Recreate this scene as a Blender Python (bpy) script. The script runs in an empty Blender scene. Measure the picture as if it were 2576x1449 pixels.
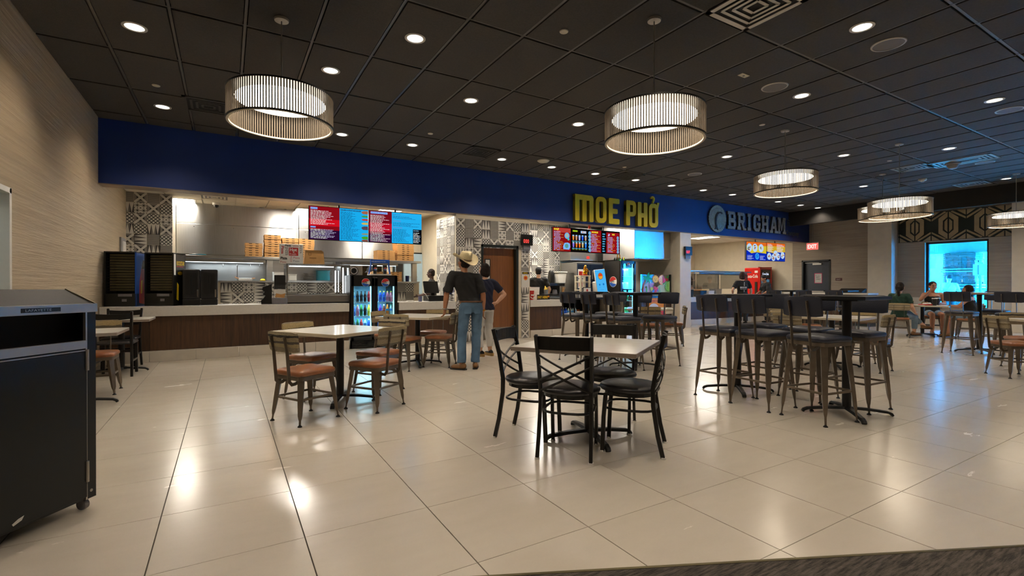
import bpy, bmesh, math, random
import numpy as np
from mathutils import Vector, Matrix
random.seed(11)
SC = bpy.context.scene
COL = SC.collection
PI = math.pi

# ---------------------------------------------------------------- camera, world, exposure
cam_d = bpy.data.cameras.new('camera')
cam_d.sensor_width = 36.0
cam_d.lens = 36.0 * 1214.07 / 2576.0
cam_d.clip_end = 200
cam = bpy.data.objects.new('camera', cam_d)
COL.objects.link(cam)
cam.location = (0, 0, 1.188)
cam.rotation_euler = (PI / 2 - 0.0031, 0, -0.5349)
SC.camera = cam
SC.view_settings.view_transform = 'Standard'
SC.view_settings.look = 'None'
SC.view_settings.exposure = 0.0
SC.view_settings.gamma = 1.0
SC.view_settings.use_curve_mapping = False
SC.cycles.use_denoising = True
SC.cycles.max_bounces = 8
SC.cycles.transparent_max_bounces = 16
SC.cycles.sample_clamp_indirect = 10.0
SC.cycles.caustics_reflective = False
SC.cycles.caustics_refractive = False
world = bpy.data.worlds.new('daylight')
SC.world = world
world.use_nodes = True
wn = world.node_tree.nodes['Background']
wn.inputs['Color'].default_value = (0.006, 0.34, 1.0, 1)   # daylight far bluer than the warm lamps
wn.inputs['Strength'].default_value = 430.0
sun_d = bpy.data.lights.new('sun', 'SUN'); sun_d.energy = 300; sun_d.color = (.05, .46, 1.0); sun_d.angle = .01      # beyond the canopy outside the patio window
sun = bpy.data.objects.new('sun', sun_d); COL.objects.link(sun)
sun.rotation_euler = (0, math.radians(38), math.radians(-35))
E_SPOT = 112.0      # watts of one recessed ceiling spot
E_PEND = 12.0       # emission of a pendant diffuser
E_KIT = 68.0       # watts of one kitchen troffer
WARM = (1.0, 0.85, 0.68)
KITW = (1.0, 0.92, 0.80)


# ---------------------------------------------------------------- materials
def lin(c):
    if isinstance(c, str):
        c = [int(c[i:i + 2], 16) / 255 for i in (0, 2, 4)]
    return tuple((x / 12.92 if x <= 0.04045 else ((x + 0.055) / 1.055) ** 2.4) for x in c)


class S:
    """a shader value with arithmetic: writes math nodes"""
    def __init__(s, t, k):
        s.t = t; s.k = k

    def op(s, o, b=None, c=None):
        n = s.t.nodes.new('ShaderNodeMath'); n.operation = o
        for i, x in enumerate((s, b, c)):
            if x is None: continue
            if isinstance(x, S): s.t.links.new(x.k, n.inputs[i])
            else: n.inputs[i].default_value = x
        return S(s.t, n.outputs[0])

    def __add__(s, b): return s.op('ADD', b)
    def __sub__(s, b): return s.op('SUBTRACT', b)
    def __mul__(s, b): return s.op('MULTIPLY', b)
    def abs(s): return s.op('ABSOLUTE')
    def fr(s): return s.op('FRACT')
    def fl(s): return s.op('FLOOR')
    def lt(s, b): return s.op('LESS_THAN', b)
    def gt(s, b): return s.op('GREATER_THAN', b)
    def mx(s, b): return s.op('MAXIMUM', b)
    def mn(s, b): return s.op('MINIMUM', b)


def tree(name):
    m = bpy.data.materials.new(name); m.use_nodes = True
    t = m.node_tree
    return m, t, t.nodes['Principled BSDF']


def mixc(t, f, a, b):
    n = t.nodes.new('ShaderNodeMix'); n.data_type = 'RGBA'
    if isinstance(f, S): t.links.new(f.k, n.inputs[0])
    else: n.inputs[0].default_value = f
    for i, x in ((6, a), (7, b)):
        if isinstance(x, tuple): n.inputs[i].default_value = (*x[:3], 1)
        else: t.links.new(x, n.inputs[i])
    return n.outputs[2]


def noise(t, scale, stretch=(1, 1, 1), detail=3, coord='Object', rough=.55):
    tc = t.nodes.new('ShaderNodeTexCoord')
    mp = t.nodes.new('ShaderNodeMapping'); mp.inputs['Scale'].default_value = stretch
    if coord == 'World': t.links.new(t.nodes.new('ShaderNodeNewGeometry').outputs['Position'], mp.inputs[0])
    else: t.links.new(tc.outputs[coord], mp.inputs[0])
    n = t.nodes.new('ShaderNodeTexNoise'); n.inputs['Scale'].default_value = scale
    n.inputs['Detail'].default_value = detail; n.inputs['Roughness'].default_value = rough
    t.links.new(mp.outputs[0], n.inputs['Vector'])
    return S(t, n.outputs[0])


def ramp(t, f, lo, hi):
    n = t.nodes.new('ShaderNodeMapRange'); t.links.new(f.k, n.inputs[0])
    n.inputs[1].default_value = lo; n.inputs[2].default_value = hi
    return S(t, n.outputs[0])


def bump(t, b, h, strength, dist=.01):
    n = t.nodes.new('ShaderNodeBump'); n.inputs['Strength'].default_value = strength
    n.inputs['Distance'].default_value = dist
    t.links.new(h.k, n.inputs['Height']); t.links.new(n.outputs[0], b.inputs['Normal'])


def pm(name, col, rough=.5, metal=0., var=.08, scale=6., stretch=(1, 1, 1), bmp=None, spec=.5, coat=0., col2=None, emit=0.):
    """plain surface with a noise-driven tint; bmp=(scale, strength, stretch)"""
    m, t, b = tree(name)
    c = lin(col)
    c2 = lin(col2) if col2 else tuple(min(1, x * (1 + var)) for x in c)
    c1 = tuple(x * (1 - var) for x in c) if not col2 else c
    f = ramp(t, noise(t, scale, stretch), .35, .65)
    k = mixc(t, f, c1, c2)
    t.links.new(k, b.inputs['Base Color'])
    b.inputs['Roughness'].default_value = rough; b.inputs['Metallic'].default_value = metal
    b.inputs['Specular IOR Level'].default_value = spec
    b.inputs['Coat Weight'].default_value = coat
    if emit:
        t.links.new(k, b.inputs['Emission Color']); b.inputs['Emission Strength'].default_value = emit
    if bmp: bump(t, b, noise(t, bmp[0], bmp[2] if len(bmp) > 2 else (1, 1, 1), 5), bmp[1])
    return m


def em(name, col, s):
    m, t, b = tree(name)
    t.nodes.remove(b)
    e = t.nodes.new('ShaderNodeEmission'); e.inputs['Strength'].default_value = s
    c = lin(col) if isinstance(col, str) else col
    f = ramp(t, noise(t, 3.0), .3, .7)
    t.links.new(mixc(t, f, tuple(x * .97 for x in c), c), e.inputs['Color'])
    t.links.new(e.outputs[0], t.nodes['Material Output'].inputs[0])
    return m


def glassy(name, tint=(1, 1, 1), refl=.08, rough=.02):
    m, t, b = tree(name)
    t.nodes.remove(b)
    tr = t.nodes.new('ShaderNodeBsdfTransparent'); tr.inputs[0].default_value = (*tint, 1)
    gl = t.nodes.new('ShaderNodeBsdfGlossy'); gl.inputs['Roughness'].default_value = rough
    lw = t.nodes.new('ShaderNodeLayerWeight'); lw.inputs[0].default_value = .35
    f = S(t, lw.outputs['Fresnel']) * .7 + refl * .4
    mx = t.nodes.new('ShaderNodeMixShader')
    t.links.new(f.k, mx.inputs[0]); t.links.new(tr.outputs[0], mx.inputs[1]); t.links.new(gl.outputs[0], mx.inputs[2])
    t.links.new(mx.outputs[0], t.nodes['Material Output'].inputs[0])
    return m


def m_steel(name, base=.62, rough=.28, stretch=(1, 1, 40), aniso=0.):
    m, t, b = tree(name)
    n = noise(t, 3.0, stretch, 6)
    big = noise(t, 1.3, (1, 1, .6), 3)
    k = mixc(t, ramp(t, n, .3, .7), (base * .86, base * .84, base * .80), (base, base * .985, base * .95))
    t.links.new(k, b.inputs['Base Color'])
    b.inputs['Metallic'].default_value = 1.
    r = ramp(t, n, 0, 1) * .12 + (rough - .06)
    t.links.new(r.k, b.inputs['Roughness'])
    bump(t, b, big, .25, .05)
    if aniso:
        tg = t.nodes.new('ShaderNodeTangent'); tg.direction_type = 'RADIAL'; tg.axis = 'Z'
        t.links.new(tg.outputs[0], b.inputs['Tangent']); b.inputs['Anisotropic'].default_value = aniso; b.inputs['Anisotropic Rotation'].default_value = .25
    return m


def m_wood(name, c1, c2, rough=.45, grain=(26, 26, 1.2), scale=1.6):
    m, t, b = tree(name)
    n = noise(t, scale, grain, 6, 'World', .65)
    o = t.nodes.new('ShaderNodeObjectInfo')
    sh = S(t, o.outputs['Random']) * .24 - .12
    k = mixc(t, ramp(t, n + sh, .3, .7), lin(c1), lin(c2))
    t.links.new(k, b.inputs['Base Color']); b.inputs['Roughness'].default_value = rough
    bump(t, b, n, .08, .004)
    return m


def m_floor():
    m, t, b = tree('floor_porcelain')
    n = noise(t, 1.4, (1, 3.2, 1), 6, 'World', .6)
    n2 = noise(t, 5.0, (1, 2.2, 1), 5, 'World')
    o = t.nodes.new('ShaderNodeObjectInfo')
    sh = S(t, o.outputs['Random']) * .18 - .09
    k = mixc(t, ramp(t, n * .7 + n2 * .3 + sh, .25, .8), lin('cbc1b2'), lin('d6cdbf'))
    t.links.new(k, b.inputs['Base Color'])
    b.inputs['Specular IOR Level'].default_value = .72
    r = ramp(t, n, .2, .8) * .03 + .25
    t.links.new(r.k, b.inputs['Roughness'])
    b.inputs['Coat Weight'].default_value = .75; b.inputs['Coat Roughness'].default_value = .18; b.inputs['Coat IOR'].default_value = 1.6
    return m


def m_wallpaper(name, c1, c2, axis=1):
    """grasscloth: long uneven horizontal ridges along the wall"""
    m, t, b = tree(name)
    st = (1, .4, 15) if axis == 1 else (.4, 1, 15)
    n = noise(t, 1.6, st, 5, rough=.7)
    st2 = (1, 1.2, 42) if axis == 1 else (1.2, 1, 42)
    n2 = noise(t, 1.5, st2, 4)
    h = n * .65 + n2 * .35
    k = mixc(t, ramp(t, h, .32, .68), lin(c1), lin(c2))
    t.links.new(k, b.inputs['Base Color']); b.inputs['Roughness'].default_value = .6
    bump(t, b, h, .75, .02)
    return m


def uvxy(t):
    u = t.nodes.new('ShaderNodeUVMap'); s = t.nodes.new('ShaderNodeSeparateXYZ')
    t.links.new(u.outputs[0], s.inputs[0])
    return S(t, s.outputs[0]), S(t, s.outputs[1])


WHITE, BLACKT, GREY, DGREY = lin('d8d4cb'), lin('1f1e1d'), lin('87837d'), lin('4a4745')


def m_tile(kind):
    m, t, b = tree('encaustic_tile_' + kind)
    u, v = uvxy(t)
    if kind == 'lattice':
        p = ((u + v) * 3.0).fr() - .5; q = ((u - v) * 3.0 + 10.0).fr() - .5
        k = mixc(t, (p.abs().mn(q.abs())).lt(.13), WHITE, BLACKT)
    elif kind == 'dots':
        p = (u * 11.0).fr() - .5; q = (v * 11.0).fr() - .5
        r = p * p + q * q
        k = mixc(t, r.lt(.07), lin('77736d'), lin('b4b0a8'))
    elif kind == 'flower':
        p = (u * 2.0).fr() - .5; q = (v * 2.0).fr() - .5
        d = (p - q).abs().mn((p + q).abs()); a = p.abs().mn(q.abs())
        r = p * p + q * q
        ln = (d.lt(.05) * r.lt(.12)).mx(a.lt(.035)).mx(r.lt(.018)).mx((p.abs().gt(.40)) * (q.abs().gt(.40)))
        k = mixc(t, ln, WHITE, lin('34322f'))
    elif kind == 'cross':
        p = (u - .5).abs(); q = (v - .5).abs()
        band = (p - q).abs().lt(.14)
        tip = (p.mx(q)).gt(.30)
        inner = mixc(t, tip, lin('2f2d2c'), GREY)
        k = mixc(t, band, inner, WHITE)
    else:   # spikes
        w = (u * 3.0).fr(); c = (u * 3.0).fl()
        d = (w - .5).abs() * 2.0
        tri = d.lt(v)
        alt = (c * .5).fr().gt(.2)
        k = mixc(t, tri, mixc(t, alt, DGREY, GREY), WHITE)
    t.links.new(k, b.inputs['Base Color']); b.inputs['Roughness'].default_value = .38
    return m


def m_stripe(name, rows, scale, speck=None, rough=.75):
    """woven bands across the upholstery (object Z)"""
    m, t, b = tree(name)
    tc = t.nodes.new('ShaderNodeTexCoord'); s = t.nodes.new('ShaderNodeSeparateXYZ')
    t.links.new(tc.outputs['Object'], s.inputs[0])
    z = S(t, s.outputs[2]); n = noise(t, 14, (1, 1, 9), 3)
    f = ((z * scale + n * .12)).fr()
    k = lin(rows[0][1])
    for lim, c in rows[1:]:
        k = mixc(t, f.gt(lim), k, lin(c))
    fine = noise(t, 60, (1, 1, 8), 2)
    k = mixc(t, ramp(t, fine, .35, .7) * .55, k, lin('3b342d' if not speck else speck))
    t.links.new(k, b.inputs['Base Color']); b.inputs['Roughness'].default_value = rough
    bump(t, b, fine, .3, .004)
    return m


def m_carpet():
    m, t, b = tree('streaked_carpet')
    n = noise(t, 7, (1.0, 9, 1), 5, rough=.7); n2 = noise(t, 160, (1, 1, 1), 2)
    k = mixc(t, ramp(t, n, .38, .62), lin('26211d'), lin('5c544c'))
    t.links.new(k, b.inputs['Base Color']); b.inputs['Roughness'].default_value = .95
    bump(t, b, n2, .6, .006)
    return m


def m_stone():
    m, t, b = tree('ledge_stone')
    o = t.nodes.new('ShaderNodeObjectInfo')
    n = noise(t, 9, (1, 1, 3), 5)
    k = mixc(t, (n * .6 + S(t, o.outputs['Random']) * .5), lin('1f1f1f'), lin('565452'))
    t.links.new(k, b.inputs['Base Color']); b.inputs['Roughness'].default_value = .85
    bump(t, b, n, .6, .02)
    return m


M = dict(
    floor=m_floor(), quarry=pm('pale_kitchen_floor', 'cfc7b8', .5), grout=pm('dark_grout', '4b443c', .9),
    carpet=m_carpet(), strip=pm('brass_strip', '6f664a', .4, .6),
    paper=m_wallpaper('beige_grasscloth', 'a59276', 'c4b294'), paper2=m_wallpaper('taupe_grasscloth', '97897a', 'b3a796'),
    plain=pm('warm_white_paint', 'd9d2c4', .7, var=.03), cream=pm('cream_paint', 'd6cab2', .7, var=.03), kitw=pm('kitchen_wall_paint', 'd2c6ae', .6, var=.03),
    navy=pm('navy_paint', '0b2c6e', .55, var=.05, scale=2), header_trim=pm('header_edge_trim', '8d7c6c', .4, .3),
    ceil=pm('black_ceiling_tile', '3a3733', .85, var=.15, scale=60, bmp=(180, .25)), tbar=pm('black_ceiling_grid', '4a4845', .36, .2),
    kceil=pm('white_ceiling_tile', 'e6dfd0', .8, var=.04, scale=40), kbar=pm('white_ceiling_grid', 'd8d0c0', .5),
    bulk=pm('black_bulkhead_paint', '191715', .85),
    wood=m_wood('walnut_laminate', '332012', '543820'), doorwood=m_wood('oak_door_veneer', '6e4322', '8d5a30', .4, (14, 14, .7)),
    quartz=pm('white_quartz', 'd9d5cc', .22, var=.03, scale=30), curb=pm('pale_curb_tile', 'd3cabb', .3, var=.05, scale=4),
    table=pm('white_laminate_top', 'dedad0', .16, var=.03, scale=9), tabedge=pm('taupe_table_edge', '8f837a', .4, var=.05), tabedge2=pm('cream_table_edge', 'c9bfa8', .4, var=.05),
    black=pm('black_powdercoat', '141312', .32, .3, var=.1, spec=.6), iron=pm('black_cast_iron', '121211', .42, .3, var=.15, scale=20, bmp=(90, .2)),
    gun=pm('gunmetal_lacquer', '6a6054', .36, .6, var=.14, scale=9), gund=pm('dark_gunmetal', '3d372f', .4, .7, var=.12),
    leather=pm('tan_leatherette', '8a5430', .30, var=.14, scale=11, bmp=(120, .15), spec=.6),
    blackvinyl=pm('black_vinyl', '17161a', .30, var=.12, bmp=(90, .15), spec=.6), navyvinyl=pm('navy_vinyl', '1d2130', .42, var=.12, bmp=(110, .2), spec=.5),
    fabric=m_stripe('striped_tweed', [(0, '8c7f68'), (.22, 'a8976f'), (.40, '4f483f'), (.52, '9c8c6c'), (.74, '2d2722'), (.86, 'a89a7c')], 6.2),
    fabric2=m_stripe('pale_banded_tweed', [(0, '8f8672'), (.2, 'b3a27a'), (.42, '6e675b'), (.55, 'a79a7f'), (.78, '8a7a5a'), (.9, 'b7ab92')], 5.4),
    fabric3=m_stripe('brown_banded_tweed', [(0, '9b8c70'), (.3, '57503f'), (.45, 'b09b6c'), (.7, '8f8268')], 4.6),
    chrome=pm('polished_chrome', 'd0cfcc', .12, 1., var=.03), steel=m_steel('brushed_steel', .52, .3), steelv=m_steel('hood_steel', .60, .30, (40, 40, 1), .8), steelb=m_steel('dim_steel', .40, .34),
    alu=pm('satin_aluminium', 'b6b1a8', .36, .7, var=.06), rubber=pm('black_rubber', '0d0d0d', .6),
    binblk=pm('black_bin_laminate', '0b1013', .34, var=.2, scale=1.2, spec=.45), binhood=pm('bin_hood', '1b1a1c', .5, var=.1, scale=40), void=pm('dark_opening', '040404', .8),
    plastic=pm('black_plastic', '141414', .3, var=.1), plasticg=pm('charcoal_plastic', '232325', .34, var=.1), white=pm('white_plastic', 'dddad2', .35, var=.03), greyp=pm('grey_plastic', '77757a', .4),
    kraft=pm('kraft_card', 'b98a52', .8, var=.08, scale=14), kraftd=pm('kraft_card_dark', '8a6030', .8), slot=pm('slot_shadow_board', '3a2617', .9), paperw=pm('white_paper', 'd9d6cf', .7, var=.02),
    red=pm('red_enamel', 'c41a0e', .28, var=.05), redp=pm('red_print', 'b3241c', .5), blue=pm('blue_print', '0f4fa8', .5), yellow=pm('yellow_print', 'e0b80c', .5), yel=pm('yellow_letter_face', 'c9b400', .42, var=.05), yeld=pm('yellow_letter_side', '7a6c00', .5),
    orange=pm('orange_print', 'df8a18', .5), green=pm('green_print', '3f9a3a', .5), lime=pm('lime_print', '9fd089', .5), dgreen=pm('dark_green_print', '0f7a4c', .5), pink=pm('pink_print', 'd03a6a', .5), brown=pm('brown_print', '7a4a22', .6), peach=pm('peach_print', 'efb98a', .6), teal=pm('teal_enamel', '12788a', .3),
    signgrey=pm('weathered_letter_face', '8d8a80', .6, .2, var=.25, scale=14), signdk=pm('dark_letter_edge', '2a2a28', .6), emb=pm('emblem_face', '8a9080', .5, .1, var=.2, scale=9),
    doorgrey=pm('slate_door_paint', '343a45', .45, var=.05), frameblk=pm('dark_frame_paint', '1b221f', .4), zinc=pm('kick_plate', '9b9488', .34, .9, var=.08),
    skin=pm('skin_tan', 'b07a5a', .5, var=.07, scale=14), skinl=pm('skin_light', 'd0a083', .5, var=.06, scale=14), skind=pm('skin_dark', '4a3228', .5),
    hairb=pm('dark_brown_hair', '1c1210', .68, spec=.25, var=.35, scale=30, stretch=(1, 1, .2), bmp=(60, .6, (1, 1, .15))), hairm=pm('brown_hair', '3a2318', .65, spec=.25, var=.3, scale=30, stretch=(1, 1, .2), bmp=(60, .6, (1, 1, .15))),
    denim=pm('blue_denim', '4d6a86', .85, var=.22, scale=5, bmp=(120, .35)), denim2=pm('faded_denim', '6d8294', .85, var=.2, scale=6, bmp=(120, .3)), whitec=pm('white_cotton', 'dcd8d2', .85, var=.04, bmp=(20, .3)),
    blackc=pm('black_cotton', '161516', .85, var=.15, bmp=(18, .5)), navyc=pm('navy_cotton', '12162e', .85, var=.1, bmp=(18, .4)), greenc=pm('dark_green_cotton', '16352a', .85, var=.1, bmp=(18, .4)), greyc=pm('charcoal_cotton', '2b2a2c', .85, var=.1), charc=pm('dark_work_clothes', '1d1e22', .85),
    straw=pm('straw_hat', 'd8c9a0', .7, var=.08, scale=60, bmp=(200, .4)), beltl=pm('brown_belt_leather', '5a3a20', .5), boot=pm('tan_boot_leather', '7a5632', .45, var=.15), cork=pm('cork_wedge', '9a7a48', .8, var=.2, scale=60), gold=pm('gold_figurine', 'c98a1a', .25, .8, var=.2, scale=20),
    pane=glassy('clear_pane', (.97, .98, .98)), winpane=glassy('window_pane', (.95, .97, 1.0), .12),
    slat=pm('pendant_slat', '6a5d4e', .5, .0, var=.05), rim=pm('black_pendant_rim', '15130f', .4), rimw=pm('pendant_lower_ring', 'd8cdb8', .5),
    diff=em('pendant_diffuser', (1.0, .86, .66), E_PEND), lamp=em('downlight_lens', (1.0, .92, .82), 4.), trof=em('troffer_lens', (1.0, .95, .86), 7.), led=em('cold_led_strip', (.75, .9, 1.0), 5.), ledw=em('case_led', (.92, .97, 1.0), 6.), ledred=em('red_led', (1.0, .06, .05), 2.2),
    exitr=em('exit_sign_face', (1.0, .12, .10), 1.6), exitw=em('exit_sign_letters', (1.0, .55, .50), 2.2), canopy=pm('canopy_soffit', '8a8a86', .7), patio=pm('patio_concrete', 'a8a49c', .85, var=.1), stone=m_stone(), stucco=pm('pale_stucco', '4a4844', .9),
    pgreen=pm('panel_dark_green', '0d1a16', .6), pbeige=pm('panel_beige', 'a08d6c', .6, var=.06), niche=pm('grey_niche', '8f8f8f', .6),
    curtain=pm('frosted_cubicle_tile', 'b4c0bb', .3, var=.06, scale=5), freezer=pm('pale_blue_door', 'a9c3d2', .4, var=.03), beigeplate=pm('beige_plate', 'cfc6b0', .5), dispb=pm('dark_drink_rack', '0f100b', .38, var=.2), rackg=pm('olive_wire', '55503a', .4, .5),
)
for kk in ('lattice', 'dots', 'flower', 'cross', 'spikes'):
    M['t_' + kk] = m_tile(kk)
SCR = {}


def scr(hexc, s=1.0):
    """a colour of a lit screen"""
    if (hexc, s) not in SCR: SCR[(hexc, s)] = em('screen_' + hexc, hexc, s)
    return SCR[(hexc, s)]


INK = {}


def ink(hexc, rough=.5):
    if hexc not in INK: INK[hexc] = pm('print_' + hexc, hexc, rough, var=.03)
    return INK[hexc]


# ---------------------------------------------------------------- mesh helpers
class MB:
    def __init__(s):
        s.v = []; s.f = []; s.mi = []; s.mats = []; s.T = Matrix(); s.uvs = {}

    def slot(s, m):
        if m is None: return 0
        if m not in s.mats: s.mats.append(m)
        return s.mats.index(m)

    def add(s, vs, fs, m=None, uv=None):
        b = len(s.v); k = s.slot(m)
        s.v += [tuple(s.T @ Vector(p)) for p in vs]
        for f in fs:
            if uv: s.uvs[len(s.f)] = uv
            s.f.append([b + i for i in f]); s.mi.append(k)
        return s

    def box(s, a, b, m=None):
        x0, y0, z0 = a; x1, y1, z1 = b
        return s.add([(x0, y0, z0), (x1, y0, z0), (x1, y1, z0), (x0, y1, z0), (x0, y0, z1), (x1, y0, z1), (x1, y1, z1), (x0, y1, z1)],
                     [(0, 3, 2, 1), (4, 5, 6, 7), (0, 1, 5, 4), (1, 2, 6, 5), (2, 3, 7, 6), (3, 0, 4, 7)], m)

    def bar(s, p, q, w, h, m=None, up=(0, 0, 1)):
        """square bar between two points"""
        p, q = Vector(p), Vector(q); d = (q - p).normalized(); u = Vector(up)
        if abs(d.dot(u)) > .98: u = Vector((0, 1, 0))
        x = d.cross(u).normalized(); y = x.cross(d)
        c = []
        for o in (p, q):
            for i, j in ((-1, -1), (1, -1), (1, 1), (-1, 1)): c.append(o + x * i * w / 2 + y * j * h / 2)
        return s.add(c, [(3, 2, 1, 0), (4, 5, 6, 7), (0, 1, 5, 4), (1, 2, 6, 5), (2, 3, 7, 6), (3, 0, 4, 7)], m)

    def sweep(s, pts, secs, m=None, up=(0, 0, 1), closed=False, caps=True):
        """pts: path; secs: one 2-D outline or one per point"""
        pts = [Vector(p) for p in pts]; n = len(pts)
        if not isinstance(secs[0][0], (tuple, list)): secs = [secs] * n
        k = len(secs[0]); vs = []; x = None
        for i, p in enumerate(pts):
            a = pts[(i - 1) % n] if closed or i else p; b = pts[(i + 1) % n] if closed or i < n - 1 else p
            d = (b - a).normalized()
            if x is None:
                u = Vector(up)
                if abs(d.dot(u)) > .95: u = Vector((0, 1, 0)) if abs(d.y) < .9 else Vector((1, 0, 0))
                x = d.cross(u).normalized()
            else:
                x = (x - d * x.dot(d)).normalized()
            y = x.cross(d)
            vs += [p + x * q[0] + y * q[1] for q in secs[i]]
        fs = []
        for i in range(n if closed else n - 1):
            j = (i + 1) % n
            for c in range(k):
                e = (c + 1) % k
                fs.append((i * k + c, i * k + e, j * k + e, j * k + c))
        if caps and not closed:
            fs.append(tuple(range(k))[::-1]); fs.append(tuple((n - 1) * k + c for c in range(k)))
        return s.add(vs, fs, m)

    def tube(s, pts, r, n=10, m=None, closed=False, up=(0, 0, 1)):
        rs = r if isinstance(r, (list, tuple)) else [r] * len(pts)
        return s.sweep(pts, [[(q * math.cos(2 * PI * i / n), q * math.sin(2 * PI * i / n)) for i in range(n)] for q in rs], m, up, closed)

    def cyl(s, p, q, r, r2=None, n=14, m=None):
        return s.tube([p, q], [r, r if r2 is None else r2], n, m)

    def lathe(s, prof, c=(0, 0, 0), n=20, m=None, sq=1.0, ends=True):
        """prof: (radius, z) pairs; sq squashes y"""
        vs = []; fs = []
        for r, z in prof:
            for i in range(n):
                a = 2 * PI * i / n
                vs.append((c[0] + r * math.cos(a), c[1] + r * math.sin(a) * sq, c[2] + z))
        for j in range(len(prof) - 1):
            for i in range(n):
                e = (i + 1) % n
                fs.append((j * n + i, j * n + e, (j + 1) * n + e, (j + 1) * n + i))
        ends = ends and prof[0] != prof[-1]
        if ends and prof[0][0] > 1e-5: fs.append(tuple(range(n))[::-1])
        if ends and prof[-1][0] > 1e-5: fs.append(tuple((len(prof) - 1) * n + i for i in range(n)))
        return s.add(vs, fs, m)

    def ell(s, c, r, m=None, R=None, n=14):
        c = Vector(c); vs = []; fs = []; k = n // 2 + 1
        for j in range(k):
            t = PI * j / (k - 1)
            for i in range(n):
                a = 2 * PI * i / n
                p = Vector((r[0] * math.sin(t) * math.cos(a), r[1] * math.sin(t) * math.sin(a), -r[2] * math.cos(t)))
                vs.append(c + (R @ p if R else p))
        for j in range(k - 1):
            for i in range(n):
                e = (i + 1) % n
                fs.append((j * n + i, j * n + e, (j + 1) * n + e, (j + 1) * n + i))
        return s.add(vs, fs, m)

    def cap(s, p, q, r, r2=None, n=12, ends=(1, 1), m=None):
        """tapered limb with rounded ends"""
        r2 = r if r2 is None else r2
        p, q = Vector(p), Vector(q)
        s.tube([p, p.lerp(q, .5), q], [r, (r + r2) / 2, r2], n, m)
        if ends[0]: s.ell(p, (r, r, r), m, n=n)
        if ends[1]: s.ell(q, (r2, r2, r2), m, n=n)
        return s

    def prism(s, poly, a, b, plane='xz', m=None, side=None):
        """extrude a 2-D polygon; plane xz extrudes along y, xy along z, yz along x"""
        def P(p, h):
            return {'xz': (p[0], h, p[1]), 'xy': (p[0], p[1], h), 'yz': (h, p[0], p[1])}[plane]
        n = len(poly)
        vs = [P(p, a) for p in poly] + [P(p, b) for p in poly]
        s.add(vs, [tuple(range(n))[::-1], tuple(range(n, 2 * n))], m)
        return s.add(vs, [(i, (i + 1) % n, n + (i + 1) % n, n + i) for i in range(n)], side or m)

    def quad(s, a, b, c, d, m=None, uv=((0, 0), (1, 0), (1, 1), (0, 1))):
        return s.add([a, b, c, d], [(0, 1, 2, 3)], m, uv)

    def text(s, body, size, m=None, T=None, depth=0.0, align='LEFT', bold=0.0, sx=1.0):
        """lettering in the local xz plane, facing -y, baseline at the origin"""
        vs, fs = text_geo(body, size, depth, align, bold)
        T = T or Matrix()
        return s.add([T @ Vector((x * sx, -z, y)) for x, y, z in vs], fs, m)

    def mesh(s, name, smooth=0, weld=False):
        me = bpy.data.meshes.new(name)
        me.from_pydata(s.v, [], s.f)
        for m in s.mats: me.materials.append(m)
        if s.mats:
            me.polygons.foreach_set('material_index', s.mi)
        if s.uvs:
            uvl = me.uv_layers.new(name='UVMap')
            for p in me.polygons:
                q = s.uvs.get(p.index)
                if q:
                    for k, li in enumerate(p.loop_indices): uvl.data[li].uv = q[k % len(q)]
        bm = bmesh.new(); bm.from_mesh(me)
        if weld: bmesh.ops.remove_doubles(bm, verts=bm.verts, dist=1e-5)
        bmesh.ops.recalc_face_normals(bm, faces=bm.faces)
        bm.to_mesh(me); bm.free()
        if smooth:
            me.polygons.foreach_set('use_smooth', [True] * len(me.polygons))
            me.set_sharp_from_angle(angle=math.radians(smooth))
        me.update()
        return me

    def build(s, name, mat=None, parent=None, smooth=0, bevel=0, seg=2, weld=False):
        if mat is not None and not s.mats: s.slot(mat)
        o = bpy.data.objects.new(name, s.mesh(name, smooth, weld or bool(bevel)))
        COL.objects.link(o)
        if parent: adopt(o, parent)
        if bevel:
            b = o.modifiers.new('Bevel', 'BEVEL'); b.width = bevel; b.segments = seg; b.limit_method = 'ANGLE'; b.angle_limit = .6
            b.harden_normals = False
        return o


_tx = {}
WORK = bpy.data.scenes.new('work')       # scratch scene for text outlines and fused bodies, removed at the end



def evaluated(data, mods=None):
    o = bpy.data.objects.new('work', data); WORK.collection.objects.link(o)
    if mods: mods(o)
    vl = WORK.view_layers[0]; vl.update(); WDG = vl.depsgraph
    me = bpy.data.meshes.new_from_object(o.evaluated_get(WDG))
    bpy.data.objects.remove(o)
    return me


def text_geo(body, size, depth, align, bold):
    key = (body, size, depth, align, bold)
    if key in _tx: return _tx[key]
    cu = bpy.data.curves.new('lettering', 'FONT')
    cu.body = body; cu.size = size; cu.extrude = depth; cu.align_x = align; cu.resolution_u = 2; cu.offset = bold
    me = evaluated(cu)
    r = ([tuple(v.co) for v in me.vertices], [tuple(p.vertices) for p in me.polygons])
    bpy.data.curves.remove(cu); bpy.data.meshes.remove(me)
    _tx[key] = r
    return r


def tag(o, label=None, cat=None, group=None, kind=None):
    if label: o['label'] = label
    if cat: o['category'] = cat
    if group: o['group'] = group
    if kind: o['kind'] = kind
    return o


def thing(name, label, cat, loc=(0, 0, 0), rz=0, group=None):
    o = bpy.data.objects.new(name, None); COL.objects.link(o)
    o.empty_display_size = .1
    o.location = loc; o.rotation_euler = (0, 0, rz)
    return tag(o, label, cat, group)


def struct(name, mb, mat=None, parent=None, **k):
    o = mb.build(name, mat, parent, **k)
    if parent is None: o['kind'] = 'structure'
    return o


KIDS = {}


def adopt(o, p):
    o.parent = p
    KIDS.setdefault(p.name, []).append(o)


def kids(o):
    return list(KIDS.get(o.name, ()))


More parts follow.
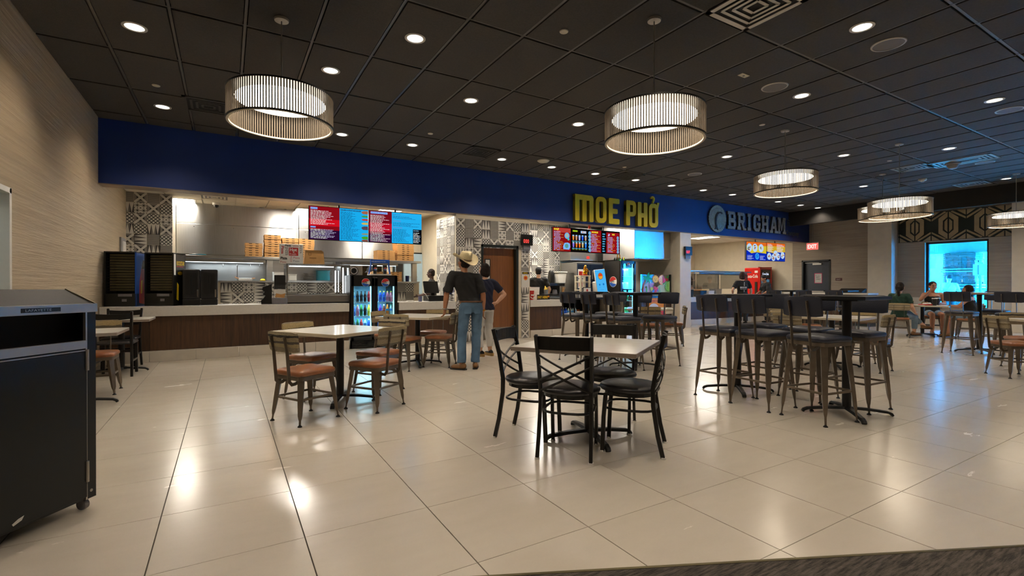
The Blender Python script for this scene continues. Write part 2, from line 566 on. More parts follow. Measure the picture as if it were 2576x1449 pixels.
def copy_tree(src, label=None, loc=None, rz=None, group=None, ch=None):
    r = src.copy(); COL.objects.link(r)
    if label: r['label'] = label
    if group: r['group'] = group
    if loc: r.location = loc
    if rz is not None: r.rotation_euler = (0, 0, rz)
    for c in (ch if ch is not None else kids(src)):
        d = c.copy(); COL.objects.link(d); adopt(d, r)
        for g in kids(c):
            e = g.copy(); COL.objects.link(e); e.parent = d
    return r


def inst(name, me, parent=None, loc=(0, 0, 0), rot=(0, 0, 0)):
    o = bpy.data.objects.new(name, me); COL.objects.link(o)
    o.location = loc; o.rotation_euler = rot
    if parent: adopt(o, parent)
    return o


def TR(x=0, y=0, z=0, rx=0, ry=0, rz=0, s=1):
    return Matrix.Translation((x, y, z)) @ Matrix.Rotation(rz, 4, 'Z') @ Matrix.Rotation(ry, 4, 'Y') @ Matrix.Rotation(rx, 4, 'X') @ Matrix.Scale(s, 4)


ORD = ['first', 'second', 'third', 'fourth', 'fifth', 'sixth', 'seventh', 'eighth', 'ninth', 'tenth', 'eleventh', 'twelfth', 'thirteenth', 'fourteenth']
# ---------------------------------------------------------------- room shell
CZ, WY, LX, RX = 3.736, 9.41, -1.65, 17.9      # ceiling, counter wall, left wall, right wall
KZ = 3.02                                       # kitchen ceiling
BACK = -4.0


def in_view(x, y, z, pad=60):
    z -= 1.188; c, s = math.cos(.5349), math.sin(.5349)
    a, d = x * c - y * s, x * s + y * c
    if d < .2: return None
    u, v = 1288 + 1214 * a / d, 720.7 - 1214 * z / d
    return d if -pad < u < 2576 + pad and -pad < v < 1449 + pad else None


def clip(poly, f):
    """keep the part of a polygon where f >= 0"""
    out = []
    for i, p in enumerate(poly):
        q = poly[(i + 1) % len(poly)]; a, b = f(p), f(q)
        if a >= 0: out.append(p)
        if (a >= 0) != (b >= 0):
            t = a / (a - b); out.append((p[0] + (q[0] - p[0]) * t, p[1] + (q[1] - p[1]) * t))
    return out


edge_f = lambda p: p[1] - (1.699 - .4703 * (p[0] - 1.011)) - .006      # tile side of the carpet edge

floor = struct('floor', MB().box((LX - .2, BACK - .2, -.12), (RX + .2, 14.6, -.005), M['grout']))
TX, TY = .6096, .6051
tile_me = MB().box((.0028, .0018, -.006), (TX - .0028, TY - .0018, 0), M['floor']).mesh('floor_tile')
cells = []
for i in range(-1, 33):
    for j in range(-4, 13):
        x, y = -1.5092 + TX * i, 2.463 + TY * j
        poly = [(x + .0028, y + .0018), (x + TX - .0028, y + .0018), (x + TX - .0028, y + TY - .0018), (x + .0028, y + TY - .0018)]
        full = all(edge_f(p) > 0 for p in poly) and x > LX and x + TX < RX
        if not full:
            poly = clip(clip(clip(poly, edge_f), lambda p: p[0] - LX), lambda p: RX - p[0])
            if len(poly) < 3: continue
        d = in_view(x + TX / 2, y + TY / 2, 0)
        cells.append((d if d else 99, x, y, full, poly))
cells.sort(key=lambda c: c[0])
rest = MB()
for n, (d, x, y, full, poly) in enumerate(cells):
    if n < 298 and d < 90:
        if full:
            inst('tile', tile_me, floor, (x, y, 0))
        else:
            MB().prism([(p[0] - x, p[1] - y) for p in poly], -.006, 0, 'xy', M['floor']).build('tile', None, floor).location = (x, y, 0)
    else:
        rest.prism(poly, -.006, 0, 'xy', M['floor'])
r = rest.build('far_tile', None, floor); r['kind'] = 'stuff'

cx0, cx1 = -1.0, 12.0
cl = lambda x: 1.699 - .4703 * (x - 1.011)
carpet = struct('floor_carpet', MB().prism([(LX, cl(LX)), (LX, BACK), (RX, BACK), (RX, cl(RX) if cl(RX) > BACK else BACK), (11.5, max(cl(11.5), BACK))], -.004, .004, 'xy', M['carpet']))
struct('trim_1', MB().bar((LX, cl(LX), .002), (11.5, cl(11.5), .002), .014, .008, M['strip']))

# ceiling: black lay-in tiles on a black grid
ceil = struct('ceiling', MB().box((LX - .2, BACK - .2, CZ + .05), (RX + .2, WY + .3, CZ + .12), M['ceil']))
CXS, CYS = .6096, 1.218
grid = MB()
xs = [2.6024 + CXS * k for k in range(-7, 24)]
ys = [4.1663 + CYS * k for k in range(-7, 5)]
ct_me = MB().box((.022, .022, -.010), (CXS - .022, CYS - .022, .004), M['ceil']).mesh('ceiling_tile')
for k, x in enumerate(xs):
    MB().box((-.012, BACK, 0), (.012, WY, .03), M['tbar']).build('runner', None, ceil).location = (x, 0, CZ - .002)
for y in ys:
    MB().box((LX, -.012, 0), (RX, .012, .028), M['tbar']).build('cross_runner', None, ceil).location = (0, y, CZ)
VENTS = [(12.607, 4.515), (12.793, 3.761), (15.865, 4.475), (4.126, 2.64), (4.122, 8.152), (7.913, 8.214), (-.207, 8.028)]
ncel = 0
for i in range(-8, 24):
    for j in range(-4, 5):
        x, y = 2.6024 + CXS * i, 4.1663 + CYS * j
        x0, x1, y0, y1 = max(x + .022, LX), min(x + CXS - .022, 17.2), y + .022, min(y + CYS - .022, WY)
        if x1 - x0 < .05 or y1 - y0 < .05: continue
        if x1 - x0 > CXS - .05 and y1 - y0 > CYS - .05: inst('ceiling_tile', ct_me, ceil, (x, y, CZ))
        else: MB().box((x0 - x, y0 - y, -.010), (x1 - x, y1 - y, .004), M['ceil']).build('ceiling_tile', None, ceil).location = (x, y, CZ)

# left wall with a framed opening near the camera
wl = MB()
OY0, OY1, OZ0, OZ1 = 4.2, 5.965, .75, 2.06
for a, b in (((BACK, 0), (OY0, CZ + .1)), ((OY1, 0), (11.75, CZ + .1)), ((OY0, 0), (OY1, OZ0)), ((OY0, OZ1), (OY1, CZ + .1))):
    wl.box((LX - .2, a[0], a[1]), (LX, b[0], b[1]), M['paper'])
wall_left = struct('wall_left', wl)
fr = MB()
for a, b in (((OY0, OZ0), (OY1, OZ0 + .05)), ((OY0, OZ1 - .05), (OY1, OZ1)), ((OY0, OZ0), (OY0 + .05, OZ1)), ((OY1 - .05, OZ0), (OY1, OZ1))):
    fr.box((LX - .2, a[0], a[1]), (LX + .012, b[0], b[1]), M['white'])
w1 = struct('window_1', fr, bevel=.003)
MB().box((LX - .11, OY0 + .05, OZ0 + .05), (LX - .10, OY1 - .05, OZ1 - .05), M['pane']).build('pane', None, w1)
bk = MB()
bk.box((LX - 1.5, OY0 - .8, 0), (LX - 1.45, OY1 + .8, 2.6), M['curtain'])
bk.box((LX - 1.5, OY1 + .75, 0), (LX - .2, OY1 + .8, 2.6), M['curtain']); bk.box((LX - 1.5, OY0 - .8, 2.58), (LX - .2, OY1 + .8, 2.64), M['plain'])
bk.box((LX - 1.5, OY0 - .8, 0), (LX - .2, OY0 - .75, 2.6), M['curtain'])
bk.box((LX - 1.5, OY0 - .8, -.05), (LX - .2, OY1 + .8, 0), M['curtain'])
rear = struct('wall_beyond_opening', bk)
rl = bpy.data.lights.new('side_room_light', 'AREA'); rl.size = .8; rl.energy = 26; rl.color = (.93, 1, .97)
l = bpy.data.objects.new('side_room_light', rl); COL.objects.link(l); l.location = (LX - .8, 5.2, 2.5)
for k in range(6):
    for j in range(4):
        MB().box((LX - 1.448, OY1 + .74 - .6 * (k + 1) + .008, .5 + .5 * j), (LX - 1.436, OY1 + .74 - .6 * k - .008, .98 + .5 * j), M['curtain']).build('panel', None, rear)
        if k < 2: MB().box((LX - .2 - .6 * (k + 1) + .008, OY1 + .738, .5 + .5 * j), (LX - .2 - .6 * k - .008, OY1 + .75, .98 + .5 * j), M['curtain']).build('panel', None, rear)

# right wall: one window in view and an added unseen one, a recessed steel door, pillars, a pale lower band
WIN = [(4.70, 6.10, .50, 2.50), (.75, 2.75, .50, 2.50)]  # second one is out of view, added to bring in more blue daylight
DY0, DY1 = 8.70, 9.66
wr = MB()
spans = [(BACK, .75, 0, CZ), (.75, 2.75, 0, .5), (.75, 2.75, 2.5, CZ), (2.75, 4.70, 0, CZ), (4.70, 6.10, 0, .5), (4.70, 6.10, 2.5, CZ), (6.10, DY0, 0, CZ), (DY0, DY1, 2.12, CZ), (DY1, 10.0, 0, CZ)]
for y0, y1, z0, z1 in spans: wr.box((RX, y0, z0), (RX + .25, y1, z1 + .1), M['paper2'])
wall_right = struct('wall_right', wr)
wc = MB().box((RX, 10.0, 0), (RX + .25, 14.5, CZ), M['cream'])
struct('wall_right_kitchen', wc)
tb = MB()
for y0, y1 in ((2.75, 4.70), (6.10, 8.60), (4.70, 6.10), (.75, 2.75), (BACK, .75)):
    tb.box((RX - .03, y0, 0), (RX, y1, .86 if (y0, y1) not in ((4.70, 6.10), (.75, 2.75)) else .48), M['plain'])
struct('baseboard_right', tb, bevel=.004)
for y0, y1 in ((6.78, 7.42), (3.42, 4.16)):
    struct('pillar', MB().box((17.5, y0, 0), (RX, y1, CZ), M['plain']), bevel=.006)
for k, (y0, y1, z0, z1) in enumerate(WIN):
    f = MB()
    for a, b in (((y0, z0), (y1, z0 + .06)), ((y0, z1 - .06), (y1, z1)), ((y0, z0), (y0 + .06, z1)), ((y1 - .06, z0), (y1, z1))):
        f.box((RX + .10, a[0], a[1]), (RX + .19, b[0], b[1]), M['frameblk'])
    w = struct('window_%d' % (k + 2), f)
    MB().box((RX + .14, y0 + .05, z0 + .05), (RX + .15, y1 - .05, z1 - .05), M['winpane']).build('pane', None, w)
struct('wall_back', MB().box((LX - .2, BACK - .2, 0), (RX + .2, BACK, CZ + .1), M['paper2']))
struct('ceiling_bulkhead', MB().box((16.6, BACK, 3.26), (16.75, WY, CZ + .06), M['bulk']).box((16.75, BACK, 3.42), (RX + .1, WY, CZ + .06), M['bulk']))

# steel door in the right wall
d = MB()
d.box((RX - .02, DY0, 0), (RX + .16, DY0 + .05, 2.12), M['frameblk']); d.box((RX - .02, DY1 - .05, 0), (RX + .16, DY1, 2.12), M['frameblk']); d.box((RX - .02, DY0, 2.07), (RX + .16, DY1, 2.12), M['frameblk'])
door2 = struct('door_2', d)
MB().box((RX + .10, DY0 + .05, .01), (RX + .145, DY1 - .05, 2.07), M['doorgrey']).build('door_leaf', None, door2, bevel=.003)
MB().box((RX + .04, DY0 + .32, 1.95), (RX + .10, DY0 + .62, 2.01), M['alu']).bar((RX + .07, DY0 + .40, 2.03), (RX + .07, DY1 - .06, 2.03), .02, .02, M['alu']).build('door_closer', None, door2, bevel=.004)
MB().box((RX + .05, DY0 + .08, .98), (RX + .10, DY1 - .14, 1.03), M['alu']).build('push_bar', None, door2, bevel=.006)

# navy header over the counters
hd = MB().box((LX, WY, 2.745), (RX, WY + .28, CZ + .1), M['navy'])
header = struct('wall_header', hd)
struct('trim_2', MB().box((LX, WY - .006, 2.735), (RX, WY + .285, 2.748), M['header_trim']))

# ---------------------------------------------------------------- kitchens behind the counters
struct('floor_kitchen', MB().box((LX, WY + .7, -.004), (RX, 14.3, .002), M['quarry']))  # unseen floor, made pale so light bounces up to the kitchen ceiling
kc = struct('kitchen_ceiling', MB().box((LX, WY + .28, KZ + .02), (RX, 14.5, KZ + .08), M['kbar']))
for i in range(32):
    for j in range(4):
        x, y = LX + .61 * i, WY + .29 + 1.22 * j
        if x + .6 > RX or y + 1.2 > 14.5: continue
        if (4.2 < x < 6.0) or not (in_view(x + .3, y + .6, KZ, 10)): continue
        MB().box((.012, .012, 0), (.598, 1.208, .025), M['kceil']).build('ceiling_tile', None, kc).location = (x, y, KZ - .004)
struct('wall_kitchen_back', MB().box((LX - .2, 14.3, 0), (RX + .2, 14.5, CZ), M['kitw']))
struct('wall_kitchen_left', MB().box((LX - .2, 11.75, 0), (-.93, 14.3, CZ), M['kitw']))
struct('wall_partition', MB().box((11.16, WY + .004, 0), (11.62, WY + .28, 2.735), M['plain']).box((11.16, WY + .28, 0), (11.62, 14.3, KZ), M['plain']), bevel=.006)
# block with the wood door, between the two kitchens
bl = MB()
bl.box((4.20, WY + .01, 0), (4.79, 10.52, 2.734), M['kitw']); bl.box((5.74, WY + .01, 0), (6.06, 10.52, 2.734), M['kitw']); bl.box((4.79, WY + .01, 2.11), (5.74, 10.52, 2.734), M['kitw'])
bl.box((4.79, 10.3, 0), (5.74, 10.52, 2.11), M['kitw'])
block = struct('wall_door_block', bl)
struct('wall_partition_rear', MB().box((4.66, 10.52, 0), (6.06, 14.3, 3.3), M['kitw']))

TP = {k: MB().box((.0025, 0, .0025), (.2005, .009, .2005), M['t_' + k]) for k in ('lattice', 'dots', 'flower', 'cross', 'spikes')}
TM = {}
for k, mb in TP.items():
    for f in range(6): mb.uvs[f] = ((0, 0), (1, 0), (1, 1), (0, 1))
    # only the show face needs a true unwrap
    TM[k] = []
    for r in range(4):
        q = ((0, 0), (1, 0), (1, 1), (0, 1)); mb.uvs[2] = q[r:] + q[:r]
        TM[k].append(mb.mesh('encaustic_tile_' + k))
rt = random.Random(5)


def tile_run(parent, origin, du, n, m, skip=None, rz=0.0):
    """n columns by m rows of 8-inch tiles from origin along du, facing the hall"""
    prev = {}
    for j in range(m):
        last = None
        for i in range(n):
            if skip and skip(i, j): continue
            ch = [k for k in ('lattice', 'lattice', 'dots', 'flower', 'cross', 'spikes', 'spikes') if k != last or rt.random() < .4]
            k = rt.choice(ch); last = k
            o = inst('tile', rt.choice(TM[k]), parent, (origin[0] + du[0] * i * .203, origin[1] + du[1] * i * .203, origin[2] + j * .203), (0, 0, rz))


tile_run(block, (4.203, WY, .003), (1, 0), 9, 13, lambda i, j: 4.62 < 4.203 + i * .203 < 5.72 and j < 10)
tile_run(block, (4.195, 10.50, .87), (0, -1), 5, 9, None, -PI / 2)
pl = struct('wall_tiled_pier', MB().box((LX, 11.75, 0), (-.925, 11.9, KZ), M['kitw']))
tile_run(pl, (LX - .08, 11.738, .785), (1, 0), 4, 11)
mw = struct('wall_noodle_back', MB().box((6.06, 11.8, 0), (8.7, 11.95, KZ), M['kitw']))
tile_run(mw, (7.45, 11.788, 1.0), (1, 0), 6, 10)

# wood door in the block
d = MB()
d.box((4.79, WY - .012, 0), (4.845, WY + .16, 2.11), M['frameblk']); d.box((5.685, WY - .012, 0), (5.74, WY + .16, 2.11), M['frameblk']); d.box((4.79, WY - .012, 2.055), (5.74, WY + .16, 2.11), M['frameblk'])
door1 = struct('door_1', d, bevel=.003)
MB().box((4.845, WY + .10, .01), (5.685, WY + .145, 2.055), M['doorwood']).build('door_leaf', None, door1, bevel=.003)
MB().box((4.852, WY + .094, .02), (5.678, WY + .10, .27), M['zinc']).build('kick_plate', None, door1)
MB().box((4.93, WY + .092, 1.30), (5.07, WY + .10, 1.80), M['frameblk']).box((4.95, WY + .088, 1.32), (5.05, WY + .094, 1.78), M['white']).build('door_window', None, door1)
MB().cyl((4.91, WY + .10, 1.0), (4.91, WY + .04, 1.0), .03, .03, 14, M['alu']).bar((4.91, WY + .05, 1.0), (5.02, WY + .05, 1.0), .02, .02, M['alu']).build('door_handle', None, door1, smooth=40)


# serving counters: quartz slab over walnut panels on a pale tile curb
def counter(name, x0, x1, y0, depth, label, top=.875, slab=.16, cat='counter', wood='wood'):
    t = thing(name, label, cat, ((x0 + x1) / 2, y0 + depth / 2, 0))
    ox, oy = (x0 + x1) / 2, y0 + depth / 2
    MB().box((x0 - ox, y0 - oy, top - slab), (x1 - ox, y0 + depth - oy, top), M['quartz']).build('worktop', None, t, bevel=.006)
    MB().box((x0 - ox + .01, y0 + .06 - oy, .17), (x1 - ox - .01, y0 + depth - .02 - oy, top - slab), M[wood]).build('cabinet_body', None, t)
    w = .61; x = x0
    while x < x1 - .02:
        e = min(x + w, x1)
        MB().box((x - ox + .0015, y0 + .035 - oy, .175), (e - ox - .0015, y0 + .06 - oy, top - slab), M[wood]).build('panel', None, t)
        MB().box((x - ox + .002, y0 + .0 - oy, 0), (e - ox - .002, y0 + .06 - oy, .17), M['curb']).build('curb_tile', None, t, bevel=.004)
        x = e
    return t


counter('service_counter', LX + .005, 2.0, WY - .01, .68, 'long white topped walnut counter carrying the drink racks and glass case')
counter('service_counter', 2.96, 4.19, WY - .01, .68, 'short white topped walnut counter between the two-door cooler and the tiled pillar')
counter('service_counter', 6.075, 6.98, WY - .01, .55, 'white topped walnut counter with the small PAY HERE sign')
counter('service_counter', 11.64, 17.6, 9.9, .6, 'walnut and white counter in front of the red drinks cooler', .86, .15)
# pass shelf between kitchen and counter
ps = MB()
ps.box((-.92, 11.42, 0), (4.1, 11.55, 1.27), M['kitw'])
wp = struct('wall_pass', ps)
tile_run(wp, (-.1, 11.408, .66), (1, 0), 20, 3)
# ---------------------------------------------------------------- ceiling fittings
spot_d = bpy.data.lights.new('ceiling_spot', 'SPOT')
spot_d.energy = E_SPOT; spot_d.color = WARM; spot_d.spot_size = math.radians(128); spot_d.spot_blend = .85; spot_d.shadow_soft_size = .10
DOWN = [(-.765, 5.94), (-.765, 8.37), (1.665, 4.75), (1.06, 5.96), (1.665, 8.37), (2.875, 8.35), (2.875, 5.95), (4.73, 8.38), (5.95, 8.39), (4.735, 5.96), (7.14, 8.38), (8.39, 8.39),
        (9.63, 8.39), (10.81, 8.37), (12.02, 8.36), (5.35, 2.32), (6.58, 3.56), (8.41, 5.97), (10.27, 4.76), (9.0, 2.31), (11.43, 3.54), (13.86, 5.97), (15.77, 3.84), (14.2, 8.36), (15.4, 8.36), (16.4, 8.36)]
DLAB = ['nearest the left wall', 'in the corner by the left wall and navy header', 'ahead of the first drum pendant', 'just right of the first drum pendant', 'over the cooler, in the row along the navy header',
        'right of the one over the cooler', 'midway between the two big drum pendants', 'over the tiled pillar by the header', 'over the wood door by the header', 'left of the second drum pendant', 'above the yellow M by the header',
        'above the yellow E by the header', 'above the yellow P by the header', 'above the yellow H by the header', 'above the round emblem by the header', 'beside the largest ceiling speaker', 'between the speakers, right of the second drum pendant',
        'left of the third drum pendant', 'right of the third drum pendant', 'far right above the blue-lit floor', 'beside the bright blue ceiling vent', 'in front of the red EXIT sign', 'nearest the patio window', 'above the letters I and G by the header', 'above the letter A by the header', 'last of the row along the header']
ring = MB().lathe([(.078, 0), (.105, -.002), (.105, -.008), (.082, -.010), (.078, -.004)], n=24, m=M['white'], ends=False).mesh('trim_ring', 40)
lens = MB().lathe([(.0, -.006), (.079, -.006)], n=20, m=M['lamp']).mesh('lens')
for (x, y), lb in zip(DOWN, DLAB):
    t = thing('downlight', 'round white recessed downlight ' + lb, 'ceiling light', (x, y, CZ - .010), 0, 'recessed downlights in the black ceiling')
    inst('trim_ring', ring, t); inst('lens', lens, t)
    l = bpy.data.objects.new('ceiling_spot', spot_d); COL.objects.link(l); l.location = (x, y, CZ - .03)
for x, y in ((.46, 1.1), (2.9, -.1), (5.35, -.1), (-.77, -1.3), (7.8, -.1), (10.3, .9), (12.6, 1.1), (13.4, 2.3), (15.8, 2.3), (15.8, 1.1), (13.4, -.1), (16.2, -.1), (11.0, -2.3), (14.5, -2.3), (2.88, 2.3), (-.77, 3.5), (.46, -2.5), (4.1, -2.5), (9, -2.3), (14.5, 1.1)):   # rest of the hall, and unseen spots added at the right to brighten its wall
    l = bpy.data.objects.new('ceiling_spot', spot_d); COL.objects.link(l); l.location = (x, y, CZ - .03)


def small(name, label, cat, x, y, mb, group=None, z=CZ - .012):
    o = mb.build(name, None, None, smooth=40); o.location = (x, y, z)
    return tag(o, label, cat, group)


plate = lambda r=.045: MB().lathe([(0, -.008), (r * .9, -.008), (r, -.002), (r, .0)], n=20, m=M['beigeplate'])
for (x, y), w in zip([(2.894, 3.871), (-.755, 7.53), (2.919, 7.58), (7.229, 4.516), (11.503, 4.493), (7.282, 7.606)],
                     ['left of the second drum pendant', 'near the left wall', 'between the first pendant and the header', 'left above the third drum pendant', 'right of the third drum pendant', 'above the yellow letter O']):
    small('sprinkler_cover', 'small round beige sprinkler cover ' + w, 'sprinkler', x, y, plate(), 'concealed sprinkler covers')
small('ceiling_sensor', 'small rectangular beige plate near the middle ceiling speaker', 'sensor', 5.349, 3.573, MB().box((-.07, -.035, -.006), (.07, .035, 0), M['beigeplate']).box((-.01, -.01, -.012), (.01, .01, -.006), M['greyp']))
small('access_point', 'rounded white wireless unit in front of the header', 'router', 5.476, 8.009, MB().lathe([(0, -.05), (.09, -.045), (.125, -.02), (.12, 0)], n=24, m=M['beigeplate']))
small('smoke_detector', 'white smoke detector beyond the blue-lit vents', 'detector', 14.112, 4.855, MB().lathe([(0, -.075), (.03, -.075), (.035, -.055), (.07, -.05), (.085, -.02), (.08, 0)], n=22, m=M['white']))
for (x, y), w in zip([(5.97, 2.345), (6.006, 3.584), (9.684, 2.327), (13.361, 3.568), (9.107, 7.276)],
                     ['the largest, nearest the camera', 'the middle one beside the small beige plate', 'the blue-lit one at the right edge', 'the far blue-lit one beyond the vents', 'the faint one over the header lamps']):
    t = thing('ceiling_speaker', 'round grey ceiling speaker grille, ' + w, 'speaker', (x, y, CZ - .011), 0, 'round ceiling speakers')
    MB().lathe([(.135, 0), (.155, -.001), (.15, -.009), (.136, -.010)], n=32, m=M['alu'], ends=False).build('rim', None, t, smooth=40)
    MB().lathe([(0, -.006), (.137, -.006)], n=28, m=ink('5c5a5c', .6), ends=False).build('grille', None, t)


def vent(x, y, w, l, label, mat='alu', z=CZ - .011, dark='void', group='ceiling air vents'):
    t = thing('air_vent', label, 'vent', (x, y, z), 0, group)
    f = MB()
    for a, b, c, d in ((-w / 2, -l / 2, w / 2, -l / 2 + .05), (-w / 2, l / 2 - .05, w / 2, l / 2), (-w / 2, -l / 2, -w / 2 + .05, l / 2), (w / 2 - .05, -l / 2, w / 2, l / 2)):
        f.box((a, b, -.012), (c, d, 0), M[mat])
    f.build('frame', None, t)
    MB().box((-w / 2, -l / 2, -.001), (w / 2, l / 2, .0), M[dark]).build('backing', None, t)
    for k in range(3):
        q = .10 + .065 * k; s = MB()
        a, b = w / 2 - q, l / 2 - q
        if a < .02 or b < .02: break
        for p0, p1 in (((-a, -b), (a, -b)), ((a, -b), (a, b)), ((a, b), (-a, b)), ((-a, b), (-a, -b))):
            s.bar((*p0, -.008), (*p1, -.008), .03, .006, M[mat])
        s.build('louver', None, t)
    return t


for (x, y), (w, l), lb in zip(VENTS, [(.6, .6), (.6, 1.0), (.6, .6), (.6, .6), (.6, .6), (.6, .6), (.6, .6)],
                              ['square blue-lit ceiling vent left of the domed camera panel', 'long blue-lit ceiling panel with a domed camera in it', 'square blue-lit ceiling vent above the patterned panel', 'square pale metal ceiling vent at the top edge', 'square black ceiling vent above the menu screens', 'square black ceiling vent above the yellow sign', 'square black ceiling vent behind the first drum pendant']):
    vent(x, y, w, l, lb, 'alu' if 'black' not in lb else 'ceil')
small('dome_camera', 'domed security camera in the blue-lit ceiling panel', 'camera', 12.837, 3.917, MB().lathe([(0, -.12), (.06, -.11), (.09, -.06), (.10, -.03), (.13, -.02), (.13, 0)], n=22, m=M['greyp']), z=CZ - .02)

# drum pendants: a ring of dark upright slats round a flat glowing disc
PR, PZ0, PZ1, DZ = .46, 2.715, 2.99, 2.935
sl = MB(); NS = 124
for k in range(NS):
    a = 2 * PI * k / NS; sl.T = Matrix.Rotation(a, 4, 'Z')
    sl.box((PR - .0035, -.0055, PZ0), (PR + .0005, .0055, PZ1), M['slat'])
sl_me = sl.mesh('slat')
ringm = lambda z0, z1, r0, r1, m: MB().lathe([(r0, z0), (r1, z0), (r1, z1), (r0, z1), (r0, z0)], n=64, m=M[m]).mesh('rim', 35)
top_me, bot_me, inn_me = ringm(PZ1 - .004, PZ1 + .012, PR - .014, PR + .006, 'rim'), ringm(PZ0 - .004, PZ0 + .008, PR - .002, PR + .006, 'rim'), ringm(PZ0 - .008, PZ0 + .006, PR - .022, PR - .0025, 'rimw')
dif_me = MB().lathe([(0, DZ - .016), (.30, DZ - .014), (.385, DZ - .008), (.392, DZ), (.385, DZ + .008), (0, DZ + .01)], n=48, m=M['diff']).mesh('diffuser', 50)
top_d = MB().lathe([(.0, PZ1 + .006), (PR - .014, PZ1 + .006), (PR - .014, PZ1), (0, PZ1)], n=48, m=M['rim']).mesh('top_disc')
for dp, (x, y), lb in zip((0, -.15, 0, -.28, -.02, -.16), [(.457, 5.06), (3.50, 3.26), (7.82, 4.49), (10.31, 3.88), (12.75, 5.11), (15.28, 3.56)],
                      ['over the left dining area', 'over the black chairs in the middle', 'in front of the round emblem sign', 'the front one of the overlapping pair', 'the rear one of the overlapping pair', 'cut by the right edge of the picture']):
    t = thing('drum_pendant', 'slatted drum pendant lamp with glowing disc, ' + lb, 'pendant lamp', (x, y, dp), 0, 'slatted drum pendants')
    s = inst('slat', sl_me, t); s['kind'] = 'stuff'
    inst('top_rim', top_me, t); inst('bottom_rim', bot_me, t); inst('inner_ring', inn_me, t); inst('diffuser', dif_me, t); inst('top_disc', top_d, t)
    MB().cyl((0, 0, PZ1), (0, 0, CZ - .03 - dp), .006, n=8, m=M['alu']).build('rod', None, t)
    MB().lathe([(0, CZ - .034 - dp), (.062, CZ - .032 - dp), (.066, CZ - .012 - dp), (0, CZ - .012 - dp)], n=24, m=M['alu']).build('canopy', None, t, smooth=40)

# kitchen lights
kd = bpy.data.lights.new('troffer_light', 'AREA'); kd.shape = 'RECTANGLE'; kd.size = .55; kd.size_y = 1.1; kd.energy = E_KIT; kd.color = KITW
KL = [(-.84, 12.68, 'left kitchen ceiling, beside the tiled pier'), (1.70, 12.79, 'left kitchen ceiling, behind the menu screens'), (1.3, 10.7, 'left kitchen ceiling over the counter'), (3.4, 11.0, 'left kitchen ceiling by the tiled pillar'),
      (7.3, 10.6, 'noodle kitchen ceiling over the till'), (9.2, 10.6, 'noodle kitchen ceiling over the kiosk'), (12.6, 11.3, 'fish kitchen ceiling, left side'), (15.4, 11.8, 'fish kitchen ceiling, right side')]
for x, y, lb in KL:
    t = thing('troffer', 'lit white ceiling panel in the ' + lb, 'ceiling light', (x, y, KZ - .006), 0, 'kitchen ceiling panels')
    MB().box((-.29, -.58, -.004), (.29, .58, .004), M['white']).build('frame', None, t)
    MB().box((-.26, -.55, -.008), (.26, .55, -.004), M['trof']).build('lens', None, t)
    l = bpy.data.objects.new('troffer_light', kd); COL.objects.link(l); l.location = (x, y, KZ - .03)
for x, y, lb in ((-.2, 11.6, 'square white ceiling vent nearest the header in the left kitchen'), (-.35, 13.4, 'square white ceiling vent deep in the left kitchen'), (.95, 12.8, 'square white ceiling vent right of the kitchen camera'), (6.9, 10.4, 'square white ceiling vent above the noodle menu')):
    vent(x, y, .56, .56, lb, 'kceil', KZ - .006, 'greyp', 'kitchen ceiling vents')
cm = thing('dome_camera', 'white domed camera on the left kitchen ceiling', 'camera', (-.18, 12.35, KZ - .005))
MB().lathe([(0, -.05), (.07, -.05), (.08, 0)], n=18, m=M['white']).build('mount', None, cm, smooth=40)
MB().ell((0, 0, -.06), (.05, .05, .05), M['plastic'], n=14).build('dome', None, cm, smooth=60)
# ---------------------------------------------------------------- chairs, stools, tables
def rrect(w, h, r, n=4):
    out = []
    for cx, cy, a0 in ((w / 2 - r, h / 2 - r, 0), (-w / 2 + r, h / 2 - r, 90), (-w / 2 + r, -h / 2 + r, 180), (w / 2 - r, -h / 2 + r, 270)):
        for i in range(n + 1):
            a = math.radians(a0 + 90 * i / n); out.append((cx + r * math.cos(a), cy + r * math.sin(a)))
    return out


def cushion(z0, z1, w, d, r=.05, crown=.012, taper=.0):
    """upholstered pad: rounded outline, domed top"""
    mb = MB(); base = rrect(w, d, r, 4)
    rings = [(.955, z0), (.99, z0 + .006), (1.0, z0 + (z1 - z0) * .5), (.985, z1 - .010), (.93, z1), (.6, z1 + crown * .7), (.25, z1 + crown)]
    n = len(base); vs = []; fs = []
    for s, z in rings:
        for x, y in base: vs.append((x * s * (1 - taper * (-y / d)), y * s, z))
    for j in range(len(rings) - 1):
        for i in range(n):
            e = (i + 1) % n; fs.append((j * n + i, j * n + e, (j + 1) * n + e, (j + 1) * n + i))
    fs.append(tuple(range(n))[::-1]); fs.append(tuple((len(rings) - 1) * n + i for i in range(n)))
    return mb.add(vs, fs)


def curved_back(w, z0, z1, th, bow, lean, y0):
    """backrest pad curved round the sitter: thick rounded slab"""
    mb = MB(); nx = 8; vs = []; fs = []
    outl = []
    h = z1 - z0; r = .018
    for i in range(nx + 1):
        u = -1 + 2 * i / nx
        x = u * w / 2; y = y0 + bow * u * u
        k = 1.0 if abs(u) < .9 else .90
        sec = [(-th * .32, 0), (-th * .5, .14), (-th * .5, .86), (-th * .32, 1), (th * .32, 1), (th * .5, .86), (th * .5, .14), (th * .32, 0)]
        for dy, t in sec:
            tt = .5 + (t - .5) * k
            z = z0 + h * tt
            vs.append((x, y + dy * (1 if abs(u) < .99 else .6) - lean * tt, z))
    n = 8
    for i in range(nx):
        for c in range(n):
            e = (c + 1) % n; fs.append((i * n + c, i * n + e, (i + 1) * n + e, (i + 1) * n + c))
    fs.append(tuple(range(n))[::-1]); fs.append(tuple(nx * n + c for c in range(n)))
    return mb.add(vs, fs)


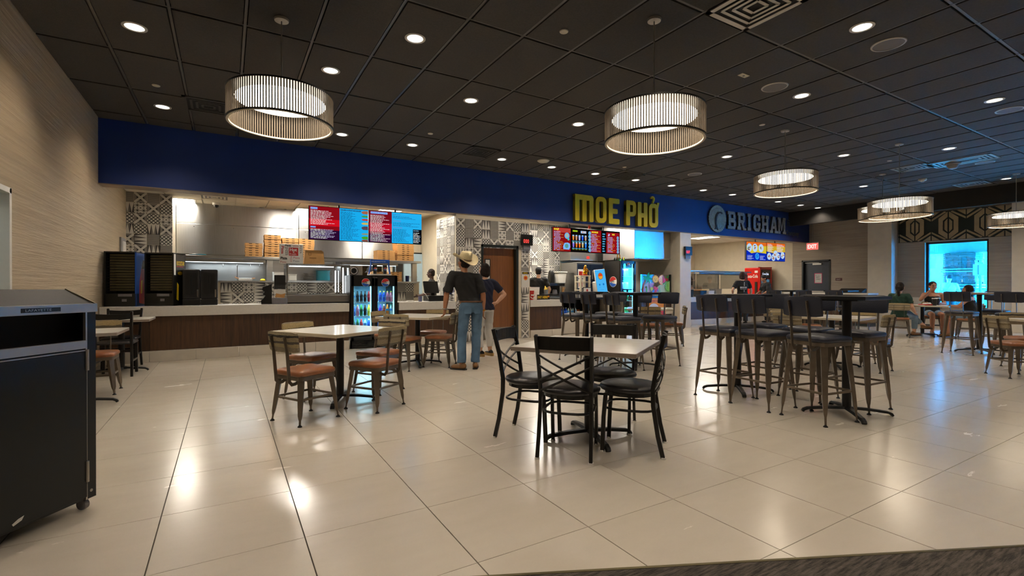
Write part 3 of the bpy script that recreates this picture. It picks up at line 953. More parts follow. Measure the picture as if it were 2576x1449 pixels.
def metal_leg(sx, sy, zt, w, d, spread):
    """pressed-steel leg: wide below the seat, tapering to a rod on a round foot"""
    top = Vector((sx * w, sy * d, zt)); bot = Vector((sx * (w + spread), sy * (d + spread), .012))
    ts = [0, .06, .55, .80, .86, .9, 1.0]; ws = [.024, .026, .021, .017, .013, .0085, .0075]
    pts = [top.lerp(bot, t) for t in ts]
    secs = [[(-q, -q * .75), (q, -q * .75), (q, q * .75), (-q, q * .75)] for q in ws]
    return MB().sweep(pts, secs, M['gun'], up=(sx, sy, 0)), bot


def metal_seat(t, zs, w, d, seatmat, backmat, zb0, zb1, bw, zr, spread, tall):
    """shared frame of the cafe chair and the bar stool; faces +y"""
    MB().prism(rrect(w - .02, d - .02, .04), zs - .045, zs - .008, 'xy', M['gun']).build('seat_frame', None, t)
    cushion(zs - .010, zs + .034, w, d, .055, .014).build('seat', M[seatmat], t, smooth=60)
    for sx in (-1, 1):
        for sy in (-1, 1):
            mb, b = metal_leg(sx, sy, zs - .02, w / 2 - .045, d / 2 - .045, spread)
            o = mb.build('leg', None, t)
            MB().lathe([(.019, 0), (.019, .006), (.010, .014), (.008, .02)], (b.x, b.y, 0), 12, M['iron']).build('foot', None, o, smooth=50)
    tt = (zs - .02 - zr) / (zs - .032); ex = w / 2 - .045 + spread * tt; ey = d / 2 - .045 + spread * tt
    c = [(-ex, -ey, zr), (ex, -ey, zr), (ex, ey, zr), (-ex, ey, zr)]
    for i in range(4):
        MB().bar(c[i], c[(i + 1) % 4], .011, .019, M['gun']).build('stretcher', None, t)
    yb = -d / 2
    for sx in (-1, 1):
        x = sx * bw * .235
        path = [(x, yb + .075, zs - .052), (x, yb + .03, zs - .075), (x, yb - .005, zs - .078), (x, yb - .028, zs - .05), (x, yb - .034, zs + .02), (x, yb - .052, zb0 + .03), (x, yb - .075, zb1 - .035)]
        o = MB().sweep(path, [(-.014, -.003), (.014, -.003), (.014, .003), (-.014, .003)], M['gun'], up=(1, 0, 0)).build('back_strap', None, t)
        sc = MB()
        for z, y in ((zb0 + .035, yb - .056), (zb1 - .05, yb - .074)): sc.ell((x, y - .004, z), (.006, .004, .006), M['chrome'], n=8)
        sc.build('screw', None, o, smooth=60)
    curved_back(bw, zb0, zb1, .034, .022, .024, yb - .030).build('backrest', M[backmat], t, smooth=50)


def make_cafe(label):
    t = thing('cafe_chair', label, 'chair', group='tan seated cafe chairs')
    metal_seat(t, .425, .39, .39, 'leather', 'fabric', .625, .80, .40, .215, .045, False)
    return t


def make_stool(label):
    t = thing('bar_stool', label, 'bar stool', group='navy bar stools')
    metal_seat(t, .715, .40, .38, 'navyvinyl', 'navyvinyl', .925, 1.10, .365, .27, .055, True)
    return t


def make_cross(label):
    """black metal chair with a crossed back and a round padded seat; faces +y"""
    t = thing('cross_back_chair', label, 'chair', group='black metal chairs')
    sq = [(-.015, -.012), (.015, -.012), (.015, .012), (-.015, .012)]
    for sx in (-1, 1):
        p = [(sx * .185, -.245, 0), (sx * .182, -.21, .15), (sx * .178, -.178, .36), (sx * .178, -.176, .47), (sx * .184, -.205, .66), (sx * .192, -.255, .855)]
        o = MB().sweep(p, sq, M['black'], up=(1, 0, 0)).build('rear_leg', None, t, bevel=.004, seg=1)
        MB().cyl((sx * .185, -.245, 0), (sx * .185, -.245, .012), .018, n=10, m=M['white']).build('glide', None, o)
        q = [(sx * .165, .175, .0), (sx * .168, .165, .25), (sx * .165, .15, .425)]
        o = MB().sweep(q, sq, M['black'], up=(1, 0, 0)).build('front_leg', None, t, bevel=.004, seg=1)
        MB().cyl((sx * .165, .175, 0), (sx * .165, .175, .012), .017, n=10, m=M['white']).build('glide', None, o)
    rp = [(-.18 + .36 * i / 8, -.232 - .030 * (1 - (i / 4 - 1) ** 2), .80) for i in range(9)]
    MB().sweep(rp, [(-.006, -.046), (.006, -.046), (.006, .046), (-.006, .046)], M['black']).build('top_rail', None, t, bevel=.003, seg=1)
    for a in (0, 1):
        for s in (-1, 1):
            z0, z1 = (.715 - a * .075, .535 - a * .075)
            bars = MB()
            pts = []
            for i in range(9):
                u = i / 8; bow = .03 * (1 - (2 * u - 1) ** 2)
                z = z0 + (z1 - z0) * u
                pts.append((s * (-.178 + .356 * u), -.190 - (z - .47) * .15 - bow, z))
            bars.tube(pts, .0085, 7, M['black']); bars.build('cross_bar', None, t, smooth=50)
    MB().prism([(.19 * math.cos(2 * PI * k / 20), -.005 + .185 * math.sin(2 * PI * k / 20)) for k in range(20)], .405, .43, 'xy', M['black']).build('seat_ring', None, t)
    cu = MB().lathe([(.19, .43), (.212, .437), (.218, .452), (.212, .468), (.19, .478), (.10, .487), (0, .489)], (0, 0, 0), 28, M['blackvinyl'])
    cu.build('seat', None, t, smooth=60)
    hp = []
    for k in range(20):
        a = 2 * PI * k / 20
        hp.append((.175 * math.copysign(abs(math.cos(a)) ** .6, math.cos(a)), -.01 + .18 * math.copysign(abs(math.sin(a)) ** .6, math.sin(a)), .31))
    MB().tube(hp, .0095, 8, M['black'], closed=True).build('stretcher', None, t, smooth=50)
    return t


def make_ladder(label):
    """black wood chair with a dished top rail; faces +y"""
    t = thing('wood_chair', label, 'chair', group='black wood chairs')
    for sx in (-1, 1):
        p = [(sx * .20, -.255, 0), (sx * .19, -.20, .25), (sx * .185, -.18, .45), (sx * .19, -.215, .66), (sx * .20, -.26, .86)]
        MB().sweep(p, [(-.017, -.015), (.017, -.015), (.017, .015), (-.017, .015)], M['black'], up=(1, 0, 0)).build('rear_leg', None, t, bevel=.005, seg=1)
        MB().bar((sx * .18, .18, 0), (sx * .175, .165, .43), .034, .034, M['black']).build('front_leg', None, t, bevel=.005, seg=1)
        MB().bar((sx * .185, .17, .2), (sx * .19, -.20, .2), .02, .024, M['black']).build('stretcher', None, t)
    for z, hh in ((.80, .075), (.64, .045)):
        rp = [(-.19 + .38 * i / 8, -.21 - (z - .64) * .25 - .02 * (1 - (i / 4 - 1) ** 2), z - .012 * (1 - (i / 4 - 1) ** 2)) for i in range(9)]
        MB().sweep(rp, [(-.009, -hh / 2), (.009, -hh / 2), (.009, hh / 2), (-.009, hh / 2)], M['black']).build('back_rail', None, t, bevel=.003, seg=1)
    MB().bar((-.18, .17, .3), (.18, .17, .3), .02, .024, M['black']).build('stretcher', None, t)
    cushion(.425, .46, .42, .41, .07, .008).build('seat', M['blackvinyl'], t, smooth=60)
    return t


def make_table(label, w, l, h, top='table', edge='tabedge', group='white topped tables', base_rot=PI / 4, reach=.36, name='dining_table', th=.032):
    t = thing(name, label, 'table', group=group)
    tp = MB().prism(rrect(w, l, .006, 1), h - th, h, 'xy', M[top], M[edge])
    tp.build('table_top', None, t, bevel=.003, seg=1)
    MB().box((-.16, -.16, h - th - .012), (.16, .16, h - th), M['iron']).build('top_plate', None, t)
    MB().cyl((0, 0, .05), (0, 0, h - th), .038, n=18, m=M['black']).build('column', None, t, smooth=40)
    for k in range(4):
        a = base_rot + k * PI / 2; c, s = math.cos(a), math.sin(a)
        p = [(0, 0, .062), (c * reach * .5, s * reach * .5, .052), (c * reach * .88, s * reach * .88, .036), (c * reach * .97, s * reach * .97, .022), (c * reach, s * reach, .004)]
        secs = [[(-q, -.010), (q, -.010), (q * .7, .012), (-q * .7, .012)] for q in (.034, .03, .026, .024, .022)]
        MB().sweep(p, secs, M['iron'], up=(0, 0, 1)).build('base_arm', None, t, bevel=.004, seg=1)
    return t


_first = {}


def place(maker, key, label, x, y, deg, group=None):
    """deg: direction faced, from +x"""
    rz = math.radians(deg) - PI / 2
    if key not in _first:
        o = maker(label); _first[key] = (o, kids(o)); o.location = (x, y, 0); o.rotation_euler = (0, 0, rz)
        if group: o['group'] = group
        return o
    src, ch = _first[key]
    return copy_tree(src, label, (x, y, 0), rz, group, ch)


def set_fabric(o, m):
    b = [c for c in kids(o) if c.name.startswith('backrest')][0]
    me = b.data.copy(); me.materials[0] = M[m]; b.data = me


# tables
def tbl(key, label, x, y, deg, *a, **k):
    o = place(lambda lb: make_table(lb, *a, **k), key, label, x, y, deg + 90, k.get('group'))
    return o


SQ = (.905, .905, .745)
G1 = 'square white dining tables'
tbl('sq', 'square white table on a black cross base among tan chairs, left of centre', 1.02, 5.23, 31, *SQ, edge='tabedge2', group=G1, base_rot=math.radians(36))
tbl('sq', 'square white table by the man in the straw hat', 2.52, 7.08, 40, *SQ, group=G1)
tbl('sqg', 'square white table with four black cross-back chairs, front centre', 2.46, 2.96, 33, .93, .93, .742, group=G1, base_rot=math.radians(40))
tbl('sq', 'square white table between the navy stools and the orange poster', 7.5, 7.1, 44, *SQ, group=G1)
tbl('sq', 'square white table behind the three nearest bar stools', 7.75, 3.75, 9, *SQ, group=G1)
tbl('sq', 'square white table far back in front of the red drinks cooler', 9.35, 5.5, 30, *SQ, group=G1)
tbl('sq', 'square white table where the three people sit by the window', 14.4, 4.95, 20, *SQ, group=G1)
tbl('sq', 'square white table cut by the right edge of the picture', 9.50, 1.72, 50, *SQ, group=G1)
tbl('sm', 'small white table by the left wall, just behind the black bin', -1.26, 6.33, 0, .70, .70, .742, group=G1, reach=.30, base_rot=math.radians(90))
tbl('sm', 'small white table by the left wall, against the counter', -1.25, 8.52, 0, .74, .70, .742, group=G1, reach=.30)
G2 = 'tall black bar tables'
BT = dict(top='plastic', edge='plastic', group=G2, base_rot=math.radians(45), reach=.37, name='bar_table')
tbl('bar', 'tall black bar table nearest the camera, right of centre', 4.98, 2.28, 0, .52, .52, 1.10, **BT)
tbl('bar', 'tall black bar table behind the nearest one', 5.03, 3.43, 0, .52, .52, 1.10, **BT)
tbl('bar', 'tall black bar table in front of the drinks cooler and fruit panel', 5.22, 5.22, 0, .52, .52, 1.10, **BT)
tbl('bar', 'tall black bar table in front of the OPEN sign', 5.24, 6.37, 0, .52, .52, 1.10, **BT)
tbl('bar', 'tall black bar table far back in front of the man in the dark cap', 12.4, 6.95, 0, .52, .52, 1.10, **BT)
tbl('bar', 'tall black bar table far back below the EXIT sign', 12.4, 5.8, 0, .52, .52, 1.10, **BT)
tbl('barw', 'tall white topped bar table in front of the patio window', 11.72, 3.2, 0, .60, .60, 1.08, group=G2, base_rot=math.radians(45), name='bar_table', reach=.37)
tbl('barw', 'tall white topped bar table hidden behind the right edge', 11.75, 2.1, 0, .60, .60, 1.08, group=G2)

cafe = lambda lb, x, y, a, f=None: (lambda o: set_fabric(o, f) if f else o)(place(make_cafe, 'cafe', lb, x, y, a))
cafe('tan cafe chair with dark banded back, front left at the left table', .615, 4.68, 28)
cafe('tan cafe chair with pale banded back, front right at the left table', 1.27, 4.80, 124, 'fabric2')
cafe('tan cafe chair behind the left table, by the walnut counter', .80, 5.56, 303, 'fabric3')
cafe('tan cafe chair behind the left table, by the drinks cooler', 1.50, 5.52, 212, 'fabric')
cafe('tan cafe chair with pale back nearest the camera at the hat man table', 2.22, 6.80, 40, 'fabric2')
cafe('tan cafe chair whose back the man in the straw hat holds', 2.77, 6.80, 142, 'fabric2')
cafe('tan cafe chair behind the hat man table, by the cooler', 2.22, 7.48, 312, 'fabric3')
cafe('tan cafe chair behind the hat man table, by the short counter', 2.92, 7.50, 226, 'fabric3')
cafe('tan cafe chair behind the small table at the left wall', -1.25, 6.97, 270, 'fabric3')
cafe('tan cafe chair with its back to us beside the orange poster', 7.16, 6.78, 45, 'fabric3')
cafe('tan cafe chair standing sideways against the white partition', 7.80, 6.77, 135, 'fabric')
cafe('tan cafe chair with its back to us behind the right bar stools', 7.86, 3.30, 92, 'fabric2')
cafe('tan cafe chair behind the nearest bar table, facing right', 7.19, 3.98, 2, 'fabric2')
cafe('tan cafe chair facing left beside the green-shirted woman', 8.38, 3.72, 182, 'fabric3')
cafe('tan cafe chair on the far side of the table behind the bar stools', 7.72, 4.33, 272, 'fabric2')
cafe('tan cafe chair far back below the woman in the black tee', 8.85, 5.25, 30, 'fabric2')
cafe('tan cafe chair far back left of the white table edge', 9.62, 5.05, 120, 'fabric2')
cafe('tan cafe chair carrying the woman in green', 13.72, 5.16, 20, 'fabric2')
cafe('tan cafe chair carrying the woman in the black top', 15.28, 5.06, 200, 'fabric3')
cafe('tan cafe chair carrying the dark haired girl', 14.70, 4.20, 100, 'fabric2')
cafe('tan cafe chair angled at the right edge, its back to the window', 8.97, 2.10, -40, 'fabric2')
cafe('tan cafe chair partly cut by the right edge, behind the other', 9.95, 2.20, 222, 'fabric')

stool = lambda lb, x, y, a: place(make_stool, 'stool', lb, x, y, a)
stool('navy bar stool nearest the camera, its back to us', 4.585, 2.33, -9)
stool('navy bar stool second from the camera in the near left row', 4.61, 2.87, -4)
stool('navy bar stool farthest in the near left row, by the white partition', 4.63, 3.32, 1)
stool('navy bar stool at the right side of the nearest black bar table', 5.33, 2.36, 178)
stool('navy bar stool in the middle of the right row of the near bar tables', 5.38, 2.84, 183)
stool('navy bar stool at the far end of the right row of the near bar tables', 5.40, 3.36, 180)
stool('navy bar stool in front of the pay counter, its back to us', 4.87, 6.15, 3)
stool('navy bar stool in front of the OPEN sign, its back to us', 4.87, 5.62, -2)
stool('navy bar stool in front of the ordering kiosk, its back to us', 4.90, 5.14, -6)
stool('navy bar stool facing us in front of the orange poster and lime slice', 5.60, 5.10, 186)
stool('navy bar stool facing us in front of the palm picture', 5.62, 5.66, 180)
stool('navy bar stool facing us in front of the glowing upright cooler', 5.62, 6.22, 178)
stool('navy bar stool far back in front of the man in the dark cap', 12.0, 7.05, 0)
stool('navy bar stool far back left of the slate door', 12.0, 6.32, 0)
stool('navy bar stool far back in front of the slate door', 12.0, 5.66, 0)
stool('navy bar stool silhouetted against the patio window', 11.23, 3.30, 0)
stool('navy bar stool right of the patio window, its back to us', 11.23, 2.64, 0)
stool('navy bar stool on the window side of the white bar table', 12.25, 3.15, 180)

cross = lambda lb, x, y, a: place(make_cross, 'cross', lb, x, y, a)
cross('black cross-back chair with its back to us, front centre', 2.15, 2.80, 42)
cross('black cross-back chair at the left of the front centre table', 2.11, 3.24, -55)
cross('black cross-back chair at the right of the front centre table', 2.57, 2.63, 130)
cross('black cross-back chair behind the front centre table', 2.80, 3.09, 222)
wood = lambda lb, x, y, a: place(make_ladder, 'ladder', lb, x, y, a)
wood('black wood chair by the left wall, its back to us', -1.26, 8.28, 88)
wood('black wood chair by the left wall, nearest the counter', -1.31, 8.92, 268)


# ---------------------------------------------------------------- litter bin at the left edge
bin_ = thing('waste_bin', 'black laminate waste bin with silver bands at the left edge', 'bin', (-.617, 3.385, 0), math.atan2(.796, .605) - PI / 2 + PI / 2)
# local axes: x runs along the front towards the camera-left, y points at the viewer's right
def bx(a, b, m): return MB().box(a, b, M[m])
BW, BD = .74, .60
bin_.rotation_euler = (0, 0, math.atan2(.796, .605))
W = lambda mb, n, **k: mb.build(n, None, bin_, **k)
W(bx((-BW, 0, .06), (0, BD, .86), 'binblk'), 'body')
W(bx((-BW + .03, -.014, .075), (-.045, 0, .845), 'binblk'), 'door', bevel=.002)
W(bx((-.045, -.008, .06), (.008, .02, 1.075), 'binblk').box((-.002, .02, .06), (.008, BD, 1.075), M['binblk']), 'side_post')
W(bx((-.05, -.012, .06), (-.042, .004, 1.075), 'alu'), 'edge_strip')
W(bx((-BW, -.02, .862), (-.048, .006, .905), 'alu'), 'band', bevel=.002)
W(bx((-BW, -.016, .848), (-.048, .004, .854), 'alu'), 'thin_band')
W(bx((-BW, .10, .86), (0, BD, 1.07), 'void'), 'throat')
W(MB().box((-BW, -.02, 1.052), (.008, .006, 1.098), M['alu']), 'top_band', bevel=.002)
hood = MB().prism([(-.012, 1.098), (.006, 1.098), (.17, 1.172), (BD, 1.172), (BD, 1.05), (.05, 1.05)], -BW, .006, 'yz', M['binhood'])
W(hood, 'hood', bevel=.003)
W(MB().bar((.004, -.008, 1.098), (.004, .17, 1.174), .008, .006, M['strip']), 'hood_edge')
nm = MB().box((-.36, -.023, 1.064), (-.185, -.020, 1.085), M['frameblk'])
nm.text('LAFAYETTE', .017, M['alu'], TR(-.345, -.0235, 1.069), sx=1.35); W(nm, 'name_badge')
for z in (.80, .21):
    W(MB().cyl((-.046, -.016, z - .055), (-.046, -.016, z + .055), .008, n=10, m=M['alu']), 'hinge', smooth=40)
for x, y in ((-.03, .03), (-.03, BD - .05), (-BW + .05, .03), (-BW + .05, BD - .05)):
    W(MB().cyl((x - .012, y, .028), (x + .012, y, .028), .028, n=16, m=M['greyp']).cyl((x, y, .03), (x, y, .062), .01, n=8, m=M['alu']), 'caster', smooth=40)
W(MB().cyl((-.02, -.011, .10), (-.02, -.006, .10), .008, n=10, m=M['alu']), 'screw')
W(MB().prism([(-.39, .088), (-.355, .10), (-.345, .118), (-.37, .112), (-.395, .098)], -.0155, -.0145, 'xz', M['paperw']), 'chipped_corner')

# condiment station along the right wall
cs = thing('condiment_station', 'white topped service station below the slate door', 'counter', (16.5, 8.1, 0))
MB().box((-.3, -1.25, .94), (.35, 1.25, .99), M['quartz']).build('worktop', None, cs, bevel=.005)
for k in range(4):
    MB().box((-.26, -1.22 + .61 * k, .08), (.31, -1.22 + .61 * k + .60, .94), M['wood']).build('cabinet', None, cs, bevel=.003)
MB().box((-.24, -1.2, 0), (.3, 1.2, .08), M['frameblk']).build('plinth', None, cs)
tr = thing('cutlery_tray', 'black lidded tray on the white service station', 'tray', (16.5, 7.42, .99))
MB().box((-.15, -.34, 0), (.15, .34, .03), M['plastic']).build('base', None, tr, bevel=.004)
MB().prism([(-.15, .03), (.15, .03), (.15, .12), (.10, .14)], -.34, .34, 'xz', M['plastic']).build('lid', None, tr, bevel=.004)
# ---------------------------------------------------------------- header lettering
def strokes(name, label, polys, holes_ok=None, y=WY, depth=.09, face='yel', side='yeld', parent=None, bevel=.018):
    """raised sign letter made of welded strokes"""
    mb = MB()
    for p in polys: mb.prism(p, y - depth, y - .001, 'xz', M[face], M[side])
    return mb.build(name, None, parent, bevel=0)


def ringpoly(x0, z0, x1, z1, r, w):
    """rounded frame as quads strips: returns outer/inner loops"""
    o = [((x0 + x1) / 2 + a, (z0 + z1) / 2 + b) for a, b in rrect(x1 - x0, z1 - z0, r, 4)]
    i = [((x0 + x1) / 2 + a, (z0 + z1) / 2 + b) for a, b in rrect(x1 - x0 - 2 * w, z1 - z0 - 2 * w, max(.02, r - w * .8), 4)]
    return o, i


def rect(x0, z0, x1, z1): return [(x0, z0), (x1, z0), (x1, z1), (x0, z1)]


def rrc(x0, z0, x1, z1, r=.03): return [((x0 + x1) / 2 + a, (z0 + z1) / 2 + b) for a, b in rrect(x1 - x0, z1 - z0, r, 3)]


moe = thing('letter_sign', 'raised yellow letters reading MOE PHO on the navy header', 'sign', (7.3, WY, 2.79))
LB, LT = 2.79, 3.445
dz = lambda p, x, z: [(a - x, b - z) for a, b in p]


def letter(name, polys, rings=()):
    mb = MB()
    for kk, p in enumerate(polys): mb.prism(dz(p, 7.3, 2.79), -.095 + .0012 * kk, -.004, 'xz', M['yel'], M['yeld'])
    for (x0, z0, x1, z1, r, w) in rings:
        o, i = ringpoly(x0, z0, x1, z1, r, w); o = dz(o, 7.3, 2.79); i = dz(i, 7.3, 2.79); n = len(o)
        vs = [(a, -.0965, b) for a, b in o] + [(a, -.0965, b) for a, b in i] + [(a, -.004, b) for a, b in o] + [(a, -.004, b) for a, b in i]
        mb.add(vs, [(k, (k + 1) % n, n + (k + 1) % n, n + k) for k in range(n)], M['yel'])
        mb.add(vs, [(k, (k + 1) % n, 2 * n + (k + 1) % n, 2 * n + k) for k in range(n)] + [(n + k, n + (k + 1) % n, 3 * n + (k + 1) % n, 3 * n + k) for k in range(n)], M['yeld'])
    return mb.build(name, None, moe)


w = .125
letter('letter_m', [rrc(7.305, LB, 7.44, LT - .02), rrc(7.53, LB, 7.665, LT - .03), rrc(7.755, LB, 7.885, LT - .05), [(7.305, LT - .13), (7.84, LT - .13), (7.885, LT - .13), (7.885, LT - .07), (7.86, LT - .02), (7.82, LT), (7.305, LT)]])
letter('letter_o', [], [(7.955, LB, 8.305, LT, .13, .115)])
letter('letter_e', [rrc(8.385, LB, 8.52, LT), rrc(8.40, LB, 8.75, LB + .135), rrc(8.40, LT - .13, 8.75, LT), rrc(8.40, 3.055, 8.69, 3.18)])
letter('letter_p', [rrc(8.985, LB, 9.12, LT)], [(8.985, 3.03, 9.335, LT, .12, .115)])
letter('letter_h', [rrc(9.40, LB, 9.535, LT - .01), rrc(9.62, LB, 9.755, LT - .01), rrc(9.42, 3.03, 9.73, 3.15)])
letter('letter_o_horn', [[(10.085, LT - .17), (10.16, LT - .15), (10.21, LT + .03), (10.13, LT + .03)]], [(9.815, LB, 10.165, LT - .01, .13, .115)])
hk = MB()
hp = [(9.90 + .055 * 1.0 * math.cos(a) + .06, 3.56 + .055 * math.sin(a)) for a in [math.radians(q) for q in (170, 130, 90, 50, 10, -20)]] + [(9.99, 3.50), (9.965, 3.455)]
hk.sweep([(a - 7.3, -.05, b - 2.79) for a, b in hp], [(-.024, -.045), (.024, -.045), (.024, .0), (-.024, .0)], M['yel'], up=(0, 1, 0))
hk.build('hook_accent', None, moe)

bri = thing('letter_sign', 'weathered grey slab letters reading BRIGHAM on the navy header', 'sign', (13.2, WY, 2.96))
xw = {'B': 13.27, 'R': 13.78, 'I': 14.33, 'G': 14.62, 'H': 15.12, 'A': 15.63, 'M': 16.10}
for ch, x in xw.items():
    a, b = x - 13.2, 0.0; H = .54; W2 = .40; mb = MB(); q = .115
    kk = [0]
    def pr(p):
        kk[0] += 1; mb.prism(p, -.07 + .0011 * kk[0], -.003, 'xz', M['signgrey'], M['signdk'])
    ser = lambda x0: pr(rect(x0 - .04, b, x0 + q + .04, b + .10)) or pr(rect(x0 - .04, b + H - .10, x0 + q + .04, b + H))
    if ch == 'B':
        pr(rect(a, b, a + q, b + H)); ser(a)
        for z0, z1 in ((b, b + .29), (b + .25, b + H)):
            mx = a + W2 - (.02 if z0 > b else 0)
            pr(rect(a, z0, mx - .06, z0 + .09)); pr(rect(a, z1 - .09, mx - .06, z1)); pr([(mx - .12, z0), (mx - .04, z0 + .02), (mx, z0 + .09), (mx, z1 - .09), (mx - .04, z1 - .02), (mx - .12, z1)])
    elif ch == 'R':
        pr(rect(a, b, a + q, b + H)); ser(a); mx = a + W2 - .02
        pr(rect(a, b + .22, mx - .06, b + .31)); pr(rect(a, b + H - .10, mx - .06, b + H)); pr([(mx - .12, b + .22), (mx - .03, b + .26), (mx, b + .33), (mx, b + H - .09), (mx - .04, b + H - .02), (mx - .12, b + H)])
        pr([(a + .16, b + .24), (a + .29, b + .24), (a + .37, b + .06), (a + .45, b + .06), (a + .45, b), (a + .29, b)])
    elif ch == 'I':
        pr(rect(a, b, a + q, b + H)); ser(a)
    elif ch == 'G':
        for p in ([(a, b + .1), (a + .08, b + .02), (a + .14, b), (a + .14, b + H), (a + .08, b + H - .02), (a, b + H - .1)], rect(a + .12, b, a + W2 - .06, b + .10), rect(a + .12, b + H - .1, a + W2 - .06, b + H),
                  [(a + W2 - .12, b), (a + W2 - .03, b + .05), (a + W2, b + .1), (a + W2, b + .27), (a + W2 - .12, b + .27)], rect(a + .21, b + .2, a + W2 + .02, b + .28), [(a + W2 - .12, b + H - .19), (a + W2, b + H - .19), (a + W2, b + H - .08), (a + W2 - .06, b + H), (a + W2 - .12, b + H)]): pr(p)
    elif ch == 'H':
        pr(rect(a, b, a + q, b + H)); ser(a); pr(rect(a + .26, b, a + .26 + q, b + H)); ser(a + .26); pr(rect(a, b + .22, a + .3, b + .32))
    elif ch == 'A':
        pr([(a - .02, b), (a + .10, b), (a + .24, b + H), (a + .13, b + H)]); pr([(a + .28, b), (a + .40, b), (a + .27, b + H), (a + .16, b + H)]); pr(rect(a + .06, b + .14, a + .33, b + .23)); pr(rect(a - .05, b, a + .14, b + .08)); pr(rect(a + .25, b, a + .44, b + .08))
    else:
        pr(rect(a, b, a + .10, b + H)); pr(rect(a + .33, b, a + .44, b + H)); pr([(a + .05, b + H), (a + .14, b + H), (a + .24, b + .1), (a + .18, b + .1)]); pr([(a + .38, b + H), (a + .29, b + H), (a + .18, b + .1), (a + .24, b + .1)])
        pr(rect(a - .03, b, a + .14, b + .08)); pr(rect(a + .29, b, a + .48, b + .08)); pr(rect(a - .03, b + H - .08, a + .10, b + H)); pr(rect(a + .34, b + H - .08, a + .47, b + H))
    mb.v = [(.05 + (q[0] - .07) * .93, q[1], q[2]) for q in mb.v]; mb.build('letter_' + ch.lower(), None, bri)
scp = MB()
scp.text('Fish', .30, ink('3d4450'), TR(16.45 - 13.2, -.03, .30, 0), .012, sx=.8); scp.text('Company', .24, ink('3d4450'), TR(16.38 - 13.2, -.03, -.02, 0), .012, sx=.85)
scp.build('script_lettering', None, bri)
em_t = thing('round_emblem', 'round grey-green emblem with a leaping fish on the navy header', 'sign', (12.75, WY, 3.23))
mb = MB(); n = 60
pts = [((.40 + .012 * (k % 2)) * math.cos(2 * PI * k / n), (.40 + .012 * (k % 2)) * math.sin(2 * PI * k / n)) for k in range(n)]
mb.prism(pts, -.05, -.003, 'xz', M['emb'], M['signdk']); mb.build('disc', None, em_t)
MB().lathe([(.30, 0), (.315, .006), (.33, 0)], n=40, m=M['signgrey'], ends=False).build('inner_ring', None, em_t).rotation_euler = (PI / 2, 0, 0)
kids(em_t)[-1].location = (0, -.05, 0)
fish = [(.20, .19), (.12, .22), (.0, .20), (-.09, .12), (-.13, .0), (-.13, -.13), (-.10, -.24), (-.16, -.33), (-.07, -.31), (.0, -.34), (-.04, -.24), (-.06, -.12), (-.04, -.02), (.03, .07), (.11, .13), (.19, .15)]
MB().prism(fish, -.075, -.05, 'xz', M['signdk']).build('fish_back', None, em_t)
MB().prism([(.16, .155), (.06, .17), (-.02, .12), (-.06, .03), (-.07, -.10), (-.075, -.2), (-.06, -.10), (-.03, 0), (.04, .08), (.12, .135)], -.08, -.074, 'xz', M['signgrey']).build('fish_belly', None, em_t)


# ---------------------------------------------------------------- menu screens
class Disp:
    """a flat lit screen: coloured shapes laid out in 0..1 units"""
    def __init__(s, w, h): s.w = w; s.h = h; s.mb = MB(); s.k = 0
    def r(s, x0, y0, x1, y1, c, e=1.0):
        s.k += 1; d = -.0125 - .00025 * s.k
        s.mb.quad((x0 * s.w, d, y0 * s.h), (x1 * s.w, d, y0 * s.h), (x1 * s.w, d, y1 * s.h), (x0 * s.w, d, y1 * s.h), scr(c, e)); return s
    def lay(s): s.k += 1; return -.0125 - .00025 * s.k
    def poly(s, ps, c, e=1.0):
        d = s.lay(); s.mb.add([(p[0] * s.w, d, p[1] * s.h) for p in ps], [tuple(range(len(ps)))], scr(c, e)); return s
    def disc(s, x, y, r, c, e=1.0, sq=1.0):
        return s.poly([(x + r * math.cos(2 * PI * k / 18) * s.h / s.w, y + r * sq * math.sin(2 * PI * k / 18)) for k in range(18)], c, e)
    def t(s, body, x, y, size, c, e=1.0, bold=.0, sx=1.0):
        d = s.lay(); s.mb.text(body, size * s.h, scr(c, e), TR(x * s.w, d, y * s.h), bold=bold, sx=sx); return s
    def lines(s, x0, x1, y0, y1, n, c, e=1.0, seed=1, hgt=.35, head=None):
        r = random.Random(seed); st = (y1 - y0) / n; d = s.lay()
        for i in range(n):
            y = y1 - st * (i + 1); x = x0; end = x0 + (x1 - x0) * r.uniform(.55, 1)
            first = True
            while x < end:
                l = r.uniform(.018, .05); m = scr(head, e) if head and first and r.random() < .9 else scr(c, e)
                if x - x0 > (x1 - x0) * .38: first = False
                s.mb.quad((x * s.w, d, y * s.h), (min(x + l, end) * s.w, d, y * s.h), (min(x + l, end) * s.w, d, (y + st * hgt) * s.h), (x * s.w, d, (y + st * hgt) * s.h), m)
                x += l + .008
        return s


def screen(label, x, z, w, h, disp, y=WY + .16, tilt=.0, group='menu screens'):
    t = thing('menu_screen', label, 'screen', (x, y, z), 0, group)
    MB().box((0, -.010, 0), (w, .045, h), M['plastic']).build('case', None, t, bevel=.002)
    MB().bar((w / 2, .03, h), (w / 2, .03, 2.76 - z + .3), .03, .02, M['plastic']).build('mount_pole', None, t)
    disp.mb.build('display', None, t)
    t.rotation_euler = (tilt, 0, 0)
    return t


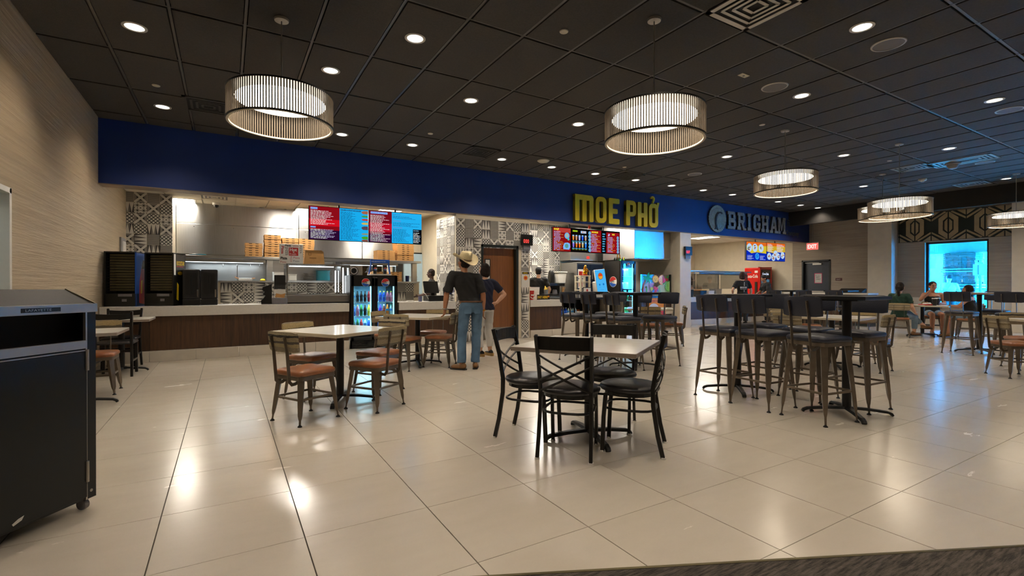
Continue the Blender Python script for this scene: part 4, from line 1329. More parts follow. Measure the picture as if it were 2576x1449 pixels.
SY = WY + .16; kx = 1.0165
SW, SH = 1.075 * kx, .62 * kx
d = Disp(SW, SH).r(.01, .015, .50, .985, '8e0c18').r(.01, .42, .50, .62, 'd01020').r(.01, .015, .50, .30, '2a0830').r(.50, .015, .99, .985, '19aef0')
d.r(.03, .90, .14, .96, '8fb4ff').t('APPETIZERS', .035, .91, .045, '20305a', sx=.8).lines(.03, .47, .46, .89, 12, 'f0c8d8', .9, 3, .4, 'ffffff').r(.03, .355, .11, .40, '8fb4ff').t('SALADS', .035, .36, .045, '20305a', sx=.8).lines(.03, .47, .05, .34, 8, 'c8c0e8', .9, 5, .4, 'ffffff')
d.t('BURGERS & SIGNATURE BURGERS', .515, .915, .058, '23305c', bold=.0015, sx=.70).lines(.515, .84, .05, .90, 24, '1a5890', .9, 8, .34, '10284a')
for y, c, hh in ((.90, 'a86a50', .09), (.78, '4aa04a', .05), (.68, 'c83a3a', .05), (.56, 'd8c060', .06), (.42, '5a4a58', .10), (.24, '8a9a80', .05), (.12, '4aa828', .08), (.04, '8a5038', .05)):
    d.poly([(.87, y), (.90, y - hh * .5), (.985, y - hh * .5), (.985, y + hh * .6), (.92, y + hh * .6), (.88, y + hh * .35)], c, .9)
screen('leftmost menu screen, dark red panel beside a burger stack on blue', 1.31, 2.055, SW - .01, SH, d)
d = Disp(SW, SH).r(.01, .015, .42, .985, '7c0c1c').r(.01, .35, .42, .62, 'b81028').r(.01, .015, .42, .28, '330a30').r(.42, .015, .99, .985, '22b2f2')
d.r(.035, .90, .34, .965, '8fb4ff').t('SANDWICHES, WRAPS & MORE', .04, .915, .05, '20305a', sx=.70).lines(.03, .40, .04, .88, 20, 'f0c8d8', .9, 13, .4, 'ffffff')
d.t('BAKING NOTES', .44, .90, .05, '4a4a8a', sx=.7).lines(.44, .96, .80, .89, 3, '1a5890', .9, 14).t('CUSTOM PIZZAS', .44, .70, .05, '7a4a9a', sx=.7).lines(.44, .96, .56, .69, 4, '1a5890', .9, 15)
d.t('SIGNATURE PIZZAS', .44, .49, .05, '7a4a9a', sx=.7).lines(.44, .80, .06, .48, 11, '1a5890', .9, 16, .34, '10284a').r(.82, .015, .99, .48, '06090f').t('KIDS MENU', .83, .42, .05, '9fd8ff', sx=.7).lines(.83, .97, .05, .40, 8, '9fb8d0', .9, 17, .4, 'ffffff')
screen('second menu screen from the left, red and blue with a black corner', 1.31 + SW, 2.055, SW - .01, SH, d)

MW, MH = 1.10, .60
d = Disp(MW, MH).r(.01, .015, .99, .985, '0a0606').r(.01, .015, .50, .97, '8a1014').r(.12, .78, .50, .96, 'b84038')
d.t('SOUP', .04, .87, .10, 'ffe23a', bold=.003, sx=1.0).lines(.04, .33, .06, .85, 14, 'd88a3a', .9, 21, .4, 'c8c8ff').t('DRINKS', .56, .85, .085, 'b8e020', bold=.003, sx=.85)
d.disc(.40, .66, .13, '58b0f0').disc(.40, .67, .09, 'a8b8a8').disc(.44, .52, .05, '40c8c0').poly([(.30, .10), (.29, .22), (.33, .36), (.42, .38), (.48, .34), (.49, .20), (.46, .09)], '78b8f8').disc(.39, .24, .09, '5a9a90')
d.r(.79, .80, .95, .90, 'a8c8f0').r(.83, .82, .87, .88, 'e0a080').r(.90, .82, .93, .88, 'f0b890')
for row, z in enumerate((.50, .20)):
    for k, c in enumerate((('e08a40', 'c89070', 'b0b8f0', '2a60f0', 'c0a090'), ('8a70d8', 'e07a30', 'e86a20', 'c8b880', '2a80e8'))[row]):
        x = .55 + .088 * k
        d.poly([(x + .008, z), (x + .045, z), (x + .055, z + .19), (x - .002, z + .19)], c).r(x + .002, z + .17, x + .052, z + .215, '9ac8f0').r(x - .01, z - .06, x + .06, z - .03, '5ab0d8').r(x - .005, z - .10, x + .055, z - .075, '7a9030')
screen('dark red SOUP and DRINKS menu screen under the yellow M', 6.80, 2.045, MW - .01, MH, d)
d = Disp(MW, MH).r(.01, .015, .99, .985, '07060a').r(.06, .03, .40, .97, '96121a').r(.56, .03, .97, .93, '96121a')
d.t('NOODLES', .11, .86, .09, 'ffe23a', bold=.003, sx=.85).t('RICE', .74, .82, .085, 'ffe23a', bold=.003, sx=.85).lines(.11, .39, .08, .84, 12, 'd88a3a', .9, 31, .42, 'c8c8ff').lines(.60, .86, .08, .76, 11, 'd88a3a', .9, 32, .42, 'c8c8ff').lines(.44, .54, .08, .92, 8, '58b8e8', .9, 33, .5)
for k in range(6):
    d.disc(.055, .84 - .145 * k, .075, '58b0f0').disc(.055, .84 - .145 * k, .045, '9ab0a8').disc(.92, .72 - .125 * k, .065, '58b0f0').disc(.92, .72 - .125 * k, .04, '90a0a8')
d.poly([(.60, .78), (.63, .88), (.67, .84), (.64, .76)], 'c8b8f0')
screen('dark red NOODLES and RICE menu screen under the yellow O', 6.80 + MW, 2.04, MW - .01, MH, d)

FW, FH = 1.10, .62
d = Disp(FW, FH).r(.01, .015, .99, .985, '0a2ab8').poly([(.01, .985), (.01, .55), (.25, .38), (.5, .45), (.99, .40), (.99, .985)], 'd8c030').r(.01, .80, .99, .985, 'e06a20')
def plate(d, x, z, r, seed):
    q = random.Random(seed); d.disc(x, z, r, 'b8d4f4')
    for k in range(9):
        a = q.uniform(0, 6.28); rr = q.uniform(0, .6) * r; px, pz = x + rr * math.cos(a) * d.h / d.w, z + rr * math.sin(a); w = q.uniform(.2, .42) * r
        d.poly([(px - w * .6, pz - w * .3), (px + w * .2, pz - w * .5), (px + w * .6, pz + w * .1), (px + w * .1, pz + w * .5), (px - w * .5, pz + w * .3)], q.choice(['b89078', '8a6050', 'e0d0c0', '7a8a70', 'c8a070', 'e8e4dc', 'a86858']))
for x in (.15, .42, .72): plate(d, x, .68, .22, int(x * 100))
d.disc(.52, .24, .17, '38b0f8').disc(.52, .24, .12, '1a6ad8').t('C', .485, .16, .2, '38c8f8').lines(.04, .38, .06, .30, 5, 'c8d8ff', .9, 41, .4).lines(.66, .94, .06, .30, 5, 'c8d8ff', .9, 42, .4)
screen('blue and orange menu screen with three fish plates', 14.46, 2.035, FW - .01, FH, d, tilt=-.0)
d = Disp(FW, FH).r(.01, .015, .99, .985, '1030a8').poly([(.01, .985), (.01, .52), (.40, .42), (.6, .50), (.99, .52), (.99, .985)], 'd0a828').r(.01, .82, .99, .985, 'e0661c')
d.lines(.06, .40, .50, .95, 9, 'f0f0f8', .9, 43, .45).lines(.54, .94, .50, .95, 9, 'f0f0f8', .9, 44, .45)
for x, z in ((.14, .26), (.36, .20), (.60, .26), (.84, .34), (.46, .40)): plate(d, x, z, .19, int(x * 77))
screen('blue and orange menu screen with five seafood plates', 14.46 + FW, 2.045, FW - .01, FH, d)

# queue-number displays and wall notices
for x, z, tx, lb in ((5.80, 2.13, '000', 'small black ticket counter with red digits on the tiled pillar'), (11.29, 2.085, '069', 'small black ticket counter with red digits on the white partition')):
    t = thing('ticket_display', lb, 'display', (x, WY - .01, z))
    MB().box((0, -.07, 0), (.29, 0, .25), M['plastic']).build('case', None, t, bevel=.006)
    MB().text(tx, .13, M['ledred'], TR(.03, -.0715, .05), bold=.0, sx=.78).build('digits', None, t)
    MB().box((.05, -.04, -.10), (.24, .0, 0), M['greyp']).build('bracket', None, t)


def notice(name, label, x, y, z, w, h, m, cat='sign', rz=0, lean=0, th=.006):
    t = thing(name, label, cat, (x, y, z), rz)
    t.rotation_euler = (lean, 0, rz)
    mb = MB().box((0, -th, 0), (w, 0, h), M[m] if isinstance(m, str) else m)
    return t, mb


t, mb = notice('paper_notice', 'white paper notice with a black heading taped to the tiled pillar', 5.83, WY - .001, 1.17, .21, .37, 'paperw', 'notice')
mb.box((.012, -.0075, .30), (.198, -.006, .355), M['plastic']); mb.text('HIRING', .04, M['yellow'], TR(.03, -.008, .313), bold=.001)
mb.prism([(.105 + .055 * math.cos(a * PI / 8), .215 + .055 * math.sin(a * PI / 8)) for a in range(16)], -.0075, -.006, 'xz', M['orange']); mb.prism([(.105 + .035 * math.cos(a * PI / 8), .215 + .02 * math.sin(a * PI / 8)) for a in range(16)], -.0085, -.0075, 'xz', M['redp'])
mb.build('sheet', None, t)
t, mb = notice('paper_notice', 'framed paper notice on the slate door', RX + .099, 9.28, 1.30, .26, .36, 'paperw', 'notice', -PI / 2)
mb.box((0, -.009, 0), (.26, -.006, .02), M['pink']).box((0, -.009, .34), (.26, -.006, .36), M['pink']).box((0, -.009, 0), (.018, -.006, .36), M['pink']).box((.242, -.009, 0), (.26, -.006, .36), M['pink'])
mb.text('EMPLOYEES', .032, M['frameblk'], TR(.035, -.008, .27), sx=.8).text('EXIT', .055, M['frameblk'], TR(.06, -.008, .20), bold=.001).text('ONLY', .055, M['frameblk'], TR(.06, -.008, .13), bold=.001)
mb.build('sheet', None, t)
t, mb = notice('room_sign', 'small dark red door sign on the beige wall right of the slate door', RX - .001, 8.54, 1.385, .20, .09, ink('4a1616'), 'sign', -PI / 2)
mb.text('EXIT', .06, M['white'], TR(.03, -.0068, .022)); mb.build('plate', None, t)
ex = thing('exit_sign', 'lit red EXIT sign hanging from the header end', 'sign', (17.62, 9.15, 2.46), -PI / 2 + .18)
MB().box((-.19, -.02, 0), (.19, .02, .25), M['white']).build('case', None, ex, bevel=.004)
MB().box((-.178, -.022, .012), (.178, -.02, .238), M['exitr']).text('EXIT', .19, M['exitw'], TR(-.155, -.0235, .06), bold=.004, sx=.72).build('face', None, ex)
MB().box((-.2, -.03, .25), (.2, .03, .275), M['alu']).bar((0, 0, .27), (0, 0, 1.24), .02, .02, M['alu']).build('bracket', None, ex)

# patterned panel over the patio window
pn = thing('pattern_panel', 'black and beige geometric panel above the patio window', 'wall panel', (RX - .03, 6.74, 2.53), -PI / 2)
PWD, PHT = 2.55, .83
MB().box((0, -.02, 0), (PWD, .028, PHT), M['pgreen']).build('backing', None, pn)
band = lambda mb, p, q, wd: mb.bar((p[0], -.028, p[1]), (q[0], -.028, q[1]), .016, wd, M['pbeige'], up=(0, 1, 0))
def octo(cx, cz, rx, rz, k=.42): return [(cx - rx, cz - rz * k), (cx - rx, cz + rz * k), (cx, cz + rz), (cx + rx, cz + rz * k), (cx + rx, cz - rz * k), (cx, cz - rz)]
for k in range(4):
    cx = .42 + .78 * k
    if cx > PWD + .3: continue
    for s in (-1, 1):
        hx = [(cx + s * .015, .02), (cx + s * .22, .20), (cx + s * .22, PHT - .20), (cx + s * .015, PHT - .02), (cx + s * .015, PHT * .5 + .24), (cx + s * .12, PHT * .5 + .14), (cx + s * .12, PHT * .5 - .14), (cx + s * .015, PHT * .5 - .24)]
        hx2 = [(cx + s * .02, PHT * .5 - .19), (cx + s * .085, PHT * .5 - .11), (cx + s * .085, PHT * .5 + .11), (cx + s * .02, PHT * .5 + .19)]
        for poly in (hx, hx2):
            poly = clip(clip(poly, lambda p: p[0] - .01), lambda p: PWD - .01 - p[0])
            if len(poly) > 2: MB().prism(poly, -.036, -.02, 'xz', M['pbeige']).build('panel_piece', None, pn)
for k in range(-1, 4):
    cx = .81 + .78 * k - .78 * 0
    for up in (0, 1):
        for o, wd in ((0, .05), (.10, 1)):
            for s in (-1, 1):
                zb = (lambda z: PHT - z) if up else (lambda z: z)
                if o == 0: poly = [(cx + s * .012, zb(.26)), (cx + s * .012, zb(.205)), (cx + s * .30, zb(.005)), (cx + s * .345, zb(.03))]
                else: poly = [(cx + s * .014, zb(.15)), (cx + s * .014, zb(.005)), (cx + s * .20, zb(.005))]
                poly = clip(clip(poly, lambda p: p[0] - .01), lambda p: PWD - .01 - p[0])
                if len(poly) > 2: MB().prism(poly, -.036, -.02, 'xz', M['pbeige']).build('panel_piece', None, pn)

# ---------------------------------------------------------------- left kitchen
# stainless pass: shelf with pizza boxes, posts, worktop
pt = thing('pass_shelf', 'stainless pass with shelf and heat lamps above the tiled half wall', 'kitchen pass', (1.6, 11.4, 1.27))
P0 = (1.6, 11.4, 1.27)
def pb(a, b, m='steel'): return MB().box(tuple(a[i] - P0[i] for i in range(3)), tuple(b[i] - P0[i] for i in range(3)), M[m])
pb((-.85, 11.22, 1.272), (4.05, 11.72, 1.305)).build('worktop', None, pt, bevel=.004)
pb((-.85, 11.12, 1.745), (4.05, 11.62, 1.795)).build('shelf', None, pt, bevel=.004)
for x in (.80, 2.18, 3.98): pb((x - .06, 11.40, 1.305), (x + .06, 11.50, 1.745)).build('post', None, pt, bevel=.004)
for x0, x1 in ((-.75, .70), (2.25, 3.5)):
    o = pb((x0, 11.2, 1.675), (x1, 11.34, 1.735), 'alu').build('heat_lamp', None, pt, bevel=.006)
    pb((x0 + .04, 11.23, 1.668), (x1 - .04, 11.31, 1.676), 'led').build('lamp_strip', None, o)
for x0, x1 in ((-.85, .20), (.21, .74), (.86, 2.12)): pb((x0, 11.70, 1.305), (x1, 11.72, 1.745), 'steelb').build('back_panel', None, pt, bevel=.003)
for x in (-.05, .20, .45, .62): pb((x - .004, 11.685, 1.60), (x + .004, 11.70, 1.66), 'chrome').build('hook', None, pt)
# extraction hood
hd_ = thing('extraction_hood', 'large stainless extraction hood filling the left kitchen back', 'hood', (1.3, 12.6, 1.9))
for k, (x0, x1) in enumerate(((-.92, 1.50), (1.51, 3.0), (3.01, 3.95))):
    MB().box((x0 - 1.3, 0, 0), (x1 - 1.3, 1.2, .66), M['steelv']).build('front_panel', None, hd_, bevel=.006)
    MB().box((x0 - 1.3, .01, .665), (x1 - 1.3, 1.2, 1.12), M['steelv']).build('upper_panel', None, hd_, bevel=.006)
for k in range(6): MB().cyl((-1.9 + .75 * k, -.004, .60), (-1.9 + .75 * k, .0, .60), .008, n=8, m=M['chrome']).build('rivet', None, hd_)
struct('wall_kitchen_stainless', MB().box((-.9, 13.4, 0), (3.2, 13.45, 1.9), M['steelb']))
led = bpy.data.lights.new('pass_strip', 'AREA'); led.shape = 'RECTANGLE'; led.size = 1.2; led.size_y = .08; led.energy = 9; led.color = (.80, .93, 1.0)
for x in (0, 2.8):
    l = bpy.data.objects.new('pass_strip', led); COL.objects.link(l); l.location = (x, 11.27, 1.66)
# cold-room door to the right
fd = thing('cold_room_door', 'pale blue cold room door beside the tiled pillar', 'door', (4.30, 12.75, 0))
MB().box((-.44, 0, 0), (.46, .1, 2.12), M['frameblk']).build('frame', None, fd)
MB().box((-.40, -.03, .02), (.42, 0, 2.08), M['freezer']).build('leaf', None, fd, bevel=.006)
MB().bar((-.1, -.07, 1.45), (.2, -.07, 1.45), .02, .02, M['alu']).bar((-.1, -.07, 1.0), (-.1, -.07, 1.45), .02, .02, M['alu']).build('latch', None, fd)
MB().cyl((-.30, -.09, 1.32), (-.30, -.09, 1.86), .10, n=14, m=M['plastic']).build('hanging_pad', None, fd)
struct('wall_kitchen_right', MB().box((3.6, 12.85, 0), (4.9, 12.95, KZ), M['kitw']))
gb = thing('wall_box', 'grey metal box on the left wall beside the tiled pier', 'wall box', (LX + .001, 11.28, 1.72))
MB().box((0, -.22, 0), (.03, .22, .36), M['niche']).build('case', None, gb, bevel=.004)
MB().box((.03, -.10, .02), (.036, .20, .30), M['white']).build('panel', None, gb)

# pizza boxes, every one by itself
def box_me(w=.305, d=.305, h=.046):
    mb = MB().box((-w / 2 + .004, -d / 2 + .004, .0008), (w / 2 - .004, d / 2 - .004, h - .012), M['kraft']).box((-w / 2 - .003, -d / 2 - .003, h - .014), (w / 2 + .003, d / 2 + .003, h - .0012), M['kraft'])
    mb.box((-w / 2 - .001, -d / 2 - .001, .004), (w / 2 + .001, d / 2 + .001, h - .018), M['kraft'])
    return mb.mesh('pizza_box')
def slot_me(w=.305, d=.305, h=.046):
    mb = MB()
    for x in (-.085, .030): mb.box((x, -d / 2 - .0036, h - .020), (x + .055, -d / 2 - .0005, h - .007), M['slot'])
    return mb.mesh('tuck_slot')
BXM, BXS = box_me(), slot_me()
BXM2, BXS2 = box_me(.40, .36), slot_me(.40, .36)
STK = [(.49, 11.28, 1.796, 6, 'leftmost stack on the steel shelf', 0), (.835, 11.28, 1.796, 10, 'tallest left stack on the steel shelf', 0), (1.165, 11.29, 1.796, 9, 'stack behind the printed pizza box', 0), (1.485, 11.29, 1.796, 9, 'stack just left of the menu screens', 0),
       (3.20, 11.30, 1.796, 5, 'low stack at the right end of the shelf', 1), (3.66, 11.30, 1.796, 9, 'tall stack at the right end of the shelf', 1), (3.10, 11.40, 1.306, 5, 'stack on the worktop behind the cup stand', 0), (3.45, 11.38, 1.306, 5, 'stack on the worktop below the shelf end', 0)]
rb = random.Random(3)
for x, y, z, n, lb, big in STK:
    for k in range(n):
        t = thing('pizza_box', 'kraft pizza box, %s from top, %s' % (ORD[n - 1 - k], lb), 'pizza box', (x + rb.uniform(-.006, .006), y + rb.uniform(-.008, .008), z + .046 * k), rb.uniform(-.012, .012), 'kraft pizza boxes')
        inst('carton', BXM2 if big else BXM, t); inst('tuck_slot', BXS2 if big else BXS, t)


# drinks merchandisers with bare wire fronts
def rack(label, x, y, sidem, group):
    t = thing('drink_rack', label, 'display rack', (x, y, .876), -.36 if 'yellow' in label else -.2, group)
    W_, D_, H_ = .42, .40, .86
    MB().box((-W_ / 2, 0, 0), (-W_ / 2 + .02, D_, H_), M['dispb']).build('side_panel', None, t)
    MB().box((W_ / 2 - .02, 0, 0), (W_ / 2, D_, H_), M[sidem]).build('side_panel', None, t)
    MB().box((-W_ / 2, 0, H_ - .02), (W_ / 2, D_, H_), M['dispb']).build('top_panel', None, t)
    MB().box((-W_ / 2, D_ - .02, 0), (W_ / 2, D_, H_), M['dispb']).build('back_panel', None, t)
    MB().box((-W_ / 2, 0, 0), (W_ / 2, D_, .20), M['dispb']).build('bottom_bin', None, t, bevel=.004)
    for k in range(14):
        z = .24 + .042 * k
        MB().cyl((-W_ / 2 + .02, .06, z), (W_ / 2 - .02, .06, z), .0035, n=6, m=M['dispb']).box((-W_ / 2 + .05, .07, z + .006), (W_ / 2 - .05, .075, z + .034), M['rackg']).build('wire_shelf', None, t)
    MB().box((-.03, -.004, .155), (.15, 0, .195), M['greyp']).build('price_rail', None, t)
    MB().box((.02, -.005, .075), (.08, 0, .115), M['greyp']).build('lock_plate', None, t)
    return t


t = rack('black wire drink rack with a blue side, against the left wall', -1.42, 9.60, 'blue', 'wire drink racks')
mb = MB().prism([(.10, .05), (.34, .02), (.36, .55), (.22, .66), (.12, .40)], .2102, .2108, 'yz', M['redp'])
mb.prism([(.20, .60), (.34, .60), (.36, .72), (.26, .74)], .2104, .211, 'yz', M['paperw']).prism([(.16, .2), (.22, .2), (.24, .42), (.18, .40)], .211, .2114, 'yz', M['yellow']); mb.build('side_print', None, t)
t = rack('black wire drink rack with a yellow-lettered black side', -.93, 9.60, 'dispb', 'wire drink racks')
mb = MB(); mb.box((.2101, .02, .50), (.211, .07, .84), M['paperw'])
mb.text('ROCKSTAR', .10, M['yellow'], TR(.2112, .10, .66, 0, 0, PI / 2), bold=.002, sx=.5)
mb.prism([(.22 + .08 * math.cos(a * PI / 8), .53 + .03 * math.sin(a * PI / 8)) for a in range(16)], .2101, .211, 'yz', M['yellow']); mb.box((.2101, .10, .635), (.2105, .32, .645), M['redp']).prism([(.1, .1), (.16, .08), (.17, .34), (.12, .38)], .2101, .211, 'yz', M['yellow']); mb.build('side_print', None, t)
for k, (x, lb) in enumerate(((-.50, 'black napkin dispenser beside the yellow-lettered drink rack'), (-.245, 'black napkin dispenser beside the patterned tiles'))):
    t = thing('napkin_dispenser', lb, 'dispenser', (x, 9.66, .876), 0, 'black napkin dispensers')
    MB().box((-.122, 0, .10), (.122, .34, .60), M['plasticg']).build('housing', None, t, bevel=.014)
    MB().box((-.122, -.02, 0), (.122, .34, .10), M['plastic']).build('tray', None, t, bevel=.01)
    MB().prism(rrect(.17, .36, .03), -.012, .002, 'xz', M['plastic']).build('door', None, t).location = (0, 0, .36)
    MB().box((-.012, -.018, .20), (.012, -.012, .50), M['void']).build('slot', None, t)
    MB().box((.08, -.014, .13), (.10, -.008, .26), M['chrome']).build('latch', None, t)
t = thing('counter_stand', 'black cut-out card stand on the left counter', 'sign', (.62, 9.62, .876))
MB().prism([(-.085, 0), (.085, 0), (.085, .36), (.02, .33), (-.06, .30), (-.075, .25), (-.03, .22), (-.06, .17), (-.02, .15), (-.05, .10), (-.09, .06)], -.01, .01, 'xz', M['plastic']).build('card', None, t)
MB().box((-.085, -.06, 0), (.085, .06, .012), M['plastic']).build('base', None, t)
t = thing('card_terminal', 'black tablet till with white card reader beside the glass case', 'till', (.83, 9.62, .876))
MB().prism([(-.12, 0), (.12, 0), (.115, .11), (-.115, .11)], -.10, .10, 'xz', M['greyp']).build('base', None, t, bevel=.008)
MB().box((-.10, -.05, .17), (.095, -.01, .26), M['white']).build('card_reader', None, t, bevel=.008)
MB().prism([(-.08, .12), (.07, .11), (.09, .19), (.02, .17), (-.06, .19)], -.08, -.06, 'xz', M['kraft']).build('tip_cup', None, t)
MB().bar((0, 0, .10), (0, .0, .30), .06, .03, M['white']).build('stem', None, t)
MB().box((-.09, -.02, 0), (.09, .012, .25), M['plastic']).build('tablet', None, t, bevel=.006)
[c for c in kids(t) if c.name.startswith('tablet')][0].location = (0, -.03, .27)
[c for c in kids(t) if c.name.startswith('tablet')][0].rotation_euler = (.12, 0, 0)

# glass display case
gc = thing('glass_case', 'steel and glass heated display case on the left counter', 'display case', (1.50, 9.58, .876))
CW, CD, CH = 1.12, .50, .725
MB().box((-CW / 2, 0, .02), (CW / 2, CD, .15), M['steel']).build('base', None, gc, bevel=.006)
MB().box((-CW / 2 + .02, .02, 0), (CW / 2 - .02, CD - .02, .02), M['rubber']).build('plinth', None, gc)
for x in (-CW / 2 + .012, CW / 2 - .012):
    for y in (.012, CD - .012): MB().bar((x, y, .15), (x, y, CH), .018, .018, M['chrome']).build('corner_post', None, gc)
for z in (.16, CH - .008):
    for p, q in (((-CW / 2, .01), (CW / 2, .01)), ((-CW / 2, CD - .01), (CW / 2, CD - .01)), ((-CW / 2 + .01, 0), (-CW / 2 + .01, CD)), ((CW / 2 - .01, 0), (CW / 2 - .01, CD))):
        MB().bar((*p, z), (*q, z), .016, .016, M['chrome']).build('edge_rail', None, gc)
MB().box((-CW / 2 + .02, .005, .16), (CW / 2 - .02, .010, CH - .015), M['pane']).build('front_pane', None, gc)
for x in (-CW / 2 + .004, CW / 2 - .010): MB().box((x, .02, .16), (x + .006, CD - .02, CH - .015), M['pane']).build('side_pane', None, gc)
MB().box((-CW / 2, 0, CH - .004), (CW / 2, CD, CH + .004), M['pane']).build('top_pane', None, gc)
MB().box((-CW / 2 + .03, .05, .42), (CW / 2 - .03, CD - .05, .428), M['pane']).build('inner_shelf', None, gc)
MB().box((-CW / 2 + .05, .03, CH - .05), (CW / 2 - .30, .06, CH - .035), M['ledw']).build('light_strip', None, gc)
MB().box((CW / 2 - .06, .40, .18), (CW / 2 - .045, .43, CH - .04), M['ledw']).box((CW / 2 - .20, .45, .2), (CW / 2 - .18, .46, CH - .1), M['ledw']).box((CW / 2 - .14, .45, .2), (CW / 2 - .13, .46, CH - .1), M['ledw']).build('side_light', None, gc)
cs_d = bpy.data.lights.new('case_light', 'AREA'); cs_d.shape = 'RECTANGLE'; cs_d.size = .9; cs_d.size_y = .1; cs_d.energy = 5; cs_d.color = (.9, .97, 1)
l = bpy.data.objects.new('case_light', cs_d); COL.objects.link(l); l.location = (1.5, 9.75, 1.54)
# on the worktop seen through the case
for k in range(7):
    t = tag(MB().lathe([(.0, 0), (.07, 0), (.115, .014), (.118, .018), (.07, .006), (0, .005)], n=20, m=M['steel']).build('metal_plate', None, None, smooth=40), 'steel plate, %s from the top of the stack behind the glass case' % ORD[6 - k], 'plate', 'stacked steel plates')
    t.location = (1.56, 11.33, 1.306 + .026 * k)
t = thing('cooking_pot', 'teal enamel pot on the steel pass behind the glass case', 'pot', (1.85, 11.36, 1.306))
MB().lathe([(0, 0), (.14, 0), (.145, .02), (.145, .225), (.155, .232), (.15, .238), (.137, .23), (.135, .03), (0, .025)], n=28, m=M['teal']).build('body', None, t, smooth=40)
MB().tube([(.145, 0, .17), (.185, 0, .18), (.185, 0, .15), (.145, 0, .14)], .007, 7, M['chrome']).build('handle', None, t)
t = thing('frying_pan', 'shallow steel pan on the pass right of the teal pot', 'pan', (2.42, 11.34, 1.306), .3)
MB().lathe([(0, 0), (.12, 0), (.165, .045), (.17, .047), (.12, .008), (0, .006)], n=26, m=M['steelb']).build('body', None, t, smooth=40)
MB().bar((.16, 0, .04), (.34, 0, .075), .025, .008, M['steelb']).build('handle', None, t)
for x, c, w_, h_, lb in ((.98, 'white', .26, .17, 'white lidded tub on the pass left of the glass case'), (1.22, 'white', .17, .13, 'small white tub on the pass behind the glass case')):
    t = thing('food_tub', lb, 'tub', (x, 11.35, 1.306))
    MB().prism(rrect(w_, .2, .03), 0, h_, 'xy', M[c]).build('tub', None, t, bevel=.006)
    MB().prism(rrect(w_ + .014, .214, .035), h_, h_ + .016, 'xy', M[c]).build('lid', None, t)
t = thing('serving_basket', 'white paper-lined serving basket on the steel pass', 'basket', (.34, 11.34, 1.306))
MB().prism([(-.12, 0), (.12, 0), (.15, .055), (-.15, .055)], -.09, .09, 'xz', M['white']).build('basket', None, t, bevel=.005)
MB().prism([(-.18, .06), (-.12, .03), (-.11, .055), (-.19, .085)], -.09, .09, 'xz', M['peach']).build('liner_flap', None, t)
MB().prism([(.12, .03), (.18, .05), (.17, .065), (.11, .055)], -.09, .09, 'xz', M['peach']).build('liner_flap', None, t)
tag(MB().lathe([(0, 0), (.05, 0), (.055, .015), (.03, .04), (0, .045)], n=14, m=M['yellow']).build('yellow_lid', None, None, smooth=50), 'small yellow lid on the steel pass by the post', 'lid').location = (.66, 11.32, 1.306)
tag(MB().lathe([(0, 0), (.13, 0), (.15, .02), (.14, .03), (0, .03)], n=22, m=M['teal']).build('teal_bowl', None, None, smooth=50), 'shallow teal bowl on the steel shelf left of the pizza boxes', 'bowl').location = (-.48, 11.35, 1.796)

# printed carton and takeaway carton on top of the case
t = thing('printed_pizza_box', 'white box printed Hot and Fresh Pizza on the glass case', 'pizza box', (1.045, 9.78, 1.604))
PW = .40
mb = MB().box((-.20, 0, 0), (.20, .05, .37), M['white']); mb.build('carton', None, t, bevel=.004)
mb = MB()
mb.box((-.045, -.002, .155), (.115, 0, .305), M['redp'])
mb.text('Hot', .075, M['paperw'], TR(-.032, -.0025, .24), bold=.003).text('&', .05, M['paperw'], TR(.02, -.0025, .205)).text('Fresh', .055, M['paperw'], TR(-.035, -.0025, .166), sx=.95)
mb.text('Pizza', .05, M['frameblk'], TR(-.11, -.001, .325), bold=.002).text('pizza', .045, M['redp'], TR(.03, -.001, .325)).text('Pizza', .065, M['frameblk'], TR(-.185, -.001, .085), bold=.003, sx=.85).text('Pizza', .055, M['redp'], TR(.03, -.001, .10)).text('Pizza', .055, M['greyp'], TR(.025, -.001, .04)).text('Pizza', .05, M['redp'], TR(-.19, -.001, .02))
mb.text('pizza', .09, M['frameblk'], TR(-.10, -.001, .31, 0, PI / 2), sx=.85).text('PIZZA', .05, M['frameblk'], TR(.14, -.001, .35, 0, PI / 2), sx=1.1).text('Pizza', .06, M['redp'], TR(-.17, -.001, .33, 0, PI / 2), bold=.002, sx=1.2).text('PIZZA', .04, M['redp'], TR(-.02, -.001, .145, 0, PI / 2))
mb.build('print', None, t)
t = thing('takeaway_carton', 'brown takeaway carton beside the printed pizza box', 'carton', (1.43, 9.74, 1.604))
MB().prism([(-.17, 0), (.13, 0), (.13, .27), (-.15, .27)], 0, .2, 'xz', M['kraft']).prism([(.13, 0), (.19, 0), (.17, .24), (.13, .27)], 0, .2, 'xz', M['kraft']).build('carton', None, t, bevel=.004)
MB().box((-.10, -.002, .17), (-.05, 0, .22), M['kraftd']).box((-.09, -.003, .18), (-.06, -.001, .21), M['kraft']).box((-.08, -.002, .11), (.04, 0, .13), M['kraftd']).build('print', None, t)


# ---------------------------------------------------------------- drinks coolers and their bottles
def bottle_me(h, r, kind, liq, capc, labc):
    mb = MB(); g = M['bot_' + liq]
    if kind == 'can':
        mb.lathe([(r * .8, 0), (r, .008), (r, h - .012), (r * .82, h), (0, h - .004)], n=12, m=g)
        mb.lathe([(r * 1.01, h * .15), (r * 1.01, h * .8)], n=12, m=ink(labc, .35))
    else:
        mb.lathe([(r * .8, 0), (r, .01), (r, h * .30), (r * .9, h * .36), (r, h * .42), (r, h * .62), (r * .42, h * .86), (r * .36, h * .92)], n=12, m=g)
        mb.lathe([(r * .42, h * .91), (r * .44, h * .995), (0, h)], n=10, m=ink(capc, .35))
        mb.lathe([(r * 1.015, h * .42), (r * 1.015, h * .60)], n=12, m=ink(labc, .4))
    return mb.mesh('bottle', 50)


